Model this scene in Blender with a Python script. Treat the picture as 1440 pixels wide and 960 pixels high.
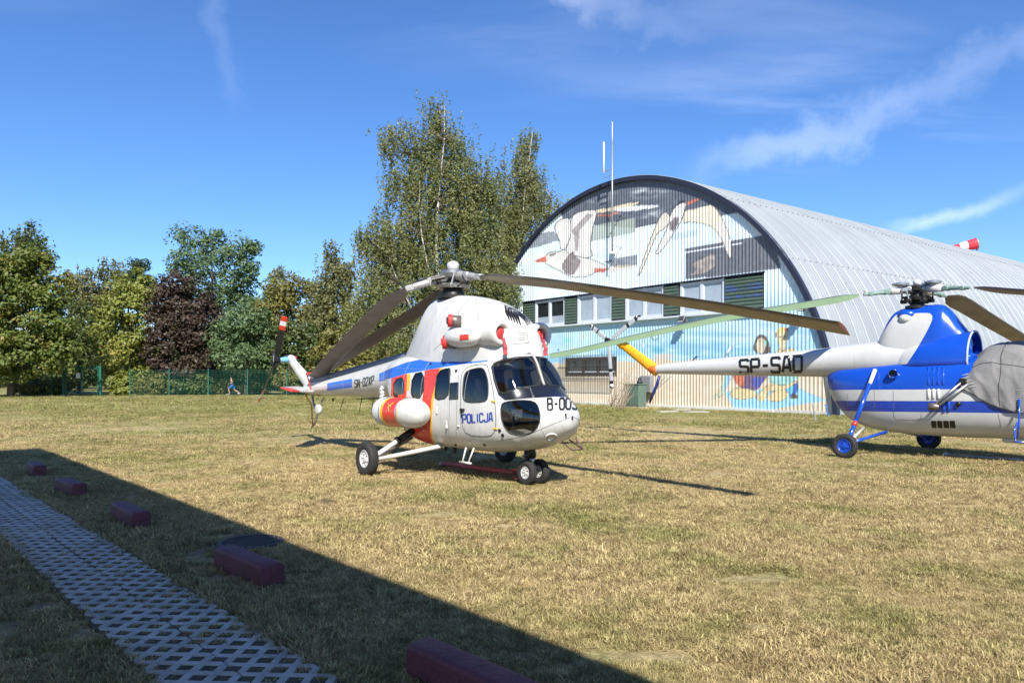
import bpy, bmesh, math, random
import numpy as np
from mathutils import Vector, Matrix, Quaternion
from mathutils.bvhtree import BVHTree
from mathutils.geometry import delaunay_2d_cdt

for o in list(bpy.data.objects): bpy.data.objects.remove(o)
scene = bpy.context.scene
COL = scene.collection
rng = np.random.default_rng(7)
random.seed(7)
rad = math.radians

# ---------------------------------------------------------------- camera
F, HOR, EYE = 1050.0, 528.0, 1.75          # focal length (photo px), horizon row, eye height (m)
CAM = Vector((0, 0, EYE))
cd = bpy.data.cameras.new('camera'); co = bpy.data.objects.new('camera', cd); COL.objects.link(co)
co.location = CAM; co.rotation_euler = (rad(90), 0, 0)
cd.sensor_width = 36; cd.lens = 36*F/1440; cd.shift_y = (HOR-480)/1440
cd.clip_start = .05; cd.clip_end = 9000
scene.camera = co
def ray(px, py): return Vector(((px-720)/F, 1, (HOR-py)/F))
def at(px, py, Y): return CAM + ray(px, py)*Y
def gnd(px, py, z=0.0): return at(px, py, (EYE-z)*F/(py-HOR))

# ---------------------------------------------------------------- sky, sun, exposure
SUNV = Vector((.10, -1.10, 1.0)).normalized()          # towards the sun
SUN_EL = math.asin(SUNV.z); SUN_AZ = math.atan2(SUNV.x, SUNV.y)
w = bpy.data.worlds.new('World'); scene.world = w; w.use_nodes = True
nt = w.node_tree; nt.nodes.clear()
def N(nt, typ, **kw):
    n = nt.nodes.new(typ)
    for k, v in kw.items():
        if k == 'inp':
            for kk, vv in v.items(): n.inputs[kk].default_value = vv
        else: setattr(n, k, v)
    return n
def math_n(nt, op, a, b=None, c=None, clamp=False):
    n = nt.nodes.new('ShaderNodeMath'); n.operation = op; n.use_clamp = clamp
    for i, v in enumerate((a, b, c)):
        if v is None: continue
        if isinstance(v, (int, float)): n.inputs[i].default_value = v
        else: nt.links.new(v, n.inputs[i])
    return n.outputs[0]
def maprange(nt, v, a, b, c=0, d=1, smooth=True):
    n = nt.nodes.new('ShaderNodeMapRange'); n.interpolation_type = 'SMOOTHSTEP' if smooth else 'LINEAR'
    nt.links.new(v, n.inputs[0])
    for i, x in enumerate((a, b, c, d)): n.inputs[i+1].default_value = x
    return n.outputs[0]
def mixc(nt, fac, a, b):
    n = nt.nodes.new('ShaderNodeMix'); n.data_type = 'RGBA'
    for s, v in ((n.inputs[0], fac), (n.inputs[6], a), (n.inputs[7], b)):
        if isinstance(v, (int, float)): s.default_value = v
        elif isinstance(v, tuple): s.default_value = (*v, 1) if len(v) == 3 else v
        else: nt.links.new(v, s)
    return n.outputs[2]
sky = N(nt, 'ShaderNodeTexSky', sky_type='NISHITA', sun_disc=False, sun_elevation=SUN_EL, sun_rotation=SUN_AZ,
        altitude=120, air_density=1.0, dust_density=.0, ozone_density=5.0)
tc = N(nt, 'ShaderNodeTexCoord')
hs = N(nt, 'ShaderNodeHueSaturation', inp={'Hue': .504, 'Saturation': 1.08, 'Value': 1.0})
skm = N(nt, 'ShaderNodeVectorMath', operation='MULTIPLY'); nt.links.new(sky.outputs[0], skm.inputs[0]); skm.inputs[1].default_value = (.61, .70, .81)
nt.links.new(skm.outputs[0], hs.inputs['Color'])
def streak(p0, p1, width, n_scale, r0, r1):
    """a vapour trail along the great circle through two directions"""
    a, b = ray(*p0).normalized(), ray(*p1).normalized()
    nrm = a.cross(b).normalized(); tang = nrm.cross(a).normalized()
    dn = N(nt, 'ShaderNodeVectorMath', operation='DOT_PRODUCT'); nt.links.new(tc.outputs['Generated'], dn.inputs[0]); dn.inputs[1].default_value = nrm
    dt = N(nt, 'ShaderNodeVectorMath', operation='DOT_PRODUCT'); nt.links.new(tc.outputs['Generated'], dt.inputs[0]); dt.inputs[1].default_value = tang
    ns = N(nt, 'ShaderNodeTexNoise', inp={'Scale': n_scale, 'Detail': 7, 'Roughness': .62}); nt.links.new(tc.outputs['Generated'], ns.inputs['Vector'])
    off = math_n(nt, 'MULTIPLY', math_n(nt, 'SUBTRACT', ns.outputs[0], .5), width*4.0)
    d = math_n(nt, 'ABSOLUTE', math_n(nt, 'ADD', dn.outputs['Value'], off))
    m = maprange(nt, d, width, 0.0)
    m = math_n(nt, 'MULTIPLY', m, math_n(nt, 'MULTIPLY', maprange(nt, dt.outputs['Value'], r0, r0+.06), maprange(nt, dt.outputs['Value'], r1+.08, r1)))
    ns2 = N(nt, 'ShaderNodeTexNoise', inp={'Scale': n_scale*.35, 'Detail': 3}); nt.links.new(tc.outputs['Generated'], ns2.inputs['Vector'])
    return math_n(nt, 'MULTIPLY', m, maprange(nt, ns2.outputs[0], .3, .62))
sep = N(nt, 'ShaderNodeSeparateXYZ'); nt.links.new(tc.outputs['Generated'], sep.inputs[0])
zz = math_n(nt, 'ADD', math_n(nt, 'MAXIMUM', sep.outputs[2], 0), .12)
cmb = N(nt, 'ShaderNodeCombineXYZ')
nt.links.new(math_n(nt, 'DIVIDE', sep.outputs[0], zz), cmb.inputs[0]); nt.links.new(math_n(nt, 'DIVIDE', sep.outputs[1], zz), cmb.inputs[1])
mp = N(nt, 'ShaderNodeMapping'); mp.inputs['Rotation'].default_value = (0, 0, rad(38)); mp.inputs['Scale'].default_value = (.42, 1.7, 1); mp.inputs['Location'].default_value = (3.1, .4, 0)
nt.links.new(cmb.outputs[0], mp.inputs[0])
c1 = N(nt, 'ShaderNodeTexNoise', inp={'Scale': 1.1, 'Detail': 9, 'Roughness': .58, 'Distortion': .5}); nt.links.new(mp.outputs[0], c1.inputs['Vector'])
c2 = N(nt, 'ShaderNodeTexNoise', inp={'Scale': .55, 'Detail': 3}); nt.links.new(cmb.outputs[0], c2.inputs['Vector'])
cir = math_n(nt, 'MULTIPLY', maprange(nt, c1.outputs[0], .50, .80), maprange(nt, c2.outputs[0], .42, .68))
cir = math_n(nt, 'MULTIPLY', cir, .30)
cl = math_n(nt, 'MAXIMUM', cir, math_n(nt, 'MULTIPLY', streak((985, 252), (1440, 66), .040, 9, -.03, .8), .17))
cl = math_n(nt, 'MAXIMUM', cl, math_n(nt, 'MULTIPLY', streak((1250, 322), (1440, 260), .014, 8, -.02, .6), .24))
cl = math_n(nt, 'MAXIMUM', cl, math_n(nt, 'MULTIPLY', streak((860, 5), (1165, 78), .042, 10, -.12, .20), .15))
cl = math_n(nt, 'MAXIMUM', cl, math_n(nt, 'MULTIPLY', streak((300, 5), (325, 130), .020, 14, -.15, .06), .05))
skyc = mixc(nt, cl, hs.outputs[0], (7.6, 8.0, 8.6))
bg = N(nt, 'ShaderNodeBackground', inp={'Strength': .112}); nt.links.new(skyc, bg.inputs['Color'])
wo = N(nt, 'ShaderNodeOutputWorld'); nt.links.new(bg.outputs[0], wo.inputs[0])
sl = bpy.data.lights.new('sun', 'SUN'); sl.energy = 4.3; sl.angle = rad(.53); sl.color = (1, .955, .87)
so = bpy.data.objects.new('sun', sl); COL.objects.link(so); so.location = (0, -20, 40)
so.rotation_euler = SUNV.to_track_quat('Z', 'Y').to_euler()
vs = scene.view_settings; vs.view_transform = 'Standard'; vs.look = 'None'; vs.gamma = 1; vs.exposure = 1.0; vs.use_curve_mapping = False

# ---------------------------------------------------------------- helpers
MATS = {}
def mat(name, col, rough=.5, metal=0, var=.12, vscale=6.0, bump=0, bscale=40, col2=None, spec=.5, coat=0, streaks=0):
    """procedural paint or raw surface: base colour broken up by noise, optional fine relief"""
    if name in MATS: return MATS[name]
    m = bpy.data.materials.new(name); m.use_nodes = True; t = m.node_tree
    b = t.nodes['Principled BSDF']; tcn = N(t, 'ShaderNodeTexCoord')
    n1 = N(t, 'ShaderNodeTexNoise', inp={'Scale': vscale, 'Detail': 6, 'Roughness': .6}); t.links.new(tcn.outputs['Object'], n1.inputs['Vector'])
    c2 = col2 or tuple(c*(1-2.2*var) for c in col)
    fac = maprange(t, n1.outputs[0], .38, .72)
    c = mixc(t, fac if col2 else math_n(t, 'MULTIPLY', fac, .6), col, c2)
    if streaks:
        mpn = N(t, 'ShaderNodeMapping'); mpn.inputs['Scale'].default_value = (9, 9, .7); t.links.new(tcn.outputs['Object'], mpn.inputs[0])
        n3 = N(t, 'ShaderNodeTexNoise', inp={'Scale': 2.2, 'Detail': 5}); t.links.new(mpn.outputs[0], n3.inputs['Vector'])
        c = mixc(t, math_n(t, 'MULTIPLY', maprange(t, n3.outputs[0], .52, .75), streaks), c, tuple(x*.45 for x in col))
    t.links.new(c, b.inputs['Base Color'])
    r = math_n(t, 'ADD', rough-.06, math_n(t, 'MULTIPLY', n1.outputs[0], .14), clamp=True); t.links.new(r, b.inputs['Roughness'])
    b.inputs['Metallic'].default_value = metal; b.inputs['Specular IOR Level'].default_value = spec
    b.inputs['Coat Weight'].default_value = coat; b.inputs['Coat Roughness'].default_value = .12
    if bump:
        n2 = N(t, 'ShaderNodeTexNoise', inp={'Scale': bscale, 'Detail': 5}); t.links.new(tcn.outputs['Object'], n2.inputs['Vector'])
        bp = N(t, 'ShaderNodeBump', inp={'Strength': bump, 'Distance': .01}); t.links.new(n2.outputs[0], bp.inputs['Height']); t.links.new(bp.outputs[0], b.inputs['Normal'])
    MATS[name] = m
    return m
def tag(o, label, cat, group=None, kind=None):
    if label: o['label'] = label
    if cat: o['category'] = cat
    if group: o['group'] = group
    if kind: o['kind'] = kind
    return o
def empty(name, loc, rz=0, label=None, cat=None, group=None):
    o = bpy.data.objects.new(name, None); COL.objects.link(o); o.location = loc; o.rotation_euler = (0, 0, rz)
    o.empty_display_size = .2
    return tag(o, label, cat, group)
def link(name, me, m=None, parent=None, smooth=False):
    if m is not None and not me.materials: me.materials.append(m)
    if smooth: me.polygons.foreach_set('use_smooth', [True]*len(me.polygons))
    o = bpy.data.objects.new(name, me); COL.objects.link(o)
    if parent: o.parent = parent
    return o
class MB:
    """collects shapes into one mesh"""
    def __init__(s): s.v = []; s.f = []; s.mi = []
    def add(s, vs, fs, mi=0):
        k = len(s.v); s.v += [tuple(p) for p in vs]; s.f += [tuple(i+k for i in f) for f in fs]; s.mi += [mi]*len(fs)
    def box(s, c, d, M=None, bev=0, mi=0):
        x, y, z = (q/2 for q in d)
        if bev:
            b = bev; P = []
            for sx in (-1, 1):
                for sy in (-1, 1):
                    for sz in (-1, 1):
                        P += [Vector((sx*(x-b), sy*(y-b), sz*z)), Vector((sx*(x-b), sy*y, sz*(z-b))), Vector((sx*x, sy*(y-b), sz*(z-b)))]
            bm = bmesh.new()
            for p in P: bm.verts.new(p)
            r = bmesh.ops.convex_hull(bm, input=bm.verts[:]); bm.verts.ensure_lookup_table(); bm.verts.index_update()
            vv = [q.co.copy() for q in bm.verts]; ff = [[q.index for q in f.verts] for f in bm.faces]; bm.free()
        else:
            vv = [Vector((a*x, b*y, c_*z)) for a in (-1, 1) for b in (-1, 1) for c_ in (-1, 1)]
            ff = [(0,1,3,2),(4,6,7,5),(0,4,5,1),(2,3,7,6),(0,2,6,4),(1,5,7,3)]
        c = Vector(c)
        s.add([(M @ q if M else q)+c for q in vv], ff, mi)
    def beam(s, a, b, w_, h_, up=(0, 0, 1), mi=0):
        a, b = Vector(a), Vector(b); d = (b-a); L = d.length; d.normalize(); u = Vector(up)
        r = d.cross(u)
        if r.length < 1e-4: r = d.cross(Vector((1, 0, 0)))
        r.normalize(); u = r.cross(d)
        M = Matrix((d, r, u)).transposed()
        s.box((a+b)/2, (L, w_, h_), M, mi=mi)
    def tube(s, pts, r, n=10, cap=True, mi=0):
        pts = [Vector(p) for p in pts]
        rs = r if isinstance(r, (list, tuple)) else [r]*len(pts)
        rings = []; prev = None
        for i, p in enumerate(pts):
            d = (pts[min(i+1, len(pts)-1)]-pts[max(i-1, 0)]).normalized()
            if prev is None:
                u = d.orthogonal().normalized()
            else:
                u = (prev-d*prev.dot(d))
                u = u.normalized() if u.length > 1e-6 else d.orthogonal().normalized()
            prev = u; v = d.cross(u)
            rings.append([p+(u*math.cos(2*math.pi*k/n)+v*math.sin(2*math.pi*k/n))*rs[i] for k in range(n)])
        vv = [q for R_ in rings for q in R_]; ff = []
        for i in range(len(pts)-1):
            for k in range(n):
                ff.append((i*n+k, i*n+(k+1) % n, (i+1)*n+(k+1) % n, (i+1)*n+k))
        if cap: ff += [tuple(range(n-1, -1, -1)), tuple((len(pts)-1)*n+k for k in range(n))]
        s.add(vv, ff, mi)
    def lathe(s, prof, a, axis, n=24, mi=0, cap=True):
        """profile [(distance along axis, radius)] around axis from a"""
        a = Vector(a); d = Vector(axis).normalized(); u = d.orthogonal().normalized(); v = d.cross(u)
        vv = []; ff = []
        for (t, r) in prof:
            vv += [a+d*t+(u*math.cos(2*math.pi*k/n)+v*math.sin(2*math.pi*k/n))*max(r, 1e-4) for k in range(n)]
        for i in range(len(prof)-1):
            for k in range(n): ff.append((i*n+k, i*n+(k+1) % n, (i+1)*n+(k+1) % n, (i+1)*n+k))
        if cap: ff += [tuple(range(n-1, -1, -1)), tuple((len(prof)-1)*n+k for k in range(n))]
        s.add(vv, ff, mi)
    def mesh(s, name, mats):
        me = bpy.data.meshes.new(name); me.from_pydata(s.v, [], s.f)
        for m in (mats if isinstance(mats, (list, tuple)) else [mats]): me.materials.append(m)
        if any(s.mi): me.polygons.foreach_set('material_index', s.mi)
        me.validate(); me.update()
        return me
    def build(s, name, mats, parent=None, smooth=False, ang=None):
        me = s.mesh(name, mats)
        if ang:
            me.polygons.foreach_set('use_smooth', [True]*len(me.polygons)); me.set_sharp_from_angle(angle=rad(ang))
        return link(name, me, None, parent, smooth)
def np_mesh(name, V, Q, m, parent=None, smooth=False):
    """fast mesh from numpy: V (n,3), Q (m,k) faces"""
    me = bpy.data.meshes.new(name); k = Q.shape[1]
    me.vertices.add(len(V)); me.vertices.foreach_set('co', np.ascontiguousarray(V, dtype=np.float32).ravel())
    me.loops.add(Q.size); me.loops.foreach_set('vertex_index', np.ascontiguousarray(Q, dtype=np.int32).ravel())
    me.polygons.add(len(Q)); me.polygons.foreach_set('loop_start', np.arange(0, Q.size, k, dtype=np.int32))
    me.polygons.foreach_set('loop_total', np.full(len(Q), k, dtype=np.int32))
    if smooth: me.polygons.foreach_set('use_smooth', np.ones(len(Q), dtype=bool))
    me.update(calc_edges=True)
    if isinstance(m, (list, tuple)):
        for q in m: me.materials.append(q)
    elif m: me.materials.append(m)
    o = bpy.data.objects.new(name, me); COL.objects.link(o)
    if parent: o.parent = parent
    return o
def copy_tree(o, parent=None):
    c = o.copy(); COL.objects.link(c); c.parent = parent
    for ch in [q for q in o.children]: copy_tree(ch, c)
    return c
def inpoly(P, poly):
    """vectorised even-odd test"""
    x, y = P[:, 0], P[:, 1]; r = np.zeros(len(P), bool); n = len(poly)
    for i in range(n):
        x0, y0 = poly[i]; x1, y1 = poly[(i+1) % n]
        if y0 == y1: continue
        c = (y0 > y) != (y1 > y)
        r ^= c & (x < (x1-x0)*(y-y0)/(y1-y0)+x0)
    return r
def smooth_poly(P, it=2, closed=True):
    for _ in range(it):
        Q = []
        n = len(P)
        for i in range(n if closed else n-1):
            a, b = P[i], P[(i+1) % n]
            Q += [(a[0]*.75+b[0]*.25, a[1]*.75+b[1]*.25), (a[0]*.25+b[0]*.75, a[1]*.25+b[1]*.75)]
        if not closed: Q = [P[0]]+Q+[P[-1]]
        P = Q
    return P
Z1 = lambda L: [(490+x/2.8235, 350+y/2.8235) for x, y in L]
Z2 = lambda L: [(370+x/5.052, 430+y/5.052) for x, y in L]
Z3 = lambda L: [(620+x/4.571, 360+y/4.571) for x, y in L]
Z4 = lambda L: [(490+x/4.235, 500+y/4.235) for x, y in L]
Z5 = lambda L: [(1140+x/3.2, 370+y/3.2) for x, y in L]
Z6 = lambda L: [(820+x/3.789, 420+y/3.789) for x, y in L]
Z7 = lambda L: [(690+x/3.130, 240+y/3.130) for x, y in L]
Z8 = lambda L: [(720+x/3.2727, 420+y/3.2727) for x, y in L]
def m_uneven(name, light, dark, rough=.8, scale=3, bump=.3, bscale=60):
    return mat(name, light, rough, 0, .1, scale, bump, bscale, col2=dark)
# ---------------------------------------------------------------- the field
def grass_colour(t):
    """dry and green patches laid out over the field in metres, shared by the soil sheet and the blades"""
    g = N(t, 'ShaderNodeNewGeometry')
    def nz(scale, detail=6, rough=.6, off=0):
        mpn = N(t, 'ShaderNodeMapping'); mpn.inputs['Location'].default_value = (off, off*1.7, 0); t.links.new(g.outputs['Position'], mpn.inputs[0])
        n = N(t, 'ShaderNodeTexNoise', inp={'Scale': scale, 'Detail': detail, 'Roughness': rough}); t.links.new(mpn.outputs[0], n.inputs['Vector']); return n.outputs[0]
    sp = N(t, 'ShaderNodeSeparateXYZ'); t.links.new(g.outputs['Position'], sp.inputs[0])
    big, mid, fine = nz(.16), nz(.9, 6, .65, 11), nz(9, 5, .7, 3)
    # greener towards the hangar and the fence, greener tufts along the paving
    far = maprange(t, sp.outputs[1], 14, 40)
    k = math_n(t, 'ADD', math_n(t, 'ADD', math_n(t, 'MULTIPLY', big, .75), math_n(t, 'MULTIPLY', mid, .8)), math_n(t, 'MULTIPLY', far, .19))
    green = maprange(t, k, .69, .99)
    straw = mixc(t, maprange(t, fine, .3, .7), (.545, .425, .235), (.29, .215, .105))
    gr = mixc(t, maprange(t, fine, .3, .7), (.265, .26, .085), (.125, .138, .040))
    c = mixc(t, math_n(t, 'MULTIPLY', green, .80), straw, gr)
    bare = maprange(t, nz(.55, 7, .7, 31), .64, .74)
    for (px, py, rr) in ((775, 778, .22), (1085, 932, .16), (640, 668, .5), (530, 690, .35), (1060, 915, .1)):     # worn spots
        c0 = gnd(px, py); dv = N(t, 'ShaderNodeVectorMath', operation='DISTANCE'); t.links.new(g.outputs['Position'], dv.inputs[0]); dv.inputs[1].default_value = (c0.x, c0.y, 0)
        bare = math_n(t, 'MAXIMUM', bare, maprange(t, math_n(t, 'ADD', dv.outputs['Value'], math_n(t, 'MULTIPLY', math_n(t, 'SUBTRACT', mid, .5), rr*2.5)), rr, rr*.6))
    return c, bare, g, nz
m = bpy.data.materials.new('field_soil_and_turf'); m.use_nodes = True; t = m.node_tree; b = t.nodes['Principled BSDF']
c, bare, g, nz = grass_colour(t)
soil = mixc(t, maprange(t, nz(14, 8, .8, 8), .35, .65), (.40, .31, .20), (.17, .12, .07))
# worn strips of bare soil beside the paving
du = N(t, 'ShaderNodeVectorMath', operation='DOT_PRODUCT'); t.links.new(g.outputs['Position'], du.inputs[0]); du.inputs[1].default_value = (.740, .673, 0)
worn = math_n(t, 'MULTIPLY', maprange(t, du.outputs['Value'], 1.32, 1.1), maprange(t, nz(1.3, 6, .65, 5), .40, .52))
strip = math_n(t, 'MULTIPLY', maprange(t, math_n(t, 'ABSOLUTE', math_n(t, 'SUBTRACT', du.outputs['Value'], 2.75)), .42, .1), maprange(t, nz(1.1, 6, .65, 15), .46, .60))
bf = math_n(t, 'MAXIMUM', math_n(t, 'MAXIMUM', bare, worn), strip)
c = mixc(t, bf, c, soil)
t.links.new(c, b.inputs['Base Color']); b.inputs['Roughness'].default_value = .95; b.inputs['Specular IOR Level'].default_value = .15
bn = math_n(t, 'ADD', math_n(t, 'MULTIPLY', nz(40, 6, .7, 2), .6), nz(7, 4, .6, 9))
bp = N(t, 'ShaderNodeBump', inp={'Strength': .9, 'Distance': .05}); t.links.new(bn, bp.inputs['Height']); t.links.new(bp.outputs[0], b.inputs['Normal'])
M_FIELD = m
xs = np.concatenate([[-4000, -800, -200], np.arange(-60, 60.1, 1.5), [200, 800, 4000]]); ys = np.concatenate([[-600, -120], np.arange(-30, 100.1, 1.5), [300, 1200, 7000]])
X, Y = np.meshgrid(xs, ys); Zg = .035*np.sin(X*.55+Y*.21)*np.sin(Y*.37-X*.13)*(np.hypot(X, Y) < 75)*(np.hypot(X, Y) > 20)
V = np.c_[X.ravel(), Y.ravel(), Zg.ravel()]; nx = len(xs)
idx = np.arange(len(V)).reshape(len(ys), nx); Q = np.stack([idx[:-1, :-1], idx[:-1, 1:], idx[1:, 1:], idx[1:, :-1]], -1).reshape(-1, 4)
gr = np_mesh('ground', V, Q, M_FIELD, smooth=True); gr['kind'] = 'structure'

# site grid: the paving, the shade building and the hangar stand square to one another
PD = Vector((.673, -.740, 0)).normalized(); PN = Vector((.740, .673, 0)).normalized()

# ---------------------------------------------------------------- paved path of openwork slabs
M_CONC = mat('grey_concrete', (.56, .54, .50), .85, var=.16, vscale=5, bump=.5, bscale=90, col2=(.36, .335, .30), spec=.3)
def conc_var():
    t = M_CONC.node_tree; b = t.nodes['Principled BSDF']; src = b.inputs['Base Color'].links[0].from_socket; oi = N(t, 'ShaderNodeObjectInfo'); gg = N(t, 'ShaderNodeNewGeometry')
    n1 = N(t, 'ShaderNodeTexNoise', inp={'Scale': 2.3, 'Detail': 8, 'Roughness': .7}); t.links.new(gg.outputs['Position'], n1.inputs['Vector'])
    c = mixc(t, math_n(t, 'MULTIPLY', oi.outputs['Random'], .35), src, (.30, .275, .24)); c = mixc(t, math_n(t, 'MULTIPLY', maprange(t, n1.outputs[0], .48, .72), .5), c, (.24, .21, .16)); t.links.new(c, b.inputs['Base Color'])
conc_var()
def paver_mesh():
    """0.6 x 0.4 m openwork slab: diamond holes between 45 degree bars, chamfered hole rims"""
    L, W, T = .594, .394, .08
    hs = .064                        # half diagonal of a hole at the top
    holes = []
    for i in range(0, 7):
        for j in range(0, 5):
            if (i+j) % 2 == 1: holes.append((-.3+.1*i, -.2+.1*j))
    verts = []; edges = []; vid = {}
    def vtx(p):
        k = (round(p[0], 5), round(p[1], 5))
        if k not in vid: vid[k] = len(verts); verts.append(Vector(k))
        return vid[k]
    def poly_clip(P, ax, s, lim):
        out = []
        for i in range(len(P)):
            a, b = P[i], P[(i+1) % len(P)]; ia, ib = s*a[ax] <= lim, s*b[ax] <= lim
            if ia: out.append(a)
            if ia != ib:
                k = (s*lim-a[ax])/(b[ax]-a[ax]); out.append((a[0]+(b[0]-a[0])*k, a[1]+(b[1]-a[1])*k))
        return out
    ch = []
    for cx, cy in holes:
        P = [(cx+hs, cy), (cx, cy+hs), (cx-hs, cy), (cx, cy-hs)]
        for ax, s, lim in ((0, 1, L/2), (0, -1, L/2), (1, 1, W/2), (1, -1, W/2)): P = poly_clip(P, ax, s, lim) if P else P
        if len(P) > 2: ch.append(P)
    rect = [(-L/2, -W/2), (L/2, -W/2), (L/2, W/2), (-L/2, W/2)]
    for P in ch+[rect]:
        ids = [vtx(p) for p in P]
        edges += [(ids[i], ids[(i+1) % len(ids)]) for i in range(len(ids))]
    r = delaunay_2d_cdt(verts, edges, [], 0, 1e-5)
    vv, ff = r[0], r[2]
    keep = []
    for f in ff:
        c = sum((vv[i] for i in f), Vector((0, 0)))/len(f)
        if abs(c.x) > L/2 or abs(c.y) > W/2: continue
        if any(abs(c.x-hx)+abs(c.y-hy) < hs for hx, hy in holes): continue
        keep.append(f)
    bm = bmesh.new(); bv = [bm.verts.new((q.x, q.y, 0)) for q in vv]
    for f in keep:
        fa = bm.faces.new([bv[i] for i in f])
        if fa.normal.z < 0: fa.normal_flip()
    bmesh.ops.delete(bm, geom=[q for q in bm.verts if not q.link_faces], context='VERTS')
    bm.normal_update()
    for f in bm.faces:
        if f.normal.z < 0: f.normal_flip()
    be = [e for e in bm.edges if e.is_boundary]
    ex = bmesh.ops.extrude_edge_only(bm, edges=be)
    for q in ex['geom']:
        if isinstance(q, bmesh.types.BMVert): q.co.z = -T
    bmesh.ops.recalc_face_normals(bm, faces=bm.faces)
    rim = [e for e in bm.edges if len(e.link_faces) == 2 and abs(e.verts[0].co.z) < 1e-6 and abs(e.verts[1].co.z) < 1e-6 and min(abs(f.normal.z) for f in e.link_faces) < .1]
    bmesh.ops.bevel(bm, geom=rim, offset=.006, segments=1, affect='EDGES')
    me = bpy.data.meshes.new('paver'); bm.to_mesh(me); bm.free(); me.materials.append(M_CONC)
    return me
a = math.atan2(PD.y, PD.x)
path_c = gnd(485, 960) - PN*.41        # on the path axis
path = empty('path', (path_c.x, path_c.y, 0), a); path['kind'] = 'structure'
bed = MB(); bed.box((-6.2, 0, -.02), (21.0, .84, .066))
m = bpy.data.materials.new('earth_in_the_slab_openings'); m.use_nodes = True; t = m.node_tree; b = t.nodes['Principled BSDF']
gg = N(t, 'ShaderNodeNewGeometry'); n1 = N(t, 'ShaderNodeTexNoise', inp={'Scale': 7, 'Detail': 6, 'Roughness': .7}); t.links.new(gg.outputs['Position'], n1.inputs['Vector'])
n2 = N(t, 'ShaderNodeTexNoise', inp={'Scale': 60, 'Detail': 4}); t.links.new(gg.outputs['Position'], n2.inputs['Vector'])
cc = mixc(t, maprange(t, n1.outputs[0], .42, .58), (.16, .115, .07), (.075, .095, .03)); t.links.new(mixc(t, maprange(t, n2.outputs[0], .35, .65), cc, (.07, .06, .035)), b.inputs['Base Color'])
bp = N(t, 'ShaderNodeBump', inp={'Strength': 1, 'Distance': .03}); t.links.new(n2.outputs[0], bp.inputs['Height']); t.links.new(bp.outputs[0], b.inputs['Normal']); b.inputs['Roughness'].default_value = .95
bed.build('earth_bed', m, path)
pm = paver_mesh()
for i in range(-27, 4):
    for j in (-1, 1):
        p = link('paver', pm, None, path)
        p.location = (i*.6+.2, j*.2+random.uniform(-.003, .003), .022+random.uniform(-.004, .004))
        p.rotation_euler = (random.uniform(-.008, .008), random.uniform(-.006, .006), random.uniform(-.006, .006))

# ---------------------------------------------------------------- unseen stand-in for the building shading the path, opened up to lighten the shade
S2D = Vector((-SUNV.x/SUNV.z, -SUNV.y/SUNV.z, 0))      # shadow offset on the ground per metre of height
HB = 6.0
edge0 = gnd(500, 805); corner = gnd(52, 631)
ctop = corner - S2D*HB
u = (edge0-corner); u.z = 0; u.normalize(); nrm = Vector((u.y, -u.x, 0))
if nrm.dot(Vector((0, 1, 0))) < 0: nrm = -nrm
bl = empty('shade_stand_in', (ctop.x, ctop.y, 0), math.atan2(u.y, u.x), 'unseen roof on posts standing in for the building that shades the slab path', 'shade_stand_in')
LB, WB = 40, 8.6
b_ = MB(); b_.box((LB/2, -WB/2, HB-.06), (LB, WB, .12), bev=.02); b_.build('roof', mat('pale_sheet_roof', (.6, .6, .58), .7, var=.1), bl)
b_ = MB(); b_.box((LB/2, .01, HB-.02), (LB-.04, .12, .08)); b_.build('gutter', mat('grey_gutter', (.3, .3, .31), .5), bl)
for k in range(9):
    for yy in (-1.6, -WB+.4):
        b_ = MB(); b_.box((.6+k*4.85, yy, (HB-.12)/2), (.14, .14, HB-.12)); b_.build('post', mat('galvanised_post', (.42, .43, .45), .5, .4), bl)
    b_ = MB(); b_.beam((.6+k*4.85, -.2, HB-.2), (.6+k*4.85, -WB+.2, HB-.2), .1, .16); b_.build('rafter', MATS['galvanised_post'], bl)

# ---------------------------------------------------------------- dark red kerb blocks
M_RED = mat('dark_red_kerb_paint', (.150, .034, .050), .6, var=.2, vscale=7, bump=.6, bscale=45, col2=(.095, .026, .034), spec=.4, streaks=.35)
def kerb_mesh(L):
    """kerb unit: upright sides, rounded top edges, rough cut ends"""
    w_, hh = .10, .19; n = 6; prof = [(-w_, -.04), (-w_, hh-.04)]
    for k in range(1, n+1):
        q = math.pi/2*k/n; prof.append((-w_+.036*(1-math.cos(q)), hh-.04+.04*math.sin(q)))
    prof += [(-x, z) for x, z in reversed(prof)]
    mb = MB(); xs_ = [-L/2, -L/2+.012, -L/4, 0, L/4, L/2-.012, L/2]; vv = []
    for i, x in enumerate(xs_):
        sc = .975 if i in (0, len(xs_)-1) else 1
        vv += [(x, y*sc, z*(sc if z > 0 else 1)) for y, z in prof]
    k = len(prof); ff = []
    for i in range(len(xs_)-1):
        for j in range(k-1): ff.append((i*k+j, i*k+j+1, (i+1)*k+j+1, (i+1)*k+j))
    ff += [tuple(range(k)), tuple((len(xs_)-1)*k+j for j in range(k-1, -1, -1))]
    mb.add(vv, ff); return mb
KB = [((575, 960), (760, 1010), 1.0, 'nearest'), ((297, 806), (366, 832), 1, ''), ((156, 735), (188, 747), 1, ''), ((77, 693), (107, 700), 1, ''), ((35, 667), (55, 671), 1, '')]
KL = ['dark red concrete kerb block closest to the end of the openwork slab path', 'dark red concrete kerb block lying beside the round iron grating', 'dark red concrete kerb block between the grating block and the two small far blocks', 'small dark red kerb block, second to last along the shaded path', 'smallest dark red kerb block, last along the path near the corner of the shade']
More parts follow.
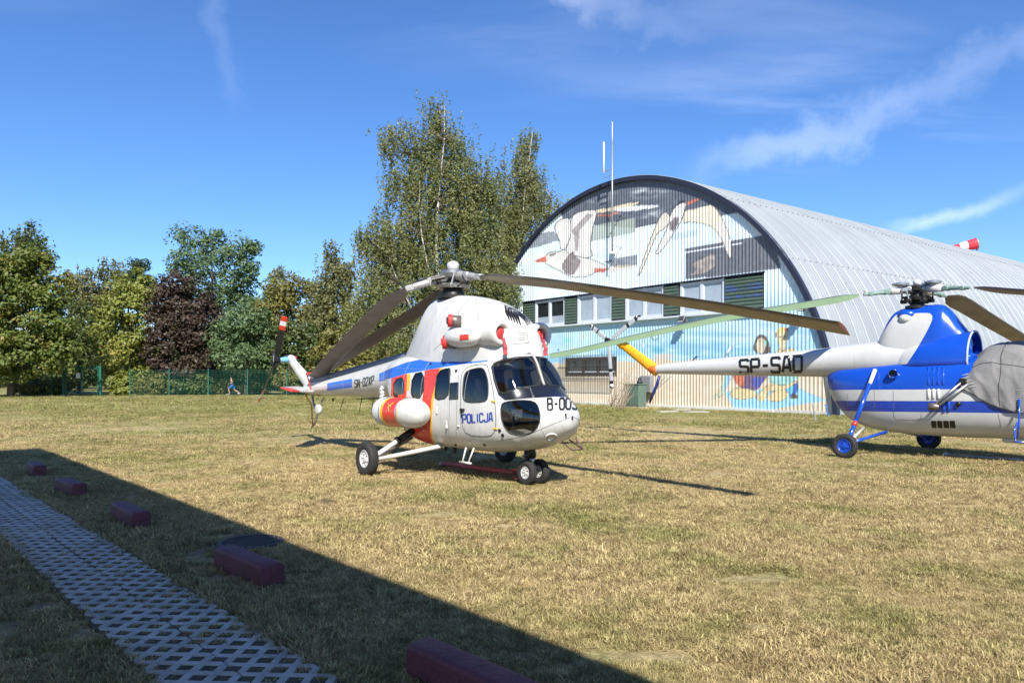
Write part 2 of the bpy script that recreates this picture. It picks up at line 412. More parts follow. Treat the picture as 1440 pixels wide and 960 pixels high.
# front lower edges of the blocks as seen on the ground
KP = [((572, 949), None), ((366, 829), None), ((187, 744.5), None), ((99, 699.5), None), ((49.5, 670.5), None)]
km = {}
for i, ((px, py), _) in enumerate(KP):
    me = kerb_mesh(.97 if i != 4 else .9).mesh('kerb_block', M_RED)
    me.polygons.foreach_set('use_smooth', [True]*len(me.polygons)); me.set_sharp_from_angle(angle=rad(38))
    o = link('kerb_block', me)
    g0 = gnd(px, py)                      # a lower corner on the path side
    end = -1 if i == 0 else 1             # near block: the far end shows, others: the near end shows
    ctr = g0 - PD*(.485*end) + PN*.10
    o.location = (ctr.x, ctr.y, 0); o.rotation_euler = (0, 0, math.atan2(PD.y, PD.x)+rad((.5, 1.5, -1, 2, -3)[i]))
    tag(o, KL[i], 'kerb block', 'dark red kerb blocks along the path')

# ---------------------------------------------------------------- iron grating in the grass
c0 = gnd(353, 763.5)
gt = empty('drain_grating', (c0.x, c0.y, -.002), rad(20), 'round dark iron grating lying in grass at the shade edge', 'drain cover')
mi_ = mat('rusted_iron', (.085, .075, .075), .6, .5, var=.2, vscale=20, col2=(.12, .08, .065), bump=.3)
g_ = MB(); R0 = .335
g_.lathe([(-.02, R0), (.025, R0), (.03, R0-.008), (.03, R0-.04), (.025, R0-.045), (-.02, R0-.045), (-.02, R0)], (0, 0, 0), (0, 0, 1), 40, cap=False); g_.build('rim', mi_, gt, ang=40)
for k in range(-6, 7):
    yv = k*.046; L = 2*math.sqrt(max(R0-.03, 0)**2-yv*yv)
    g_ = MB(); g_.box((0, yv, .006), (L, .016, .028)); g_.build('grate_bar', mi_, gt)
    g_ = MB(); g_.box((yv, 0, .0), (.016, L, .024)); g_.build('grate_bar', mi_, gt)
# ---------------------------------------------------------------- hangar
ZA = lambda L: [(740+x/6.4, 250+y/6.4) for x, y in L]
ZB = lambda L: [(880+x/6.4, 250+y/6.4) for x, y in L]
ZC = lambda L: [(990+x/6.4, 450+y/6.4) for x, y in L]
ZD = lambda L: [(780+x/6.0, 430+y/6.0) for x, y in L]
HDIR = Vector((-.609, .793, 0)).normalized(); HAX = Vector((.793, .609, 0)).normalized()
HB0 = Vector((14.0, 33.4, 0)); HU, HZ, HR = 13.19, -.734, 13.80
HC = HB0 + HDIR*HU; HROT = math.atan2(-HDIR.y, -HDIR.x)
def fac(px, py):
    """photo pixel to (local x, z) on the gable"""
    r = ray(px, py); k = HB0.dot(HAX)/Vector((r.x, r.y, 0)).dot(HAX); p = CAM+r*k
    return HU-(p-HB0).dot(HDIR), p.z
def fx(px): return fac(px, HOR)[0]
hang = empty('hangar', (HC.x, HC.y, 0), HROT, 'arched metal hangar with gulls and seated couple painted on its gable', 'hangar')
def arch(x, r=HR): return HZ + np.sqrt(np.maximum(r*r-np.asarray(x, float)**2, 0))
# --- corrugated gable with its mural held as point colours
BANDZ0, BANDZ1 = 4.95, 6.70
bx0, bx1 = -8.6, fx(1075)
pitch = .20; cols = []; prof = []
x = -13.6
while x < 13.6:
    for dx, o in ((0, 0), (.070, 0), (.085, 1), (.125, 1), (.140, 0)):
        cols.append(x+dx); prof.append(o)
    x += pitch
for bxx in (bx0, bx1):
    k = int(np.argmin(np.abs(np.array(cols)-bxx))); cols[k] = bxx
cols = np.array(cols); prof = np.array(prof)
rows = np.concatenate([np.linspace(0, BANDZ0, 84), np.linspace(BANDZ0, BANDZ1, 30)[1:], np.linspace(BANDZ1, 13.08, 106)[1:]])
X, Zr = np.meshgrid(cols, rows, indexing='ij'); top = arch(cols, HR-.06)
Zc = np.minimum(Zr, top[:, None])
Yl = np.where(prof[:, None] == 1, -.020, 0.0) + 0*Zc
Pw = np.stack([HC.x + X*(-HDIR.x) + Yl*HAX.x, HC.y + X*(-HDIR.y) + Yl*HAX.y, Zc], -1).reshape(-1, 3)
PP = np.c_[720+F*Pw[:, 0]/Pw[:, 1], HOR-F*(Pw[:, 2]-EYE)/Pw[:, 1]]
C = np.zeros((len(PP), 3)); zf = Pw[:, 2]
def hsh(P, sx, sy, seed):
    """smooth value noise for the brushwork"""
    q = P*np.array([sx, sy])+seed*17.3; i = np.floor(q).astype(int); f = q-i; f = f*f*(3-2*f)
    def r(a, b): return np.modf(np.abs(np.sin(a*127.1+b*311.7+seed)*43758.5453))[0]
    a = r(i[:, 0], i[:, 1]); b = r(i[:, 0]+1, i[:, 1]); c = r(i[:, 0], i[:, 1]+1); d = r(i[:, 0]+1, i[:, 1]+1)
    return (a*(1-f[:, 0])+b*f[:, 0])*(1-f[:, 1])+(c*(1-f[:, 0])+d*f[:, 0])*f[:, 1]
def fbm(sx, sy, seed): return (hsh(PP, sx, sy, seed)*.55+hsh(PP, sx*2.1, sy*2.1, seed+1)*.28+hsh(PP, sx*4.3, sy*4.3, seed+2)*.17)
def paint(poly, col, a=1.0, var=.12, seed=1):
    k = inpoly(PP, poly); n = fbm(.25, .25, seed)[k]
    cc = np.array(col)[None]*(1+var*2*(n-.5))[:, None]
    C[k] = C[k]*(1-a)+cc*a
def stroke(pts, wd, col, a=.85):
    d = np.full(len(PP), 1e9)
    for (x0, y0), (x1, y1) in zip(pts[:-1], pts[1:]):
        vx, vy = x1-x0, y1-y0; L = max(vx*vx+vy*vy, 1e-9)
        k = np.clip(((PP[:, 0]-x0)*vx+(PP[:, 1]-y0)*vy)/L, 0, 1)
        d = np.minimum(d, np.hypot(PP[:, 0]-x0-k*vx, PP[:, 1]-y0-k*vy))
    m_ = np.clip((wd-d)/.35, 0, 1)*a
    C[:] = C*(1-m_[:, None])+np.array(col)[None]*m_[:, None]
n1 = fbm(.03, .12, 3); n2 = fbm(.08, .22, 9)
pale = np.array([.62, .77, .85]); white = np.array([.80, .84, .86])
C[:] = pale+(white-pale)*np.clip((n1-.3)*1.6, 0, 1)[:, None]
DK = (.105, .120, .150); MID = (.20, .22, .26)
paint(ZA([(300, 300), (345, 400), (400, 365), (640, 430), (980, 450), (1152, 418)])+ZB([(380, 400), (560, 300), (860, 342), (1055, 305), (1200, 420), (1150, -300), (0, -300)])+ZA([(300, -200)]), DK, 1, .3)
for cx, cy in ((900, 271), (846, 279), (925, 272), (917, 303)):           # smudged white cloud strokes in the dark field
    g_ = np.exp(-((PP[:, 0]-cx-(PP[:, 1]-cy)*-1.1)/11)**2-((PP[:, 1]-cy)/6.5)**2)*np.clip((n2-.35)*3, 0, 1)*.75
    C[:] = C*(1-g_[:, None])+np.array([.6, .65, .7])*g_[:, None]
paint(ZA([(-60, 690), (0, 600), (110, 500), (250, 480), (310, 570), (230, 575), (230, 590), (135, 605), (135, 612), (0, 645)]), MID, .9, .5)
paint(ZA([(560, 440), (980, 360), (980, 495), (560, 578)]), (.33, .38, .33), .85)
paint(ZA([(640, 400), (840, 370), (835, 345), (640, 370)]), DK, .8)
paint(ZA([(690, 750), (1000, 690), (1000, 790), (800, 812)]), MID, .95, .5)
paint(ZA([(600, 830), (780, 790), (1000, 780), (900, 835), (700, 850)]), (.66, .57, .42), .6, .3)
paint(ZB([(535, 640), (860, 578), (1152, 530), (1320, 500), (1400, 820), (1152, 842), (560, 916), (538, 916)]), (.125, .135, .16), 1, .25)
paint(ZB([(535, 665), (1050, 585), (1050, 597), (535, 682)]), (.72, .76, .8))
paint(ZB([(590, 780), (770, 690), (800, 700), (800, 790), (730, 850), (580, 880), (640, 820)]), (.36, .31, .28), .8, .6)
paint(ZB([(420, 500), (650, 460), (640, 520), (410, 565)]), (.43, .57, .68), .8)
# yellow and white streamers
paint(smooth_poly(ZA([(600, 300), (740, 270), (1010, 212), (1010, 235), (860, 285), (640, 320)])), (.72, .62, .42), .9, .3)
paint(smooth_poly(ZA([(760, 280), (1000, 250), (1152, 245), (1220, 250), (1100, 280), (860, 310)])), (.74, .78, .82), .9, .2)
paint(ZA([(635, 330), (740, 325), (835, 300), (830, 325), (750, 350), (640, 345)]), (.50, .16, .12), .8, .6)
INK = (.045, .045, .055); FE = (.68, .66, .63)
def bird(poly, col=FE, ink=.8): p_ = smooth_poly(poly, 2); paint(p_, col, 1, .12); stroke(p_+p_[:1], ink, INK)
bird(ZA([(310, 655), (300, 560), (255, 470), (260, 410), (330, 362), (402, 368), (405, 520), (355, 640)]))
bird(ZA([(365, 690), (355, 640), (405, 520), (400, 360), (460, 310), (560, 290), (640, 290), (620, 390), (590, 480), (580, 640), (600, 735)]))
bird(ZA([(165, 760), (180, 690), (210, 668), (300, 662), (350, 640), (375, 690), (600, 735), (650, 760), (740, 795), (720, 830), (610, 850), (560, 890), (400, 898), (330, 850), (200, 790)]))
paint(ZA([(405, 480), (550, 320), (605, 335), (480, 470), (465, 660), (440, 655), (430, 520)]), (.27, .24, .24), .85, .4)
paint(smooth_poly(ZA([(310, 800), (370, 700), (430, 650), (430, 700), (495, 740), (480, 790), (420, 885), (350, 860)])), (.20, .165, .17), .9, .6)
paint(ZA([(75, 745), (170, 703), (188, 740), (165, 762), (85, 760)]), (.55, .17, .12), 1, .2)
stroke(ZA([(75, 750), (185, 742)]), .35, INK)
paint(ZA([(610, 812), (725, 818), (700, 855), (612, 846)]), (.48, .12, .09), .95, .5)
paint(ZA([(200, 690), (265, 668), (270, 690), (215, 712)]), (.16, .15, .16), .8)
stroke(ZA([(628, 360), (600, 420), (590, 470), (600, 490), (580, 540), (578, 640), (590, 700)]), .45, INK, .7)
YL = (.70, .62, .43)
bird(ZB([(345, 303), (392, 330), (400, 400), (335, 468), (290, 490), (250, 570), (200, 700), (120, 888), (108, 875), (205, 600), (290, 380)]), (.68, .62, .52))
bird(ZB([(525, 292), (600, 286), (760, 240), (800, 258), (885, 390), (948, 560), (952, 745), (915, 690), (860, 540), (780, 440), (700, 412), (580, 395), (505, 415)]), (.70, .64, .50))
paint(ZB([(800, 400), (870, 400), (945, 570), (945, 720), (915, 670), (860, 520)]), (.68, .65, .63), .8)
bird(ZB([(400, 330), (450, 250), (520, 215), (546, 235), (530, 290), (500, 390), (440, 490), (310, 678), (258, 695), (320, 560), (385, 430)]), (.69, .67, .65))
paint(ZB([(445, 255), (490, 203), (540, 205), (520, 228), (480, 242)]), INK, .95)
paint(ZB([(543, 240), (558, 215), (692, 180), (640, 207), (560, 245)]), (.55, .15, .10), 1)
paint(ZB([(398, 400), (440, 350), (482, 360), (470, 420), (430, 492), (394, 460)]), (.15, .12, .13), .92, .6)
# --- lower wall: sea above sand
low = zf < BANDZ0+.02
right = (X.ravel() > bx1) & (zf < 6.1)
sea = np.array([.25, .47, .66]); turq = np.array([.44, .66, .72]); haze_ = np.array([.58, .70, .76])
k = low | right
s1 = fbm(.02, .10, 5); s2 = fbm(.06, .2, 8)
kk = np.clip((s1-.3)*2.2, 0, 1)[:, None]; kt = np.clip((zf-3.3)/1.6, 0, 1)[:, None]*.75
cs = (sea*(1-kk)+turq*kk); cs = cs*(1-kt)+(.62*turq+.38*haze_)*kt
cs = cs*(1-.55*np.clip((s2-.55)*3, 0, 1)[:, None])+haze_*.55*np.clip((s2-.55)*3, 0, 1)[:, None]
blend = np.where(right & ~low, np.clip((6.1-zf)/.9, 0, 1), 1.0)
C[k] = (C*(1-blend[:, None])+cs*blend[:, None])[k]
sand = np.array([.60, .49, .36]); sand2 = np.array([.64, .56, .45])
shore = 2.55+.35*(fbm(.03, .03, 21)-.5)*2
ks = low & (zf < shore)
C[ks] = (sand+(sand2-sand)*np.clip((s2-.3)*2, 0, 1)[:, None])[ks]
for cx, cy, rx, ry, col in ((790, 497, 5, 4, (.62, .52, .25)), (795, 516, 6, 12, (.62, .54, .3)), (806, 490, 4, 3, (.6, .45, .3)), (838, 488, 4, 3, (.62, .45, .32)), (820, 473, 2.5, 4, (.6, .4, .3)),
                            (798, 478, 8, 5, (.25, .58, .66)), (925, 492, 13, 7, (.12, .38, .50)), (905, 486, 3, 4, (.72, .78, .82)), (933, 478, 2.5, 3, (.74, .78, .8)), (846, 497, 2, 2, (.06, .07, .18)),
                            (820, 500, 2, 2, (.62, .55, .2)), (785, 492, 2, 2.4, (.05, .1, .4)), (935, 501, 20, 5, (.60, .50, .40)), (870, 480, 16, 3, (.2, .42, .62)), (1010, 470, 60, 5, (.27, .48, .68)), (960, 486, 40, 6, (.25, .46, .68))):
    g_ = np.clip(1.6-1.6*np.hypot((PP[:, 0]-cx)/rx, (PP[:, 1]-cy)/ry)+.9*(s2-.5), 0, 1)*low
    C[:] = C*(1-g_[:, None]*.85)+np.array(col)*g_[:, None]*.85
for cx, cy, r_ in ((921, 473, 5.0),):                              # painted balloon ring
    d = np.abs(np.hypot(PP[:, 0]-cx, (PP[:, 1]-cy))-r_); m_ = np.clip((.9-d)/.5, 0, 1)*.8; C[:] = C*(1-m_[:, None])+np.array(INK)*m_[:, None]
paint(ZD([(1160, 460), (1185, 425), (1225, 428), (1195, 440), (1170, 465)]), (.03, .04, .18))
SK = (.62, .50, .28)
paint(ZC([(185, 650), (240, 638), (850, 608), (905, 640), (1110, 722), (900, 752), (500, 822), (280, 806)]), (.30, .56, .76), 1, .2); stroke(ZC([(185, 650), (280, 806)]), .4, INK, .4); stroke(ZC([(850, 608), (905, 640), (1110, 722)]), .35, INK, .4)
def fig(poly, col, ink=.42): p_ = smooth_poly(ZC(poly), 2); paint(p_, col, 1, .25, 4); stroke(p_+p_[:1], ink, INK, .75)
fig([(165, 440), (240, 500), (235, 540), (185, 640), (165, 690), (150, 690), (60, 712), (55, 700), (140, 650), (165, 560)], (.48, .50, .38)); paint(ZC([(200, 500), (240, 500), (230, 560), (175, 650), (170, 600)]), (.22, .48, .68), .8)
fig([(240, 430), (640, 430), (560, 520), (470, 640), (370, 612), (310, 600), (260, 520)], (.16, .11, .19)); paint(ZC([(260, 500), (360, 500), (365, 600), (310, 600)]), (.50, .16, .08), .9, .4); paint(ZC([(440, 520), (545, 520), (480, 630), (440, 580)]), (.07, .10, .38), .85)
fig([(230, 650), (290, 600), (470, 632), (490, 690), (330, 718), (240, 695)], SK)
fig([(560, 420), (870, 420), (860, 520), (740, 600), (600, 600)], (.30, .52, .50)); fig([(640, 285), (680, 262), (700, 245), (735, 245), (820, 258), (850, 300), (840, 340), (640, 340)], SK)
fig([(735, 605), (840, 525), (852, 640), (770, 695)], (.06, .12, .42)); paint(ZC([(740, 600), (800, 570), (800, 650), (765, 685)]), (.15, .50, .60), .9)
fig([(465, 690), (590, 560), (640, 560), (560, 690), (535, 740), (480, 715)], SK); fig([(565, 690), (640, 628), (740, 618), (765, 690), (680, 738), (570, 722)], SK)
fig([(575, 600), (620, 575), (740, 590), (830, 540), (840, 560), (740, 620), (640, 640), (585, 635)], SK)
fig([(765, 695), (822, 650), (852, 700), (810, 712)], (.13, .085, .05))
fig([(445, 300), (450, 190), (500, 120), (570, 148), (600, 270), (590, 305)], (.12, .085, .075)); fig([(474, 300), (468, 185), (510, 148), (556, 180), (552, 260), (530, 300)], (.55, .49, .36)); stroke(ZC([(475, 195), (555, 195)]), .5, INK); stroke(ZC([(500, 240), (530, 240)]), .4, INK); stroke(ZC([(512, 190), (508, 222)]), .3, INK)
paint(ZC([(540, 180), (565, 180), (565, 230), (545, 230)]), (.2, .5, .45), .8)
fig([(648, 110), (700, 66), (757, 84), (757, 190), (730, 240), (730, 275), (683, 275), (683, 230), (652, 165)], (.62, .52, .33)); paint(smooth_poly(ZC([(640, 115), (670, 70), (720, 60), (755, 75), (755, 100), (690, 100), (650, 130)])), (.62, .48, .16), .9); paint(ZC([(720, 70), (757, 75), (757, 105), (730, 95)]), (.55, .1, .08), .9)
paint(ZC([(644, 115), (660, 115), (656, 165), (644, 150)]), (.10, .08, .06), .9)
stroke(ZC([(675, 148), (698, 152)]), .5, INK); stroke(ZC([(718, 148), (740, 145)]), .5, INK); stroke(ZC([(690, 212), (722, 210)]), .45, INK); stroke(ZC([(706, 150), (702, 185)]), .3, INK)
paint(ZC([(735, 190), (757, 190), (757, 270), (730, 270)]), (.25, .45, .62), .8)
C = np.clip(C, .01, .86)
# faces
nr = len(rows); I = np.arange(len(Pw)).reshape(len(cols), nr)
Qf = np.stack([I[:-1, :-1], I[1:, :-1], I[1:, 1:], I[:-1, 1:]], -1).reshape(-1, 4)
Zu = Zr.reshape(-1); Tt = np.repeat(top, nr); Xc = X.reshape(-1)[Qf].mean(1); Zcen = Zr.reshape(-1)[Qf].mean(1)
dead = (Zu[Qf] >= Tt[Qf]-1e-6).all(1)
lowwin = (Xc > fx(795)) & (Xc < fx(868)) & (Zcen > 1.72) & (Zcen < 2.85)
band = (Xc > bx0) & (Xc < bx1) & (Zcen > BANDZ0) & (Zcen < BANDZ1)
m = bpy.data.materials.new('painted_corrugated_steel'); m.use_nodes = True; t = m.node_tree; b = t.nodes['Principled BSDF']
ca = N(t, 'ShaderNodeVertexColor', layer_name='paint'); tcn = N(t, 'ShaderNodeTexCoord')
mpn = N(t, 'ShaderNodeMapping'); mpn.inputs['Scale'].default_value = (2.5, 2.5, .25); t.links.new(tcn.outputs['Object'], mpn.inputs[0])
nn = N(t, 'ShaderNodeTexNoise', inp={'Scale': 1.4, 'Detail': 7, 'Roughness': .65}); t.links.new(mpn.outputs[0], nn.inputs['Vector'])
t.links.new(mixc(t, math_n(t, 'MULTIPLY', maprange(t, nn.outputs[0], .45, .8), .2), ca.outputs[0], (.30, .29, .27)), b.inputs['Base Color'])
b.inputs['Roughness'].default_value = .42; b.inputs['Specular IOR Level'].default_value = .45
M_MURAL = m
Pl = np.stack([X.ravel(), Yl.ravel(), Zc.ravel()], -1)
def gable_part(name, sel):
    q = Qf[sel & ~dead]; used, inv = np.unique(q, return_inverse=True)
    o = np_mesh(name, Pl[used], inv.reshape(-1, 4), M_MURAL, hang)
    at_ = o.data.color_attributes.new('paint', 'FLOAT_COLOR', 'POINT')
    cc = np.ones((len(used), 4), np.float32); cc[:, :3] = C[used]; at_.data.foreach_set('color', cc.ravel())
    return o
gable_part('upper_gable_cladding', Zcen > BANDZ1)
gable_part('middle_gable_cladding', (Zcen > BANDZ0) & (Zcen < BANDZ1) & (Xc < bx0)); gable_part('middle_gable_cladding', (Zcen > BANDZ0) & (Zcen < BANDZ1) & (Xc > bx1))
gable_part('lower_gable_cladding', (Zcen < BANDZ0) & ~lowwin)
# --- arch trim and roof sheets
M_TRIM = mat('dark_navy_trim', (.018, .022, .045), .5, var=.2)
tr = MB(); n = 72; a0 = math.asin(-HZ/HR)
prev = None; vv = []; ff = []
for k in range(n+1):
    q = a0+(math.pi-2*a0)*k/n
    for r_, y_ in ((HR+.10, -.20), (HR+.10, .05), (HR-.13, .05), (HR-.13, -.20)): vv.append((math.cos(q)*r_, y_, HZ+math.sin(q)*r_))
for k in range(n):
    for j in range(4): ff.append((k*4+j, k*4+(j+1) % 4, (k+1)*4+(j+1) % 4, (k+1)*4+j))
ff += [(0, 1, 2, 3), (n*4+3, n*4+2, n*4+1, n*4)]
tr.add(vv, ff); tr.build('arch_trim', M_TRIM, hang, ang=30)
m = bpy.data.materials.new('weathered_galvanised_roof'); m.use_nodes = True; t = m.node_tree; b = t.nodes['Principled BSDF']
gg = N(t, 'ShaderNodeNewGeometry'); n1 = N(t, 'ShaderNodeTexNoise', inp={'Scale': .5, 'Detail': 7, 'Roughness': .6}); t.links.new(gg.outputs['Position'], n1.inputs['Vector'])
n2 = N(t, 'ShaderNodeTexNoise', inp={'Scale': 1.15, 'Detail': 4, 'Roughness': .75}); t.links.new(gg.outputs['Position'], n2.inputs['Vector'])
oi = N(t, 'ShaderNodeObjectInfo')
cr = mixc(t, maprange(t, n1.outputs[0], .3, .7), (.31, .332, .343), (.27, .290, .302))
cr = mixc(t, math_n(t, 'MULTIPLY', oi.outputs['Random'], .28), cr, (.21, .225, .24))
cr = mixc(t, maprange(t, n2.outputs[0], .69, .71), cr, (.20, .085, .055))
t.links.new(cr, b.inputs['Base Color']); b.inputs['Roughness'].default_value = .55; b.inputs['Metallic'].default_value = .1
M_ROOF = m
ys_ = [0, .03, .05, .07, .25, .27, .29, .31, .50, .52, .54, .56, .75, .77, .79, .81, .96, 1.0]; hs_ = [0, 0, .022, 0] + [0, .009, .009, 0]*3 + [0, 0]
na = 60; laps = [0.25, .6, .95, 1.3]
vv = []; ff = []
for k in range(na+1):
    q = a0+(math.pi-2*a0)*k/na
    side = min(q, math.pi-q); step = .05+.016*sum(side > l for l in laps)
    for y_, h_ in zip(ys_, hs_):
        r_ = HR+step+h_; vv.append((math.cos(q)*r_, y_, HZ+math.sin(q)*r_))
kk_ = len(ys_)
for k in range(na):
    for j in range(kk_-1): ff.append((k*kk_+j, k*kk_+j+1, (k+1)*kk_+j+1, (k+1)*kk_+j))
sm_ = MB(); sm_.add(vv, ff); rme = sm_.mesh('roof_sheet', M_ROOF)
for k in range(62):
    o = link('roof_sheet', rme, None, hang); o.location = (0, -.19+k*1.0, random.uniform(-.006, .006))
# rows of bolt heads along the laps
bo = MB()
for k in range(62):
    for l in laps[:3]:
        for j in range(2):
            q = l+.012; r_ = HR+.06+.016*sum(l+.012 > z_ for z_ in laps)+.012; bo.box((math.cos(q)*r_, -.13+k+j*.5, HZ+math.sin(q)*r_), (.05, .05, .05))
bo.build('roof_bolts', mat('dark_bolt', (.12, .12, .12), .6), hang)['kind'] = 'stuff'
w_ = MB(); w_.box((0, 61.6, 3), (26.8, .2, 6)); w_.build('rear_wall', mat('grey_sheet', (.4, .42, .44), .6), hang)
w_ = MB(); w_.box((0, .06, .07), (27.2, .16, .16)); w_.box((bx1-6, -.06, .055), (13.0, .10, .11)); w_.build('plinth', mat('pale_plinth', (.55, .54, .5), .8), hang)
# --- upper window band
M_FRAME = mat('grey_white_frame', (.56, .60, .66), .45, var=.06); M_GLASSD = mat('dark_window_glass', (.018, .022, .028), .05, var=.02, spec=.9)
M_BLIND = mat('window_blind_behind_glass', (.34, .40, .46), .12, var=.12, vscale=2, spec=.7); M_SLAT = mat('green_painted_slat', (.055, .095, .072), .55, var=.25, vscale=14, col2=(.10, .135, .10))
M_SLATB = mat('slat_with_blue_spray', (.055, .095, .072), .55, vscale=2.2, col2=(.05, .09, .36))
bk = MB(); bk.box(((bx0+bx1)/2, .36, (BANDZ0+BANDZ1)/2), (bx1-bx0, .05, 1.75)); bk.build('band_backing', mat('dark_recess', (.02, .022, .025), .8), hang)
sl_ = MB(); sl_.box(((bx0+bx1)/2, -.06, BANDZ0-.045), (bx1-bx0+.1, .34, .09)); sl_.build('window_sill', M_FRAME, hang)
sl_ = MB(); sl_.box(((bx0+bx1)/2, .03, BANDZ1+.03), (bx1-bx0+.1, .16, .06)); sl_.build('window_lintel', M_TRIM, hang)
segs = [('l', None, 750.8), ('w', 751.5, 793, 0), ('l', 793, 810.2), ('w', 811, 859, 1), ('l', 859, 877.5), ('w', 878.3, 932, 1), ('l', 932, 953.5), ('w', 955.5, 1017.3, 1), ('l', 1017.5, 1075)]
for s_ in segs:
    x0 = bx0 if s_[1] is None else fx(s_[1]); x1 = fx(s_[2]); zc_ = (BANDZ0+BANDZ1)/2; hh = BANDZ1-BANDZ0
    if s_[0] == 'w':
        f_ = MB(); d_ = .12
        f_.box((x0+.07, .12, zc_), (.14, d_, hh)); f_.box((x1-.05, .12, zc_), (.10, d_, hh)); f_.box(((x0+x1)/2, .12, zc_), (.16, d_-.01, hh))
        f_.box(((x0+x1)/2, .12, BANDZ0+.06), (x1-x0-.01, d_-.014, .12)); f_.box(((x0+x1)/2, .12, BANDZ1-.11), (x1-x0-.01, d_-.014, .14))
        wo_ = f_.build('window', M_FRAME, hang)
        for a_, c_ in ((x0+.14, (x0+x1)/2-.08), ((x0+x1)/2+.08, x1-.1)):
            p_ = MB(); p_.box(((a_+c_)/2, .15, zc_), (c_-a_, .02, hh-.3)); p_.build('pane', M_BLIND if s_[3] else M_GLASSD, wo_)
            sf = MB()
            for xx in (a_+.03, c_-.03): sf.box((xx, .125, zc_), (.05, .07, hh-.3))
            sf.box(((a_+c_)/2, .125, BANDZ0+.16), (c_-a_-.12, .068, .06)); sf.build('sash', M_FRAME, wo_)
            if not s_[3]:
                bb = MB(); bb.box(((a_+c_)/2, .138, BANDZ0+.42), (c_-a_-.1, .006, .45)); bb.build('half_curtain', M_BLIND, wo_)
    else:
        lo = bpy.data.objects.new('louvre_panel', None); COL.objects.link(lo); lo.parent = hang
        for xs__ in (x0+.03, x1-.03): lv = MB(); lv.box((xs__, .1, zc_), (.05, .12, hh-.02)); lv.build('stile', mat('louvre_frame', (.05, .07, .06), .5), lo)
        ns_ = 9
        for k in range(ns_):
            q = MB(); zq = BANDZ0+.1+(hh-.16)*(k+.5)/ns_
            a_ = (hh-.16)/ns_*.52; cx_ = (x0+x1)/2; L_ = x1-x0-.12
            pr = [(-.05, -a_), (-.075, -a_*.3), (-.06, a_*.35), (0.0, a_), (.03, a_), (.0, -a_)]
            q.add([(cx_-L_/2, .09+y, zq+z) for y, z in pr]+[(cx_+L_/2, .09+y, zq+z) for y, z in pr],
                  [tuple(range(6))[::-1], tuple(range(6, 12))]+[(i, (i+1) % 6, 6+(i+1) % 6, 6+i) for i in range(6)])
            q.build('slat', M_SLATB if (s_[2] == 1075 and k in (3, 5, 6)) else M_SLAT, lo)
# --- lower barred window
x0, x1 = fx(795), fx(868); f_ = MB(); z0, z1 = 1.70, 2.87; xm = (x0+x1)/2
M_BROWN = mat('brown_timber_frame', (.05, .032, .028), .6)
for xx in (x0+.1, x1-.1, x0+(x1-x0)*.36, x0+(x1-x0)*.64): f_.box((xx, .05, (z0+z1)/2), (.2 if xx in (x0+.1, x1-.1) else .12, .12, z1-z0))
f_.box((xm, .05, z1-.1), (x1-x0-.01, .11, .2)); f_.box((xm, .05, z0+.12), (x1-x0-.01, .11, .24)); wl = f_.build('window', M_BROWN, hang)
for k in range(3):
    a_ = x0+(x1-x0)*(.04, .38, .66)[k]; c_ = x0+(x1-x0)*(.34, .62, .96)[k]
    p_ = MB(); p_.box(((a_+c_)/2, .09, (z0+z1)/2), (c_-a_, .02, z1-z0-.3)); p_.build('pane', M_GLASSD, wl)
    p_ = MB(); p_.box(((a_+c_)/2, .05, z0+.28), (c_-a_-.1, .05, .07)); p_.build('pane_sill', M_FRAME, wl)
g_ = MB(); yb = -.42
for k in range(40):
    xx = x0-.1+(x1-x0+.2)*k/39; g_.tube([(xx, -.05, z1+.12), (xx, yb, z1+.10), (xx, yb, z0-.28), (xx, -.05, z0-.3)], .011, 4)
for zq in (z1+.1, (z0+z1)/2, z0-.28): g_.beam((x0-.1, yb-.02, zq), (x1+.1, yb-.02, zq), .025, .02)
g_.build('window_grille', mat('thin_dark_bars', (.12, .11, .10), .5, .6), wl)

def hw(x, y, z): return HC + Vector((-HDIR.x, -HDIR.y, 0))*x + HAX*y + Vector((0, 0, z))
# --- things fixed to or standing at the gable
mx, mz = fac(874, 355); _, mt = fac(874, 175); _, mm = fac(874, 207)
am = empty('antenna_mast', hw(mx, -.75, 0), HROT, 'tall thin white aerial mast rising above the hangar arch', 'antenna')
MW = mat('white_aerial', (.68, .69, .70), .4, var=.05); MGm = mat('galvanised_tube', (.42, .43, .45), .4, .6)
q = MB(); q.tube([(0, 0, mz), (0, 0, mm)], .045, 8); q.build('pole', MGm, am, True)
q = MB(); q.tube([(0, 0, mm), (0, 0, mt)], [.04, .018], 6); q.build('whip', MW, am, True)
xa = fac(862, 220)[0]-mx
q = MB(); z0_, z1_ = fac(862, 247)[1], fac(862, 203)[1]; q.lathe([(0, .02), (.02, .055), (z1_-z0_-.05, .055), (z1_-z0_, .03)], (xa, 0, z0_), (0, 0, 1), 10); q.build('panel_aerial', MW, am, True)
q = MB()
for zq in (z0_+.1, z0_-.25): q.beam((xa, 0, zq), (0, 0, zq+.02), .035, .035)
for zq in (mz+.3, mz+2.2): q.beam((0, 0, zq), (0, .74, zq), .04, .04)
q.tube([(0, -.03, z0_-.4), (-.4, .3, mz+2.9), (-.9, .7, mz+2.0)], .02, 5); q.tube([(0, -.07, mz+.2), (.16, -.02, mz+.05), (.1, 0, mz-.25), (.3, .1, mz+.1), (.4, .5, mz+.3)], .012, 4)
q.build('bracket', MGm, am)
x_, z_ = fac(865, 352.5); q = MB(); q.box((0, -.14, 0), (.22, .22, .44), bev=.03); q.box((0, -.02, .0), (.12, .05, .5)); o = q.build('wall_box', MW); o.location = hw(x_, -.03, z_); o.rotation_euler = (0, 0, HROT); tag(o, 'small white box fixed to the gable at the foot of the aerial mast', 'wall box')
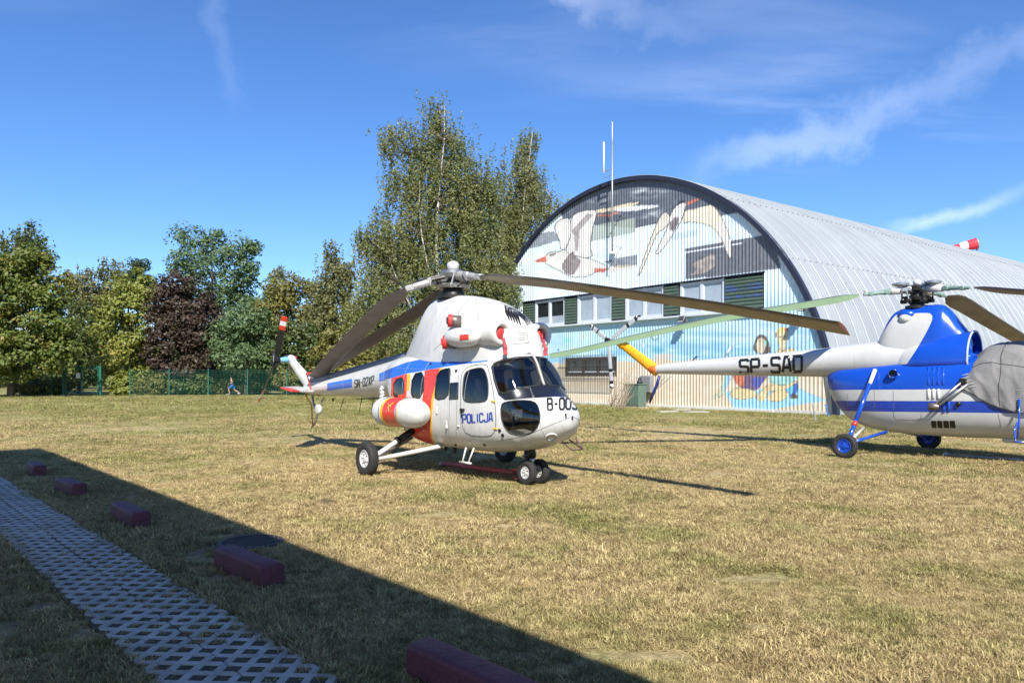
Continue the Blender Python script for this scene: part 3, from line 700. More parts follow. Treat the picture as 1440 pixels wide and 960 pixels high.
def lamp(px, py, label, s=1.0, out=.5):
    x_, z_ = fac(px, py); L = empty('floodlight', hw(x_, -.04, z_), HROT, label, 'floodlight', 'floodlights on the gable')
    q = MB(); q.box((0, -out-.06*s, .1), (.42*s, .22*s, .30*s), Matrix.Rotation(rad(-28), 3, 'X'), bev=.03); q.build('housing', mat('dark_lamp_housing', (.05, .05, .055), .5), L)
    q = MB(); q.beam((0, 0, 0), (0, -out, .05), .05, .05); q.tube([(-.23*s, -out, .1), (-.23*s, -out+.1, 0), (.23*s, -out+.1, 0), (.23*s, -out, .1)], .018, 5); q.build('arm', MGm, L)
    q = MB(); q.box((0, -out-.17*s, .05), (.36*s, .012, .22*s), Matrix.Rotation(rad(-28), 3, 'X')); q.build('lens', mat('lamp_lens', (.35, .36, .38), .15, spec=.8), L)
lamp(968, 452, 'dark floodlight on an arm just under the window band', 1, .4)
lamp(739, 410, 'dark floodlight above the window band where the tree meets the arch', .8, .5)
lamp(1137, 437, 'dark floodlight at the lower end of the arch above the couple', .9, .5)
# green cabinet
c0 = gnd(893, 572.5); cb = empty('cable_cabinet', (c0.x, c0.y, 0), HROT, 'green metal cable cabinet standing against the sand coloured wall', 'cabinet')
MC = mat('green_cabinet_paint', (.10, .16, .125), .5, var=.15, streaks=.2)
q = MB(); q.box((0, 0, .64), (1.16, .6, 1.24), bev=.03); q.build('body', MC, cb); q = MB(); q.box((0, 0, 1.28), (1.24, .7, .06), bev=.02); q.build('lid', MC, cb)
for sx in (-.28, .28):
    q = MB(); q.box((sx, -.305, .66), (.54, .025, 1.1), bev=.008); d_ = q.build('door', MC, cb); q = MB(); q.box((sx*.3, -.33, .7), (.03, .04, .16)); q.build('handle', M_TRIM, d_)
q = MB(); q.box((0, 0, .02), (1.2, .64, .06)); q.build('base', M_CONC, cb)
q = MB(); q.lathe([(0, .14), (.04, .16), (.12, .16), (.16, .1), (.24, .08), (.3, .1), (.34, .05)], (0, 0, 0), (0, 0, 1), 12); o = q.build('black_pot', mat('black_plastic', (.015, .015, .016), .5), None, True); o.location = (c0.x+.25, c0.y, 1.31); tag(o, 'small black pot standing on the green cabinet', 'pot')
x_, z_ = fac(913, 540); q = MB(); q.box((0, -.15, 0), (.8, .3, .95), bev=.03); q.box((0, -.31, 0), (.7, .02, .85)); o = q.build('meter_box', mat('grey_meter_box', (.22, .22, .215), .6)); o.location = hw(x_, -.04, z_); o.rotation_euler = (0, 0, HROT); tag(o, 'grey meter box on the wall beside the green cabinet', 'meter box')
# dry branches leaning on the wall
c0 = gnd(874, 573); br = MB()
for k in range(46):
    bx_ = random.uniform(-.75, .55); tz = random.uniform(.6, 2.3); lx = bx_+random.uniform(-.1, .9)
    br.tube([(bx_, random.uniform(-.5, -.1), 0), ((bx_+lx)/2+random.uniform(-.2, .2), -.2, tz*.5), (lx, random.uniform(-.1, .15), tz)], [.022, .014, .005], 4)
o = br.build('dry_branches', m_uneven('dead_twigs', (.36, .29, .21), (.20, .15, .10))); o.location = (c0.x, c0.y, 0); o.rotation_euler = (0, 0, HROT); tag(o, 'bundle of dry branches leaning on the wall next to the cabinet', 'branches')
# stakes and slabs in the grass before the wall
for px, py, h_, lab in ((1147, 591, .62, 'thin grey metal stake leaning in grass before the gable'), (1165, 586, .5, 'short blue metal stake near the hangar corner')):
    g0 = gnd(px, py); q = MB(); q.tube([(0, 0, -.05), (-.06, 0, h_*.6), (-.10, 0, h_)], .03, 6); q.box((-.1, 0, h_), (.12, .05, .04)); q.box((.0, 0, .08), (.10, .06, .03))
    o = q.build('stake', MGm if px == 1147 else mat('blue_stake', (.05, .16, .45), .5)); o.location = g0; tag(o, lab, 'stake')
for px, py, s_, lab in ((938, 579.5, .5, 'flat pale stone slab in the grass, the one nearest the meter box'), (958, 577, .45, 'flat pale stone slab in the grass between two others before the gable'), (978, 580, .6, 'flat pale stone slab in the grass, the one nearest the painted couple')):
    g0 = gnd(px, py); q = MB(); q.box((0, 0, 0), (s_*2, s_, .09), bev=.02); o = q.build('stone_slab', m_uneven('pale_slab', (.42, .39, .33), (.3, .28, .24))); o.location = (g0.x, g0.y, .02); o.rotation_euler = (0, 0, random.uniform(-.4, .4)); tag(o, lab, 'slab', 'stone slabs in the grass before the gable')
# --- windsock behind the ridge
ws = at(1374, 362, 62); wb = at(1374, 344, 62)
wk = empty('windsock', (ws.x, ws.y, 0), 0, 'red and white striped windsock on a pole above the hangar roof', 'windsock')
q = MB(); q.tube([(0, 0, 0), (0, 0, wb.z+.55)], [.09, .05], 8); q.build('pole', MGm, wk, True)
L = 1.75; d_ = Vector((-.93, .25, -.20)).normalized(); a_ = Vector((-.02, 0, wb.z+.1)); MR = mat('red_nylon', (.62, .03, .05), .7); MWn = mat('white_nylon', (.75, .74, .74), .7)
for k, (t0, t1) in enumerate(((0, .42), (.42, .75), (.75, 1.0))):
    q = MB(); q.lathe([(t0*L, .47-.20*t0), ((t0+t1)/2*L, .47-.20*(t0+t1)/2+.02), (t1*L, .47-.2*t1)], a_, d_, 20, cap=False); q.build('sock_band', MWn if k == 1 else MR, wk, True)
q = MB(); q.lathe([(-.02, .47), (.02, .49), (.04, .47), (0, .45)], a_, d_, 20, cap=False); q.build('hoop', MGm, wk, True)
# ---------------------------------------------------------------- lofted bodies painted and cut by outlines on their surface
def herm(xs, ys, x):
    """monotone cubic through the stations"""
    xs = np.asarray(xs, float); ys = np.asarray(ys, float); x = np.asarray(x, float)
    hh = np.diff(xs); dl = np.diff(ys)/hh; m_ = np.zeros(len(xs))
    for i in range(1, len(xs)-1):
        if dl[i-1]*dl[i] > 0:
            w1, w2 = 2*hh[i]+hh[i-1], hh[i]+2*hh[i-1]; m_[i] = (w1+w2)/(w1/dl[i-1]+w2/dl[i])
    m_[0], m_[-1] = dl[0], dl[-1]
    i = np.clip(np.searchsorted(xs, x)-1, 0, len(xs)-2); t = (x-xs[i])/hh[i]
    return ((1+2*t)*(1-t)**2)*ys[i]+t*(1-t)**2*hh[i]*m_[i]+t*t*(3-2*t)*ys[i+1]+t*t*(t-1)*hh[i]*m_[i+1]
class Loft:
    """stations: rows of (x, z_bottom, z_top, half width, z of widest, power above, power below); t: 0 = top centre line, 1 = bottom, starboard (-y) half"""
    def __init__(s, st, root, ns=90, ntt=44, xs=None):
        st = sorted(st); s.st = np.array(st, float); s.k = s.st[:, 0]; s.root = root
        s.Mw = Matrix.Translation(root.location) @ Matrix.Rotation(root.rotation_euler.z, 4, 'Z'); s.Mi = s.Mw.inverted()
        # finer spacing where the section changes fast
        base = np.linspace(0, 1, 400); xx = s.k[0]+(s.k[-1]-s.k[0])*base
        sec = np.stack([herm(s.k, s.st[:, c], xx) for c in (1, 2, 3)], 1)
        wgt = np.r_[0, np.cumsum(np.sqrt(np.diff(xx)**2+.6*(np.diff(sec, axis=0)**2).sum(1)))]; wgt /= wgt[-1]
        s.X = np.interp(np.linspace(0, 1, ns), wgt, xx); s.T = np.linspace(0, 1, ntt)
        s.arc = lambda u: np.interp(u, wgt, xx)
        G = s.P(*[q.ravel() for q in np.meshgrid(s.X, s.T, indexing='ij')]); s.G = G; s.ns, s.nt = ns, ntt
        I = np.arange(ns*ntt).reshape(ns, ntt); s.Q = np.stack([I[:-1, :-1], I[1:, :-1], I[1:, 1:], I[:-1, 1:]], -1).reshape(-1, 4)
        s.bvh = BVHTree.FromPolygons([Vector(p) for p in G], [tuple(int(i) for i in q) for q in s.Q])
        Gm = G*np.array([1, -1, 1]); s.bvhf = BVHTree.FromPolygons([Vector(p) for p in np.r_[G, Gm]], [tuple(int(i) for i in q) for q in s.Q]+[tuple(int(i)+len(G) for i in q[::-1]) for q in s.Q])
    def P(s, x, t):
        zb, zt, hw_, zc, pt, pb = (herm(s.k, s.st[:, c], x) for c in range(1, 7))
        a = np.asarray(t)*math.pi; up = a <= math.pi/2
        c, sn = np.abs(np.cos(a)), np.abs(np.sin(a)); n = np.where(up, pt, pb)
        return np.stack([x+0*a, -hw_*sn**(2/n), np.where(up, zc+(zt-zc)*c**(2/n), zc-(zc-zb)*c**(2/n))], -1)
    def cast(s, px, py, full=False):
        o = s.Mi @ CAM; d = (s.Mi.to_3x3() @ ray(px, py)).normalized()
        b_ = s.bvhf if full else s.bvh
        h_ = b_.ray_cast(o, d)
        if h_[0] is None:
            best = None
            for tt in np.linspace(6, 26, 200):
                q = b_.find_nearest(o+d*tt)
                if best is None or q[3] < best[3]: best = q
            h_ = best
        return h_
    def param(s, px, py):
        pf = s.cast(px, py, True)[0]
        if pf.y > 0: return (min(max(pf.x, s.k[0]+1e-3), s.k[-1]-1e-3), 0.0 if pf.z > float(herm(s.k, s.st[:, 4], min(max(pf.x, s.k[0]), s.k[-1]))) else 1.0)
        p, nrm_, fi, _ = s.cast(px, py)
        i, j = divmod(fi, s.nt-1)
        # refine inside the cell
        best = None
        x = p.x; ts = np.linspace(s.T[j]-.5/(s.nt-1), s.T[j+1]+.5/(s.nt-1), 60).clip(0, 1)
        d = ((s.P(np.full(60, min(max(x, s.k[0]), s.k[-1])), ts)-np.array(p))**2).sum(1)
        return (min(max(x, s.k[0]+1e-3), s.k[-1]-1e-3), float(ts[np.argmin(d)]))
    def outline(s, poly, step=5.0, closed=True):
        out = []; n = len(poly)
        for i in range(n if closed else n-1):
            a, b_ = poly[i], poly[(i+1) % n]; L = math.hypot(a[0]-b_[0], a[1]-b_[1]); k = max(1, int(L/step))
            out += [(a[0]+(b_[0]-a[0])*q/k, a[1]+(b_[1]-a[1])*q/k) for q in range(k)]
        if not closed: out.append(poly[-1])
        return [s.param(*p) for p in out]
    def build(s, regions, default, parent, mats):
        """regions: (outline in (x, t), part name) applied in order; a part named None is a hole"""
        TS = 2.0                                        # stretch t so triangles stay even
        pts = [Vector((x, t*TS)) for x in s.X for t in s.T]; edges = []
        border = []
        for poly, nm in regions:
            k = len(pts); pts += [Vector((x, t*TS)) for x, t in poly]; n = len(poly)
            edges += [(k+i, k+(i+1) % n) for i in range(n)]
        r = delaunay_2d_cdt(pts, edges, [], 0, 1e-5)
        V2 = np.array([(q.x, q.y/TS) for q in r[0]]); T3 = [f for f in r[2]]
        V3 = s.P(V2[:, 0].clip(s.k[0], s.k[-1]), V2[:, 1].clip(0, 1)); 
        tri = np.array([f for f in T3 if len(f) == 3]); cen = V2[tri].mean(1)
        lab = np.zeros(len(tri), int); names = [default]
        for poly, nm in regions:
            if nm not in names: names.append(nm)
            lab[inpoly(cen, poly)] = names.index(nm)
        # exact normals
        e = 1e-3; xa = V2[:, 0].clip(s.k[0]+2*e, s.k[-1]-2*e); ta = V2[:, 1].clip(.004, .996)
        dx = s.P(xa+e, ta)-s.P(xa-e, ta); dt = s.P(xa, ta+e)-s.P(xa, ta-e); nr = np.cross(dt, dx); nr /= np.linalg.norm(nr, axis=1)[:, None]+1e-12
        out = {}
        for li, nm in enumerate(names):
            if nm is None: continue
            tq = tri[lab == li]
            if not len(tq): continue
            used, inv = np.unique(tq, return_inverse=True); q = inv.reshape(-1, 3); v = V3[used]; n_ = nr[used]
            ctr = np.array([0, 0, float(np.mean(s.st[:, 4]))])
            a = v[q]; fn = np.cross(a[:, 1]-a[:, 0], a[:, 2]-a[:, 0]); flip = (fn*n_[q].mean(1)).sum(1)
            sgn = 1.0 if np.sum(n_[:, 1]*(v[:, 1])) > 0 else -1.0
            n_ = n_*sgn; flip = flip*sgn; q = np.where((flip < 0)[:, None], q[:, ::-1], q)
            vm = v*np.array([1, -1, 1]); nm_ = n_*np.array([1, -1, 1])
            sub = nm.startswith('+')                    # '+name': one object per side
            name = nm.lstrip('+'); m_ = mats[nm]; out.setdefault(nm, [])
            par = parent
            def mk(V_, Q_, N_):
                o = np_mesh(name, V_, Q_, m_, par, True); o.data.normals_split_custom_set_from_vertices([tuple(k) for k in N_]); return o
            if sub: out[nm] = [mk(v, q, n_), mk(vm, q[:, ::-1], nm_)]
            else:
                k = len(v); out[nm] = [mk(np.r_[v, vm], np.r_[q, q[:, ::-1]+k], np.r_[n_, nm_])]
        return out
    def seam(s, polys, name, m_, parent, r=.006, closed=True, step=4, mirror=True, lift=0.0):
        mb = MB()
        for poly in polys:
            P_ = [s.cast(*q) for q in densify(poly, step, closed)]; L = [p[0]+p[1]*lift for p in P_]
            if closed: L = L+[L[0]]
            mb.tube(L, r, 5, cap=False)
            if mirror: mb.tube([Vector((p.x, -p.y, p.z)) for p in L], r, 5, cap=False)
        return mb.build(name, m_, parent, True)
    def seam_each(s, poly, name, m_, parents, **kw):
        for side, pa in zip((1, -1), parents):
            mb = MB(); r = kw.get('r', .006); P_ = [s.cast(*q) for q in densify(poly, 4, True)]; L = [p[0] for p in P_]
            L = [Vector((p.x, p.y*side, p.z)) for p in L+[L[0]]]; mb.tube(L, r, 5, cap=False); mb.build(name, m_, pa, True)
def densify(poly, step=4.0, closed=True):
    out = []; n = len(poly)
    for i in range(n if closed else n-1):
        a, b_ = poly[i], poly[(i+1) % n]; L = math.hypot(a[0]-b_[0], a[1]-b_[1]); k = max(1, int(L/step))
        out += [(a[0]+(b_[0]-a[0])*q/k, a[1]+(b_[1]-a[1])*q/k) for q in range(k)]
    if not closed: out.append(poly[-1])
    return out
# --- squared stroke lettering, as stencilled on aircraft
GLY = {'S': [[(1, .84), (1, .93), (.9, 1), (.1, 1), (0, .9), (0, .62), (.1, .52), (.9, .48), (1, .38), (1, .1), (.9, 0), (.1, 0), (0, .07), (0, .16)]],
       'P': [[(0, 0), (0, 1)], [(.0, 1), (.9, 1), (1, .9), (1, .55), (.9, .45), (0.0, .45)]], 'A': [[(0, 0), (.28, 1), (.72, 1), (1, 0)], [(.16, .3), (.84, .3)]],
       'D': [[(0, .0), (0, 1), (.86, 1), (1, .9), (1, .1), (.86, 0), (0, 0)]], '-': [[(.1, .5), (.9, .5)]], 'N': [[(0, 0), (0, 1), (.12, 1), (.88, 0), (1, 0), (1, 1)]],
       '0': [[(.2, 0), (.8, 0), (1, .15), (1, .85), (.8, 1), (.2, 1), (0, .85), (0, .15), (.2, 0)]], '2': [[(0, .75), (0, .88), (.15, 1), (.85, 1), (1, .88), (1, .65), (0, .0), (1, 0)]],
       'X': [[(0, 0), (1, 1)], [(0, 1), (.46, .54)], [(.54, .46), (1, 0)]], 'B': [[(0, 0), (0, 1), (.8, 1), (.95, .9), (.95, .62), (.8, .53), (0, .53)], [(.8, .53), (1, .42), (1, .1), (.85, 0), (0, 0)]],
       '3': [[(0, .85), (.15, 1), (.85, 1), (1, .87), (1, .63), (.85, .53), (.35, .53)], [(.85, .53), (1, .42), (1, .13), (.85, 0), (.15, 0), (0, .15)]],
       'O': [[(.2, 0), (.8, 0), (1, .15), (1, .85), (.8, 1), (.2, 1), (0, .85), (0, .15), (.2, 0)]], 'L': [[(0, 1), (0, 0), (1, 0)]], 'I': [[(.5, 0), (.5, 1)]],
       'C': [[(1, .75), (1, .87), (.8, 1), (.2, 1), (0, .85), (0, .15), (.2, 0), (.8, 0), (1, .13), (1, .25)]], 'J': [[(1, 1), (1, .15), (.8, 0), (.2, 0), (0, .15), (0, .28)]]}
def lettering(text, quad, lofts, parent, m_, name='lettering', wt=.17, gap=.42, lift=.005, mirror=True, off=None):
    """text between four photo corners (tl, tr, br, bl), laid on the surface it is painted on"""
    adv = [(.45 if c == 'I' else .8 if c == '-' else 1.0) for c in text]; W = sum(adv)+gap*(len(text)-1)
    def place(u, v, flip):
        if flip: u = 1-u
        tl, tr, br_, bl_ = quad
        x = (tl[0]*(1-u)+tr[0]*u)*v+(bl_[0]*(1-u)+br_[0]*u)*(1-v); y = (tl[1]*(1-u)+tr[1]*u)*v+(bl_[1]*(1-u)+br_[1]*u)*(1-v)
        best = None
        for L_ in lofts:
            h_ = L_.cast(x, y, True)
            d = (h_[0]-(L_.Mi @ CAM)).length
            if best is None or d < best[0]: best = (d, h_)
        h_ = best[1]; n_ = h_[1]; dirv = (lofts[0].Mi.to_3x3() @ ray(x, y))
        if n_.dot(dirv) > 0: n_ = -n_
        p = h_[0]+n_*lift
        return Vector((p.x, -p.y, p.z)) if flip else p
    asp = math.hypot(quad[1][0]-quad[0][0], quad[1][1]-quad[0][1])/max(math.hypot(quad[3][0]-quad[0][0], quad[3][1]-quad[0][1]), .1)
    sx = asp/W                                     # width of one glyph relative to the height
    for flip in ((False, True) if mirror else (False,)):
        mb = MB(); x0 = 0
        for c, a in zip(text, adv):
            for g_ in GLY[c]:
                # metric space: glyph width sx*a, height 1
                if c == 'I': pl = [((x0+.5*a)*sx, v) for u, v in g_]
                else: pl = [((x0+u*a)*sx, v) for u, v in g_]
                d = []
                for i in range(len(pl)-1):
                    L = math.hypot(pl[i+1][0]-pl[i][0], pl[i+1][1]-pl[i][1]); k = max(1, int(L/.14)); d += [(pl[i][0]+(pl[i+1][0]-pl[i][0])*q/k, pl[i][1]+(pl[i+1][1]-pl[i][1])*q/k) for q in range(k)]
                d.append(pl[-1]); closed = d[0] == d[-1]
                h2 = wt/2; Lf = []; Rt = []
                for i, p in enumerate(d):
                    a0_ = d[i-1] if i > 0 else (d[-2] if closed else None); b0_ = d[i+1] if i < len(d)-1 else (d[1] if closed else None)
                    n1_ = n2_ = None
                    if a0_: l = math.hypot(p[0]-a0_[0], p[1]-a0_[1]); n1_ = (-(p[1]-a0_[1])/l, (p[0]-a0_[0])/l)
                    if b0_: l = math.hypot(b0_[0]-p[0], b0_[1]-p[1]); n2_ = (-(b0_[1]-p[1])/l, (b0_[0]-p[0])/l)
                    if not n1_: n1_ = n2_
                    if not n2_: n2_ = n1_
                    mx_, my_ = n1_[0]+n2_[0], n1_[1]+n2_[1]; dd = 1+n1_[0]*n2_[0]+n1_[1]*n2_[1]; dd = max(dd, .5)
                    Lf.append((p[0]+mx_/dd*h2, p[1]+my_/dd*h2)); Rt.append((p[0]-mx_/dd*h2, p[1]-my_/dd*h2))
                vv = []
                for l, r_ in zip(Lf, Rt): vv += [place(l[0]/asp, l[1], flip), place(r_[0]/asp, r_[1], flip)]
                mb.add(vv, [((2*i, 2*i+1, 2*i+3, 2*i+2) if flip else (2*i, 2*i+2, 2*i+3, 2*i+1)) for i in range(len(Lf)-1)])
            x0 += a+gap
        mb.build(name, m_, parent, True)
def patch(poly, loft, name, m_, parent, lift=.006, mirror=True, thick=0.0, step=3.0):
    """a thin skin (sticker, panel) over a traced outline"""
    P2 = densify(poly, step); k = len(P2); pts = [Vector(p) for p in P2]; xs_ = [p[0] for p in P2]; ys_ = [p[1] for p in P2]
    gx = np.arange(min(xs_)+step/2, max(xs_), step); gy = np.arange(min(ys_)+step/2, max(ys_), step)
    G = np.array([(a, b_) for a in gx for b_ in gy]).reshape(-1, 2)
    if len(G): G = G[inpoly(G, P2)]; pts += [Vector(g_) for g_ in G]
    r = delaunay_2d_cdt(pts, [(i, (i+1) % k) for i in range(k)], [], 1, 1e-5); mo = MB(); vv = []
    for q in r[0]:
        h_ = loft.cast(q.x, q.y, True); n_ = h_[1]
        if n_.dot(loft.Mi.to_3x3() @ ray(q.x, q.y)) > 0: n_ = -n_
        vv.append(h_[0]+n_*lift)
    ff = [tuple(f)[::-1] for f in r[2]]
    outs = []
    mo.add(vv, ff); outs.append(mo.build(name, m_, parent, True))
    if mirror: mo = MB(); mo.add([Vector((p.x, -p.y, p.z)) for p in vv], [f[::-1] for f in ff]); outs.append(mo.build(name, m_, parent, True))
    return outs
def blade_mesh(stations, chord_dir_fn, name, m_, parent, chord=.40, th=.045, mi_fn=None):
    """airfoil swept through stations [(point, chord)], chord_dir gives the leading edge direction"""
    prof = [(.5, 0), (.42, .55), (.25, .9), (0, 1), (-.25, .6), (-.5, .12), (-.5, -.05), (-.2, -.35), (.1, -.6), (.35, -.6), (.46, -.35)]
    vv = []; ff = []; k = len(prof); mi = []
    for i, (p, ch) in enumerate(stations):
        d = (stations[min(i+1, len(stations)-1)][0]-stations[max(i-1, 0)][0]).normalized(); c = chord_dir_fn(i, d); u = d.cross(c).normalized()
        if u.z < 0: u = -u
        vv += [p+c*(a*ch)+u*(b_*th*.5*min(1, ch/chord+.3)) for a, b_ in prof]
    for i in range(len(stations)-1):
        for j in range(k): ff.append((i*k+j, i*k+(j+1) % k, (i+1)*k+(j+1) % k, (i+1)*k+j)); mi.append(mi_fn(i, j) if mi_fn else 0)
    ff += [tuple(range(k)), tuple((len(stations)-1)*k+j for j in range(k-1, -1, -1))]; mi += [mi_fn(0, 0) if mi_fn else 0, mi_fn(len(stations)-1, 0) if mi_fn else 0]
    mb = MB(); mb.v = [tuple(q) for q in vv]; mb.f = ff; mb.mi = mi
    bmx = mb.mesh(name, m_); bm = bmesh.new(); bm.from_mesh(bmx); bmesh.ops.recalc_face_normals(bm, faces=bm.faces); bm.to_mesh(bmx); bm.free()
    bmx.polygons.foreach_set('use_smooth', [True]*len(bmx.polygons)); bmx.set_sharp_from_angle(angle=rad(50))
    return link(name, bmx, None, parent)
def wheel(parent, c, axis, R_, wd, rim_m, tyre_m, hubr=.5):
    """tyre with shoulders and grooves, dished rim and hub"""
    c = Vector(c); ax = Vector(axis).normalized(); w2 = wd/2
    wh = bpy.data.objects.new('wheel', None); COL.objects.link(wh); wh.parent = parent; wh.location = c
    q = MB(); q.lathe([(-w2*.72, R_*hubr), (-w2*.95, R_*.68), (-w2, R_*.80), (-w2*.9, R_*.92), (-w2*.62, R_*.99), (-w2*.3, R_), (-w2*.26, R_*.975), (-w2*.2, R_), (w2*.2, R_), (w2*.26, R_*.975), (w2*.3, R_), (w2*.62, R_*.99), (w2*.9, R_*.92), (w2, R_*.80), (w2*.95, R_*.68), (w2*.72, R_*hubr)], (0, 0, 0), ax, 36, cap=False)
    q.build('tyre', tyre_m, wh, ang=50)
    q = MB()
    for s_ in (-1, 1):
        q.lathe([(s_*w2*.70, R_*hubr*1.02), (s_*w2*.78, R_*hubr*.95), (s_*w2*.45, R_*hubr*.78), (s_*w2*.40, R_*hubr*.45), (s_*w2*.75, R_*hubr*.32), (s_*w2*.8, R_*.02)], (0, 0, 0), ax, 24, cap=False)
        for k in range(6):
            a = k*math.pi/3; u = ax.orthogonal().normalized(); v = ax.cross(u); p = (u*math.cos(a)+v*math.sin(a))*R_*hubr*.62+ax*(s_*w2*.47); q.lathe([(0, .018), (s_*.02, .018)], p, ax, 6)
    q.build('rim', rim_m, wh, ang=40)
    return wh
M_WHITE = mat('aged_white_paint', (.58, .575, .55), .34, var=.10, vscale=2.0, coat=.25, streaks=.3, bump=.03, bscale=8)
M_BLUE = mat('police_blue_paint', (.025, .13, .60), .30, var=.1, vscale=3, coat=.3)
M_REDP = mat('signal_red_paint', (.62, .045, .025), .33, var=.1, vscale=4, coat=.3)
M_YEL = mat('yellow_paint', (.80, .42, .02), .35, var=.08, coat=.2)
M_BLK = mat('black_glare_paint', (.012, .013, .018), .28, var=.1, coat=.4)
M_INKB = mat('black_lettering', (.012, .012, .014), .4)
M_INKU = mat('blue_lettering', (.02, .05, .30), .4)
M_DARKM = mat('dark_oily_metal', (.045, .043, .04), .45, .7, var=.3, vscale=20)
M_STEEL = mat('bare_steel', (.45, .45, .44), .35, .85, var=.2, vscale=20)
M_TYRE = mat('tyre_rubber', (.022, .021, .020), .8, var=.25, vscale=12, bump=.2)
M_RIMW = mat('pale_rim', (.55, .55, .53), .45, var=.15, vscale=15)
M_SEAM = mat('panel_gap', (.10, .10, .10), .8)
M_GASK = mat('window_rubber', (.03, .03, .03), .6)
M_GREYP = mat('weathered_grey_cowl', (.52, .52, .51), .40, var=.14, vscale=2.2, streaks=.3, coat=.15)
def glass_mat(name, tint, gloss=.10):
    m = bpy.data.materials.new(name); m.use_nodes = True; t = m.node_tree; t.nodes.clear()
    tr_ = N(t, 'ShaderNodeBsdfTransparent', inp={'Color': (*tint, 1)}); gl = N(t, 'ShaderNodeBsdfGlossy', inp={'Roughness': .03, 'Color': (1, 1, 1, 1)})
    lw = N(t, 'ShaderNodeLayerWeight', inp={'Blend': .35}); mx_ = N(t, 'ShaderNodeMixShader'); t.links.new(math_n(t, 'ADD', math_n(t, 'MULTIPLY', lw.outputs['Fresnel'], .8), gloss*.4, clamp=True), mx_.inputs[0])
    t.links.new(tr_.outputs[0], mx_.inputs[1]); t.links.new(gl.outputs[0], mx_.inputs[2]); o = N(t, 'ShaderNodeOutputMaterial'); t.links.new(mx_.outputs[0], o.inputs[0])
    return m
M_GLASS = glass_mat('cockpit_glass', (.62, .66, .68))
M_GLASST = glass_mat('tinted_cabin_glass', (.42, .40, .38))
M_CABIN = mat('cabin_lining', (.16, .16, .155), .8, var=.2); M_SEAT = mat('seat_fabric', (.10, .095, .09), .9, var=.2); M_BEIGE = mat('beige_lining', (.34, .29, .24), .7)
M_BLADE = mat('brown_grey_rotor_blade', (.095, .086, .080), .42, var=.2, vscale=3, coat=.15)
# ---------------------------------------------------------------- white police helicopter
HD1 = math.atan2(-.768, .64); O1 = Vector((-1.087, 13.76, 0))
h1 = empty('helicopter', O1, HD1, 'white police helicopter with blue stripe and red band, rotor blade over its nose', 'helicopter')
R1 = Matrix.Rotation(HD1, 3, 'Z'); R1i = R1.inverted()
def L1(p): return R1i @ (Vector(p)-O1)
def loc1(px, py, y):
    """photo pixel met with the plane y = const of the helicopter"""
    o = L1(CAM); d = R1i @ ray(px, py); k = (y-o.y)/d.y; return o+d*k
#          x     zb    zt    hw    zc    pt   pb
body1 = Loft([(3.13, 1.07, 1.14, .02, 1.10, 2, 2), (3.10, .97, 1.19, .14, 1.10, 2, 2), (3.02, .87, 1.25, .27, 1.09, 2.2, 2.1), (2.92, .79, 1.31, .37, 1.08, 2.4, 2.2), (2.80, .72, 1.385, .455, 1.07, 2.5, 2.3), (2.63, .66, 1.48, .54, 1.06, 2.6, 2.4), (2.49, .62, 1.61, .595, 1.05, 2.7, 2.5),
              (2.40, .59, 1.79, .63, 1.05, 2.7, 2.6), (2.31, .57, 1.97, .66, 1.06, 2.7, 2.6), (2.22, .555, 2.07, .69, 1.07, 2.7, 2.65), (2.08, .53, 2.11, .725, 1.08, 2.7, 2.7), (1.60, .48, 2.16, .78, 1.12, 2.8, 2.8), (.80, .46, 2.18, .79, 1.15, 2.9, 2.8), (0, .46, 2.18, .79, 1.15, 2.9, 2.8),
              (-.45, .50, 2.18, .78, 1.2, 2.9, 2.7), (-.80, .66, 2.17, .75, 1.28, 2.8, 2.6), (-1.10, .92, 2.15, .69, 1.42, 2.7, 2.4), (-1.35, 1.16, 2.13, .60, 1.58, 2.5, 2.2), (-1.7, 1.25, 2.09, .46, 1.66, 2.4, 2.1),
              (-2.4, 1.28, 2.00, .385, 1.64, 2.2, 2.0), (-4.0, 1.285, 1.80, .28, 1.55, 2, 2), (-5.6, 1.29, 1.62, .19, 1.455, 2, 2), (-6.2, 1.30, 1.56, .14, 1.43, 2, 2), (-6.32, 1.36, 1.5, .04, 1.43, 2, 2)], h1, 130, 56)
cowl1 = Loft([(2.13, 1.9, 2.12, .10, 1.97, 2.6, 2), (2.11, 1.88, 2.30, .26, 1.97, 2.8, 2), (2.06, 1.85, 2.48, .38, 1.95, 2.7, 2), (1.95, 1.85, 2.66, .46, 1.95, 2.5, 2), (1.75, 1.85, 2.82, .53, 1.95, 2.4, 2), (1.4, 1.85, 2.99, .58, 1.95, 2.3, 2), (1.0, 1.85, 3.10, .60, 1.95, 2.2, 2), (.5, 1.85, 3.18, .60, 1.95, 2.1, 2),
              (0, 1.85, 3.22, .58, 1.95, 2, 2), (-.30, 1.85, 3.22, .54, 1.95, 2, 2), (-.48, 1.85, 3.17, .51, 1.95, 2, 2), (-.65, 1.85, 3.0, .47, 1.95, 2, 2), (-.95, 1.85, 2.64, .39, 1.95, 2, 2), (-1.28, 1.85, 2.28, .27, 1.95, 2, 2), (-1.5, 1.85, 2.10, .14, 1.95, 2, 2), (-1.55, 1.88, 2.0, .03, 1.95, 2, 2)], h1, 90, 44)
door_o = smooth_poly(Z1([(447, 505), (460, 478), (490, 462), (540, 457), (556, 468), (582, 600), (587, 700), (575, 737), (545, 745), (470, 737), (450, 700), (445, 640), (446, 570)]), 1)
door_w = smooth_poly(Z1([(460, 500), (475, 482), (525, 470), (542, 482), (556, 530), (554, 592), (540, 607), (470, 609), (454, 592), (455, 540)]), 1)
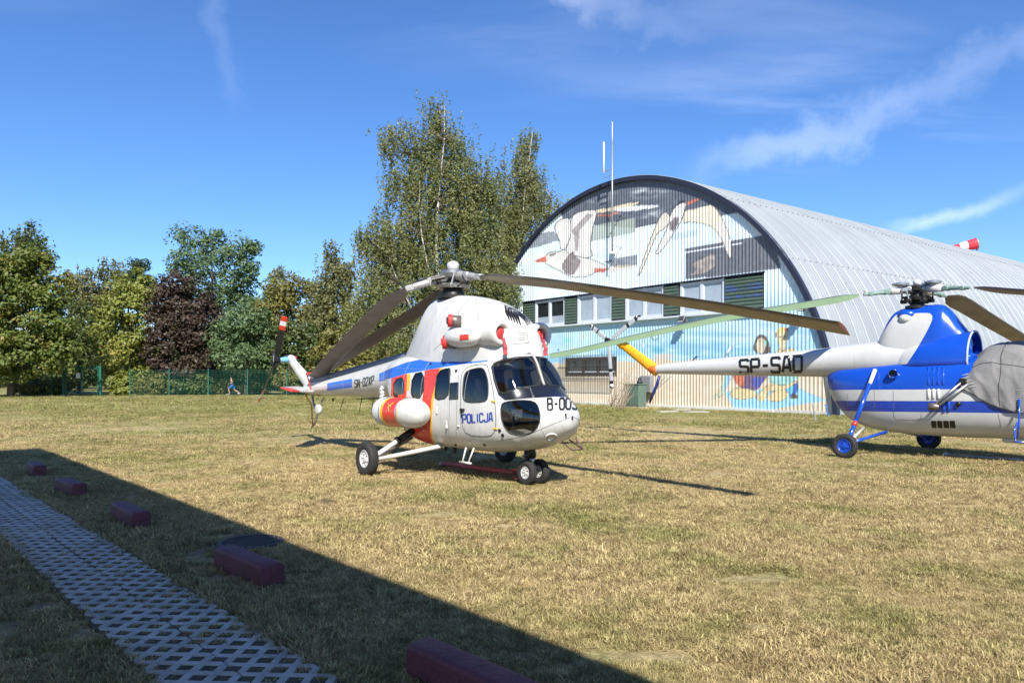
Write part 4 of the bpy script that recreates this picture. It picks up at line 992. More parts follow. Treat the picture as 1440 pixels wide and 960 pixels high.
chin = smooth_poly(Z1([(606, 620), (620, 607), (680, 599), (737, 603), (757, 630), (762, 680), (745, 718), (710, 736), (650, 737), (620, 712), (606, 670)]), 1)
w_a = smooth_poly(Z1([(177, 520), (226, 502), (223, 592), (174, 600)]), 1)
w_b = smooth_poly(Z1([(254, 498), (302, 486), (297, 588), (247, 596)]), 1)
w_c = smooth_poly(Z1([(353, 487), (398, 472), (406, 480), (401, 535), (395, 592), (344, 600), (344, 560)]), 1)
w_d = Z1([(403, 533), (437, 530), (435, 595), (400, 597)])
wind = smooth_poly(Z3([(330, 716), (345, 690), (400, 668), (480, 655), (590, 650), (656, 828), (560, 838), (480, 853), (378, 893), (350, 810)]), 1)
glare = Z3([(322, 712), (340, 684), (396, 660), (480, 646), (606, 640), (668, 830), (760, 880), (740, 903), (560, 914), (412, 927), (370, 893), (340, 805)])
RO = lambda P, st=4: body1.outline(P, st)
regs = [(RO(Z1([(122, 495), (165, 475), (230, 450), (345, 425), (450, 412), (572, 405), (552, 447), (450, 458), (380, 468), (230, 495), (160, 515), (122, 528)])), 'blue_stripe'),
        (RO(Z2([(455, 550), (632, 517), (632, 580), (455, 603)])), 'blue_stripe'),
        (RO(Z2([(372, 566), (455, 550), (455, 603), (378, 616)])), 'faded_patch'),
        (RO(Z1([(303, 482), (363, 472), (350, 520), (330, 600), (324, 680), (327, 740), (340, 797), (262, 790), (248, 730), (288, 640), (298, 560)])), 'red_band'),
        (RO(Z1([(363, 472), (373, 470), (352, 535), (338, 600), (330, 680), (333, 740), (350, 798), (340, 797), (326, 740), (323, 680), (329, 600), (349, 520)])), 'yellow_edge'),
        (RO(Z1([(224, 500), (247, 494), (242, 560), (230, 566)])), 'yellow_edge'),
        (RO(Z1([(170, 512), (232, 495), (230, 600), (168, 610)])), 'red_band'),
        (RO(glare), 'glare_panel'), (RO(door_o), '+cabin_door'), (RO(door_w), None), (RO(chin), None), (RO(w_a), None), (RO(w_b), None), (RO(w_c), None), (RO(w_d), None), (RO(wind), None)]
M_FADE = mat('faded_pink_patch', (.72, .60, .56), .4, var=.1)
bm1 = {'fuselage': M_WHITE, 'blue_stripe': M_BLUE, 'faded_patch': M_FADE, 'red_band': M_REDP, 'yellow_edge': M_YEL, 'glare_panel': M_BLK, '+cabin_door': M_WHITE}
pb = body1.build(regs, 'fuselage', h1, bm1)
doors = pb['+cabin_door']
body1.seam_each(door_o, 'door_gap', M_SEAM, doors, r=.007)
for nm, poly, mg_, wd_ in (('windscreen', wind, M_GLASS, .012), ('chin_window', chin, M_GLASS, .010), ('cabin_window', w_a, M_GLASST, .012), ('cabin_window', w_b, M_GLASST, .010), ('cabin_window', w_c, M_GLASST, .010), ('small_window', w_d, M_GLASST, .008)):
    for side, o in zip((1, -1), patch(poly, body1, nm, mg_, h1, lift=-.004, step=2.5)):
        P_ = [body1.cast(*q)[0] for q in densify(poly, 3)]; mb = MB(); L_ = [Vector((p.x, p.y*side, p.z)) for p in P_+[P_[0]]]; mb.tube(L_, wd_, 6, cap=False); mb.build('window_frame', M_REDP if poly is w_a else M_GASK if nm != 'cabin_window' else M_DARKM, o, True)
for o, d_, side in zip(patch(door_w, body1, 'door_window', M_GLASS, None, lift=-.004, step=2.5), doors, (1, -1)):
    o.parent = d_; P_ = [body1.cast(*q)[0] for q in densify(door_w, 3)]; mb = MB(); mb.tube([Vector((p.x, p.y*side, p.z)) for p in P_+[P_[0]]], .011, 6, cap=False); mb.build('window_seal', M_GASK, d_, True)
    hp = body1.cast(*Z1([(455, 637)])[0]); hp = Vector((hp[0].x, hp[0].y*side, hp[0].z)); mb = MB(); mb.box(hp+Vector((0, -.02*side, 0)), (.12, .03, .035), bev=.008); mb.box(hp+Vector((-.03, -.015*side, -.07)), (.03, .02, .10), bev=.006); mb.build('handle', M_DARKM, d_)
# windscreen post and wipers, yellow hinge tabs
ctr = [Vector((x, 0, body1.P(np.array([x]), np.array([0.0]))[0, 2]+.004)) for x in np.linspace(2.24, 2.50, 10)]
mb = MB(); mb.tube(ctr, .022, 6); mb.build('windscreen_post', mat('pale_strip', (.40, .38, .34), .5), h1, True)
for side in (1, -1):
    for q_ in ((575, 605), (583, 713)):
        hp = body1.cast(*Z1([q_])[0]); mb = MB(); mb.box(Vector((hp[0].x, hp[0].y*side, hp[0].z)), (.10, .03, .03), bev=.008); mb.build('hinge_tab', M_YEL, h1)
    a_ = body1.cast(*Z3([(570, 850)])[0]); b_ = body1.cast(*Z3([(590, 905)])[0]); c_ = body1.cast(*Z3([(470, 845)])[0]); mb = MB()
    f_ = lambda h_, l: Vector((h_[0].x, h_[0].y*side, h_[0].z))+Vector((.8, 0, .6))*l
    mb.tube([f_(b_, .012), f_(a_, .015)], .010, 5); mb.tube([f_(a_, .015), f_(c_, .012)], .006, 5); mb.box(f_(b_, .012), (.04, .04, .03), bev=.008); mb.build('wiper', M_STEEL, h1)
# cowl
slots = []
for k in range(5):
    x_ = 618+k*11; slots.append((cowl1.outline(Z1([(x_, 222+k*2-4), (x_+6, 218+k*2-2), (x_+12, 240+k*4), (x_+24, 283+k*5), (x_+20, 284+k*5), (x_+4, 252+k*4)]), 3), 'vent_slot'))
pc = cowl1.build(slots+[(cowl1.outline(Z1([(350, 195), (440, 190), (412, 222), (400, 232), (395, 215)]), 4), 'grey_panel'), (cowl1.outline(Z1([(225, 430), (262, 345), (300, 280), (340, 205), (352, 196), (352, 260), (330, 330), (322, 430)]), 4), 'grey_panel')], 'engine_cowl', h1, {'engine_cowl': M_WHITE, 'vent_slot': M_INKB, 'grey_panel': M_GREYP})
cowl1.seam([Z1([(640, 345), (640, 305), (700, 312), (735, 318), (735, 372), (640, 378)])], 'front_panel_gap', M_SEAM, h1, r=.005, mirror=False)
mb = MB()
for k in range(6): 
    a_ = cowl1.cast(*Z1([(672, 326+k*7)])[0])[0]; b_ = cowl1.cast(*Z1([(700, 327+k*7)])[0])[0]; mb.tube([a_, b_], .006, 4)
mb.build('front_grille', M_SEAM, h1)
cowl1.seam([Z1([(340, 400), (420, 330), (440, 250), (480, 195)]), Z1([(550, 400), (520, 300), (505, 196)])], 'cowl_gap', M_SEAM, h1, r=.004, closed=False)
# engine intakes with red plugs and ribbons
for side in (-1, 1):
    c = Vector((1.93, side*.43, 2.43)); en = bpy.data.objects.new('engine_intake', None); COL.objects.link(en); en.parent = h1; en.location = c
    q = MB(); q.lathe([(-.75, .12), (-.55, .19), (-.30, .215), (-.02, .215), (.05, .20), (.07, .165), (.055, .13), (.0, .108), (-.16, .10)], (0, 0, 0), (1, 0, .03), 32, cap=False); q.build('intake_ring', M_WHITE, en, True)
    q = MB(); q.lathe([(-.12, .088), (.005, .088), (.02, .078), (.02, .02)], (0, 0, 0), (1, 0, .03), 24); q.build('red_plug', mat('red_plug', (.55, .03, .03), .6, var=.2), en, True)
    q = MB(); q.box((.04, 0, -.02), (.03, .02, .16)); q.build('plug_strap', mat('ribbon_red', (.42, .06, .07), .8, var=.3), en)
    q = MB(); vv = []
    for i in range(8): 
        t_ = i/7; w_ = .022+.022*t_; zc_ = -.08-.27*t_; x_ = .06+.05*math.sin(t_*2.2)+.07*t_; vv += [(x_+.012*math.sin(i*2.1), -w_-.05*t_, zc_), (x_+.012*math.cos(i*1.7)+.01, w_-.05*t_, zc_)]
    q.add(vv, [(2*i, 2*i+1, 2*i+3, 2*i+2) for i in range(7)]); o = q.build('ribbon', mat('ribbon_red', (.42, .06, .07), .8), en); sd = o.modifiers.new('t', 'SOLIDIFY'); sd.thickness = .006
# exhausts with red covers, flag blister
for side in (1, -1):
    for (px, py), r_, rear, nm in ((Z1([(413, 285)])[0], .105, (633.5, 451), 'a'), (Z1([(402, 370)])[0], .115, (626, 481), 'b')):
        h_ = cowl1.cast(px, py)[0]
        end = loc1(rear[0], rear[1], h_.y-.19); base = loc1(rear[0]+10, rear[1]+.5, h_.y-.09)
        d_ = (end-base); base = base-d_*.5; b2 = Vector((base.x, base.y*side, base.z)); e2 = Vector((end.x, end.y*side, end.z)); ax = (e2-b2); L_ = ax.length
        ex = bpy.data.objects.new('exhaust_pipe', None); COL.objects.link(ex); ex.parent = h1
        q = MB(); q.lathe([(0, r_*.92), (L_*.6, r_*.92), (L_, r_*.95)], b2, ax, 20); q.build('pipe', mat('burnt_steel', (.20, .17, .15), .45, .6, var=.3, vscale=9), ex, True)
        q = MB(); q.lathe([(L_-.03, r_*1.04), (L_+.03, r_*1.04), (L_+.045, r_*.9), (L_+.045, .01)], b2, ax, 20); q.build('red_cover', MATS['red_plug'], ex, ang=40)
        q = MB(); u = ax.normalized(); q.box(b2+u*(L_+.055), (.03, .03, .12), bev=.008); q.build('cover_grip', M_INKB if nm == 'a' else MATS['red_plug'], ex)
    fb = Loft([(1.48, 2.33, 2.37, .02, 2.35, 2, 2), (1.44, 2.26, 2.44, .6, 2.35, 2, 2), (1.3, 2.2, 2.51, .68, 2.35, 2, 2), (1.05, 2.18, 2.535, .72, 2.35, 2, 2), (.75, 2.19, 2.53, .74, 2.35, 2, 2), (.5, 2.23, 2.48, .70, 2.35, 2, 2), (.38, 2.3, 2.4, .5, 2.35, 2, 2)], h1, 30, 30) if side == 1 else fb
# blister as a shaped body standing off the cowl
q = MB()
for side in (-1, 1):
    prof = [(0, .02), (.03, .07), (.10, .12), (.22, .155), (.40, .17), (.60, .165), (.78, .13), (.86, .10), (.87, .02)]
    a_ = loc1(*Z1([(516, 350)])[0], -.70); b_ = loc1(*Z1([(395, 352)])[0], -.72); a_.y *= -side; b_.y *= -side; ax = b_-a_; k_ = ax.length/.87
    mb = MB(); mb.lathe([(t_*k_, r_*.98) for t_, r_ in prof], a_, ax, 24); o = mb.build('exhaust_fairing', M_WHITE, h1, True)
    if side == 1:
        blis = o
me_ = [o for o in h1.children if o.name.startswith('exhaust_fairing')]
class _B: pass
def mesh_loft(o):
    """lets outlines be laid on any mesh part of the helicopter"""
    b_ = _B(); b_.Mi = body1.Mi; bm = bmesh.new(); bm.from_mesh(o.data); b_.bvh = BVHTree.FromBMesh(bm); bm.free(); b_.bvhf = b_.bvh
    b_.cast = lambda px, py, full=False: Loft.cast(b_, px, py, full); return b_
near = min(me_, key=lambda o: o.data.vertices[0].co.y); lb = mesh_loft(near)
for o in patch(Z1([(443, 318), (479, 317), (479, 340), (442, 341)]), lb, 'flag_white', mat('flag_white', (.78, .78, .78), .4), h1, .004, True, step=2): pass
for o in patch(Z1([(442, 341), (479, 337), (478, 358), (442, 361)]), lb, 'flag_red', M_REDP, h1, .006, True, step=2): pass
# lettering
lettering('SN-02XP', Z2([(652, 528), (788, 496), (782, 556), (652, 578)]), [body1], h1, M_INKB, 'registration', .125, .5)
lettering('POLICJA', Z1([(453, 657), (572, 650), (572, 684), (455, 690)]), [body1], h1, M_INKU, 'police_lettering', .17, .42)
lettering('B-003', Z1([(790, 596), (906, 592), (906, 636), (792, 640)]), [body1], h1, M_INKB, 'fleet_number', .15, .42, lift=.014, mirror=False)
body1.seam([Z1([(590, 762), (700, 742), (800, 700), (900, 660)]), Z1([(398, 735), (402, 600), (400, 470)]), Z1([(428, 740), (430, 600), (440, 470)])], 'panel_line', M_SEAM, h1, r=.004, closed=False)
M_LINE = mat('faint_panel_line', (.30, .30, .29), .8)
for lf_, lst in ((body1, ((1.42, .12, .9), (.12, .1, .97), (-.52, .1, .97), (-1.75, .1, .9), (-2.7, .1, .9), (-3.8, .1, .9), (-4.9, .1, .9), (2.86, .05, .95))), (cowl1, ((1.35, .03, .45), (.75, .03, .45), (-.42, .03, .45)))):
    for x_, t0_, t1_ in lst:
        P_ = lf_.P(np.full(40, x_), np.linspace(t0_, t1_, 40))
        for sd_ in (1, -1):
            mb = MB(); mb.tube([Vector((p[0], p[1]*sd_, p[2])) for p in P_], .0035, 4, cap=False); mb.build('panel_line', M_LINE, h1, True)
for t_, xa_, xb_ in ((.80, -.9, 2.6), (.5, -6.0, -1.9), (.30, -1.0, .9)):
    P_ = body1.P(np.linspace(xa_, xb_, 60), np.full(60, t_))
    for sd_ in (1, -1):
        mb = MB(); mb.tube([Vector((p[0], p[1]*sd_, p[2])) for p in P_], .003, 4, cap=False); mb.build('panel_line', M_LINE, h1, True)
# tail shaft cover along the boom
q = MB(); st_ = []
for x_ in np.linspace(-1.5, -6.0, 16):
    zt_ = float(herm(body1.k, body1.st[:, 2], x_)); w_ = .15-.012*(-x_); st_.append((x_, zt_, w_))
vv = []
for x_, zt_, w_ in st_: vv += [(x_, -w_*1.1, zt_-.07), (x_, -w_*.95, zt_+.06), (x_, -w_*.4, zt_+.11), (x_, w_*.4, zt_+.11), (x_, w_*.95, zt_+.06), (x_, w_*1.1, zt_-.07)]
q.add(vv, [(i*6+j, i*6+j+1, i*6+j+7, i*6+j+6) for i in range(15) for j in range(5)]+[(0, 1, 2, 3, 4, 5)[::-1], tuple(90+j for j in range(6))]); q.build('tail_shaft_cover', mat('slate_grey_paint', (.15, .18, .23), .5, var=.15), h1)
# fin, tail gearbox, tail rotor
fa = loc1(*Z2([(345, 575)])[0], 0); fb_ = loc1(*Z2([(200, 385)])[0], 0)
q = MB(); d_ = fb_-fa
vv = []; ff = []
for i in range(9):
    t_ = i/8; p = fa+d_*t_; ch = .20-.08*t_; th_ = .11-.035*t_
    for k in range(16):
        a = 2*math.pi*k/16; vv.append(p+Vector((math.cos(a)*ch, math.sin(a)*th_, math.cos(a)*ch*.55)))
for i in range(8):
    for k in range(16): ff.append((i*16+k, i*16+(k+1) % 16, (i+1)*16+(k+1) % 16, (i+1)*16+k))
ff += [tuple(range(16)), tuple(128+k for k in range(16))[::-1]]; q.add(vv, ff); q.build('tail_fin', M_WHITE, h1, True)
q = MB(); q.lathe([(-.10, .05), (-.06, .12), (.05, .13), (.12, .10), (.2, .08), (.24, .02)], fb_, (-.75, 0, .25), 18); q.build('gearbox_cap', M_WHITE, h1, True)
hubT = loc1(388, 505.5, -.42)
q = MB(); q.lathe([(0, .085), (.30, .075), (.42, .06)], fb_+Vector((0, .02, 0)), hubT-fb_, 14); q.build('tail_rotor_shaft', mat('pale_blue_paint', (.22, .50, .62), .4), h1, True)
tl = loc1(396, 503, .25); q = MB(); q.lathe([(0, .06), (.12, .05), (.14, .02)], Vector((fb_.x-.05, .05, fb_.z+.05)), (-.2, 1, .15), 10); q.build('tail_lamp', mat('red_lamp', (.4, .03, .05), .2), h1, True)
q = MB(); q.lathe([(-.10, .05), (-.08, .10), (.05, .11), (.09, .06)], hubT, (0, -1, 0), 14); q.box(hubT+Vector((0, -.02, .10)), (.13, .12, .2), bev=.02); q.box(hubT+Vector((0, -.02, -.1)), (.13, .12, .2), bev=.02); q.tube([hubT+Vector((.1, -.1, .1)), hubT+Vector((.15, -.12, -.05)), hubT+Vector((-.05, -.13, -.15))], .02, 5); q.build('tail_rotor_hub', M_DARKM, h1, ang=40)
M_TBLK = mat('tail_blade_black', (.016, .016, .018), .4); M_TW = mat('tail_blade_white', (.72, .71, .70), .4)
for tip in ((400.0, 445.5), (364.5, 564)):
    e_ = loc1(tip[0], tip[1], hubT.y-.05); d_ = e_-hubT; st_ = [(hubT+d_*t_, .10 if t_ < .16 else .155) for t_ in (.08, .16, .3, .5, .70, .701, .80, .801, .90, .901, 1.0)]
    cd_ = Vector((.57, .82, 0)) if tip[1] < 500 else Vector((.80, -.60, 0))
    blade_mesh(st_, lambda i, d, c=cd_: (c-d*c.dot(d)).normalized(), 'tail_rotor_blade', [M_TBLK, M_REDP, M_TW], h1, .16, .03, lambda i, j: 0 if i < 5 else (2 if i in (6, 7) else 1))
# stabiliser halves
for side in (-1, 1):
    rt = Vector((-5.98, side*.10, 1.42)); tp = loc1(403, 547.5, -1.25) if side == -1 else None
    if side == -1: tpy = tp; tipS = tp
    else: tpy = Vector((tipS.x, -tipS.y, tipS.z))
    st_ = [(rt+(tpy-rt)*t_, .52-.12*t_) for t_ in (0, .3, .6, .80, .801, .93, 1.0)]; st_[-1] = (st_[-1][0], .28)
    blade_mesh(st_, lambda i, d: (Vector((1, 0, -.16))-d*Vector((1, 0, -.16)).dot(d)).normalized(), 'stabiliser', [M_WHITE, M_REDP], h1, .5, .07, lambda i, j: 1 if i >= 4 else 0)
# tail bumper with small wheel and lashing strap
b0 = loc1(*Z2([(350, 640)])[0], 0); b1 = loc1(*Z2([(360, 700)])[0], 0); b2_ = loc1(*Z2([(385, 765)])[0], 0); b3 = loc1(*Z2([(372, 830)])[0], 0); b4 = loc1(*Z2([(345, 862)])[0], 0)
q = MB(); q.tube([b0, b1, b2_, b3, b4], [.03, .03, .028, .025, .02], 8); q.tube([loc1(*Z2([(430, 655)])[0], 0), b2_+Vector((.0, 0, .12))], .022, 6); q.build('tail_bumper', M_STEEL, h1, True)
q = MB(); c_ = loc1(*Z2([(393, 735)])[0], -.03); q.lathe([(-.05, .05), (-.05, .10), (-.02, .125), (.02, .125), (.05, .1), (.05, .05)], c_, (0, 1, 0), 18); q.build('bumper_damper', M_RIMW, h1, True)
q = MB(); q.tube([loc1(*Z2([(345, 490)])[0], -.16), b0+Vector((0, -.16, 0)), b1+Vector((-.02, -.05, 0)), loc1(*Z2([(352, 850)])[0], -.03)], .016, 5); q.build('orange_strap', mat('orange_webbing', (.65, .20, .03), .8), h1)
for k, (a_, b_) in enumerate((((497, 655), (497, 678)), ((577, 652), (545, 745)), ((703, 648), (680, 765)), ((787, 645), (765, 780)))):
    q = MB(); A_ = loc1(*Z2([a_])[0], -.02); B_ = loc1(*Z2([b_])[0], -.02); q.tube([A_, B_], [.03 if k == 0 else .010, .02 if k == 0 else .005], 5); q.build('whip_aerial', M_DARKM, h1)
# ragged white sheet torn at the boom root
q = MB(); pts_ = [loc1(*Z1([p])[0], -.62) for p in ((135, 548), (128, 562), (138, 575), (128, 590), (142, 600), (125, 612), (150, 622))]
for a_, b_ in zip(pts_[:-1], pts_[1:]): q.beam(a_, b_, .03, .07)
q.build('torn_sealant', mat('white_sealant', (.75, .75, .74), .8), h1)
# external fuel tanks
M_TANKG = mat('pale_grey_tank', (.55, .56, .56), .4, var=.08)
tf = Vector((.64, -1.02, 1.10)); tr_ = Vector((-.86, -1.02, 1.10))
for side in (1, -1):
    tk = bpy.data.objects.new('fuel_tank', None); COL.objects.link(tk); tk.parent = h1
    a_ = Vector((tf.x, tf.y*side, (tf.z+tr_.z)/2)); ax = Vector((-1, 0, 0)); L_ = tf.x-tr_.x; R_ = .262
    pr = lambda t_: R_*math.sqrt(max(0, 1-((.42-t_)/.42)**2)) if t_ < .42 else (R_ if t_ < L_-.2 else R_*math.sqrt(max(0.02, 1-((t_-L_+.2)/.26)**2)))
    cut = [0, .42, .50, .545, .58, 1.0, 1.09, L_]; ms = [M_WHITE, M_WHITE, M_YEL, M_WHITE, M_REDP, M_YEL, M_TANKG]; nms = ['nose_dome', 'tank_band', 'yellow_band', 'tank_band', 'red_band', 'yellow_band', 'tank_rear']
    for k in range(7):
        q = MB(); tt = np.linspace(cut[k], cut[k+1], 12 if k in (0, 6) else 3); q.lathe([(t_, pr(t_)) for t_ in tt], a_, ax, 40, cap=k in (6,)); q.build(nms[k], ms[k], tk, True)
    q = MB()
    for t_ in (.52, 1.10): q.lathe([(t_, R_+.002), (t_+.004, R_+.012), (t_+.026, R_+.012), (t_+.03, R_+.002)], a_, ax, 40, cap=False)
    q.build('tank_strap', M_STEEL, tk, True)
    q = MB(); fc = a_+ax*.78; q.lathe([(R_-.02, .06), (R_+.045, .06), (R_+.05, .05), (R_+.05, .005)], fc, (0, 0, 1), 14); q.build('filler_cap', M_REDP, tk, ang=40)
    q = MB(); mk_ = a_+ax*.70+Vector((0, -side*1.0, 0))*0
    for t0, z0_, t1, z1_ in ((.72, .18, .82, .10), (.82, .10, .76, .03), (.74, .11, .88, .16)):
        f2 = lambda t_, z_: a_+ax*t_+Vector((0, -side*math.sqrt(R_**2-z_**2)-side*.004, z_)); q.tube([f2(t0, z0_), f2(t1, z1_)], .009, 4)
    q.build('tank_emblem', M_YEL, tk)
    q = MB()
    for t_ in (.5, .95): q.beam(a_+ax*t_+Vector((0, 0, -R_*.6)), Vector((a_.x-t_, side*-.62, .78)), .05, .03)
    q.build('tank_bracket', M_STEEL, tk)
# main gear
for side in (1, -1):
    wc = loc1(*Z1([(74, 838)])[0], -1.56) if side == 1 else None
    if side == 1: WC = wc
    c = Vector((WC.x, WC.y*side, .30)); lg = bpy.data.objects.new('main_gear', None); COL.objects.link(lg); lg.parent = h1
    wheel(lg, c, (0, 1, 0), .30, .17, M_RIMW, M_TYRE, .52)
    ax_ = c+Vector((0, .1*side, 0)); up_ = Vector((-.22, -.66*side, .80)); b1_ = Vector((.42, -.52*side, .52)); b2x = Vector((-.62, -.50*side, .60))
    q = MB(); mid = ax_+(up_-ax_)*.55; q.tube([ax_, mid], .045, 10); q.build('shock_strut', M_WHITE, lg, True)
    q = MB(); q.tube([mid, up_], .062, 12); q.lathe([(0, .08), (.05, .08)], mid, up_-mid, 12); q.build('shock_cylinder', M_DARKM, lg, True)
    q = MB(); q.tube([ax_+Vector((0, 0, -.04)), b1_], .04, 8); q.build('radius_rod', M_WHITE, lg, True)
    q = MB(); q.tube([ax_+Vector((0, 0, -.04)), b2x], .036, 8); q.build('radius_rod', M_STEEL, lg, True)
    q = MB(); q.tube([c+Vector((0, -.02*side, 0)), ax_+Vector((0, .05*side, 0))], .05, 12); q.build('axle', M_DARKM, lg, True)
# nose gear with twin wheels
ng = bpy.data.objects.new('nose_gear', None); COL.objects.link(ng); ng.parent = h1
nc = loc1(751, 679, 0); nc.z = .20
q = MB(); q.tube([(nc.x-.06, 0, .62), (nc.x-.05, 0, .42)], .06, 12); q.build('oleo_cylinder', M_DARKM, ng, True)
q = MB(); q.tube([(nc.x-.05, 0, .45), (nc.x-.04, 0, .30)], .04, 10); q.tube([(nc.x-.04, 0, .32), (nc.x-.02, 0, .2)], .045, 8); q.tube([(nc.x-.02, -.17, .2), (nc.x-.02, .17, .2)], .03, 8); q.build('fork', M_STEEL, ng, True)
q = MB(); q.beam((nc.x-.10, 0, .50), (nc.x-.16, 0, .38), .06, .025); q.beam((nc.x-.16, 0, .38), (nc.x-.06, 0, .27), .06, .025); q.build('torque_link', M_DARKM, ng)
for s_ in (-1, 1): wheel(ng, (nc.x-.02, s_*.135, .20), (0, 1, 0), .20, .12, M_RIMW, M_TYRE, .5)
# belly fittings
for side in (-1, 1):
    q = MB(); x0_ = 1.25; y_ = side*.62
    q.tube([(x0_, y_, .56), (x0_, y_*1.12, .32)], .015, 6); q.tube([(x0_+.22, y_, .57), (x0_+.16, y_*1.12, .32)], .015, 6); q.tube([(x0_-.08, y_*1.12, .32), (x0_+.24, y_*1.12, .32)], .02, 6); q.build('boarding_step', M_WHITE, h1, True)
q = MB(); q.tube([(1.0, -.35, .5), (1.0, -.35, .30)], .025, 8); q.box((1.0, -.35, .3), (.06, .03, .06)); q.build('drain_mast', M_DARKM, h1)
for x_, y_ in ((.2, -.3), (.62, -.4), (-.1, .2)): q = MB(); q.lathe([(0, .035), (.10, .03), (.12, .015)], (x_, y_, .52), (0, 0, -1), 8); q.build('drain_pipe', M_DARKM, h1, True)
q = MB(); bl_ = Vector((1.75, .35, .42)); q.lathe([(-.10, .02), (-.07, .08), (0, .10), (.08, .085), (.12, .02)], bl_, (1, .3, 0), 14); q.tube([bl_, bl_+Vector((0, 0, .15))], .03, 6); q.build('searchlight', mat('dark_blue_enamel', (.02, .03, .14), .3), h1, True)
q = MB(); q.tube([(2.75, .30, .74), (3.0, .36, .60), (3.0, .12, .60), (2.8, .1, .72)], .012, 6); q.tube([(3.0, .36, .60), (2.85, .34, .76)], .01, 5); q.build('nose_aerial', mat('purple_brown_tube', (.12, .06, .07), .5), h1, True)
q = MB()
h_ = body1.cast(*Z1([(862, 662)])[0], True); q.box(h_[0], (.03, .02, .07)); q.build('nose_sensor', M_INKB, h1)
h_ = body1.cast(*Z1([(805, 748)])[0], True); q = MB(); q.lathe([(-.02, .10), (.008, .10), (.012, .085), (.0, .08)], h_[0], h_[1] if h_[1].x > 0 else -h_[1], 20); q.build('landing_lamp', M_GREYP, h1, True)
# cabin fittings
for px, py, w_, hh_ in ((352, 640, .05, .13), (390, 697, .05, .14), (437, 703, .06, .03)):
    h_ = body1.cast(*Z1([(px, py)])[0]); q = MB()
    for side in (1, -1): q.box(Vector((h_[0].x, h_[0].y*side, h_[0].z)), (w_, .04, hh_), bev=.012)
    q.build('side_fitting', M_WHITE, h1)
for px, py in ((428, 485), (326, 457), (425, 775), (540, 775), (600, 720), (612, 738)):
    h_ = body1.cast(*Z1([(px, py)])[0]); q = MB(); q.lathe([(-.01, .03), (.01, .028), (.014, .01)], h_[0], (0, -1, 0), 10); q.build('port', M_INKB, h1)
# interior
it = bpy.data.objects.new('cabin_interior', None); COL.objects.link(it); it.parent = h1
q = MB(); q.box((.70, 0, .66), (2.9, 1.0, .04)); q.build('floor', M_CABIN, it)
q = MB(); q.box((-.80, 0, 1.32), (.04, 1.1, 1.2)); q.build('bulkhead', M_BEIGE, it)
q = MB(); q.box((2.20, 0, 1.36), (.26, .8, .26), Matrix.Rotation(rad(-18), 3, 'Y'), bev=.04); q.box((2.2, 0, 1.0), (.22, .26, .6), bev=.03); q.build('instrument_panel', M_INKB, it)
for s_ in (-1, 1):
    q = MB(); q.box((1.75, s_*.36, .98), (.48, .46, .14), bev=.04); q.box((1.50, s_*.36, 1.35), (.12, .46, .72), Matrix.Rotation(rad(-8), 3, 'Y'), bev=.04); q.box((1.75, s_*.36, .80), (.40, .36, .28)); q.box((1.46, s_*.36, 1.80), (.10, .26, .2), bev=.03); q.build('pilot_seat', M_SEAT, it)
    q = MB(); q.tube([(2.2, s_*.36, .64), (2.15, s_*.36, .95), (2.18, s_*.36, 1.15)], .018, 6); q.build('control_stick', M_DARKM, it)
q = MB(); q.box((-.1, 0, .95), (.5, 1.2, .14), bev=.04); q.box((.2, 0, 1.3), (.1, 1.2, .7), bev=.04); q.build('bench_seat', M_SEAT, it)
q = MB(); q.box((2.25, -.25, .80), (.25, .45, .16), Matrix.Rotation(rad(12), 3, 'Y'), bev=.04); q.build('pedal_box', M_BEIGE, it)
# rotor head
rh = bpy.data.objects.new('rotor_head', None); COL.objects.link(rh); rh.parent = h1
q = MB(); q.lathe([(0, .30), (.06, .30), (.07, .22), (.16, .20), (.18, .15), (.40, .12), (.42, .17), (.52, .17), (.54, .10)], (0, 0, 3.16), (0, 0, 1), 24); q.build('mast', M_DARKM, rh, ang=35)
q = MB(); q.lathe([(0, .10), (.02, .30), (.07, .32), (.10, .25), (.12, .14)], (0, 0, 3.33), (0, 0, 1), 24)
for k in range(6): a = k*math.pi/3+.3; q.tube([(math.cos(a)*.28, math.sin(a)*.28, 3.36), (math.cos(a+.2)*.27, math.sin(a+.2)*.27, 3.60)], .018, 6); q.box((math.cos(a)*.27, math.sin(a)*.27, 3.38), (.07, .07, .08), bev=.01)
q.build('swashplate', M_STEEL, rh, ang=40)
q = MB(); q.lathe([(0, .13), (.03, .22), (.10, .24), (.16, .20), (.18, .10)], (0, 0, 3.52), (0, 0, 1), 24); q.build('hub', M_STEEL, rh, ang=35)
q = MB(); q.lathe([(0, .08), (.02, .105), (.10, .115), (.14, .095), (.17, .03)], (0, 0, 3.69), (0, 0, 1), 16); q.build('hub_cap', M_GREYP, rh, True)
hub = Vector((0, 0, 3.60)); wd = lambda a: R1i @ Vector((math.cos(rad(a)), math.sin(rad(a)), 0))
M_ARM = mat('grey_hub_arm', (.40, .39, .37), .4, .3, var=.2, vscale=10)
def px_of(pw): return 720+F*pw.x/pw.y
def sag_path(a_w, b_w, curve, n):
    """points of a straight plan line, heights where the sagging blade is seen"""
    cx = np.array([c[0] for c in curve]); cy = np.array([c[1] for c in curve]); o_ = np.argsort(cx); out = []
    for t_ in np.linspace(0, 1, n):
        p = a_w+(b_w-a_w)*t_; y_ = float(herm(cx[o_], cy[o_], np.clip(px_of(p), cx.min(), cx.max()))); out.append(Vector((p.x, p.y, EYE+(HOR-y_)/F*p.y)))
    return out
M_UNDER = mat('tan_blade_underside', (.30, .25, .19), .5, var=.2, vscale=3)
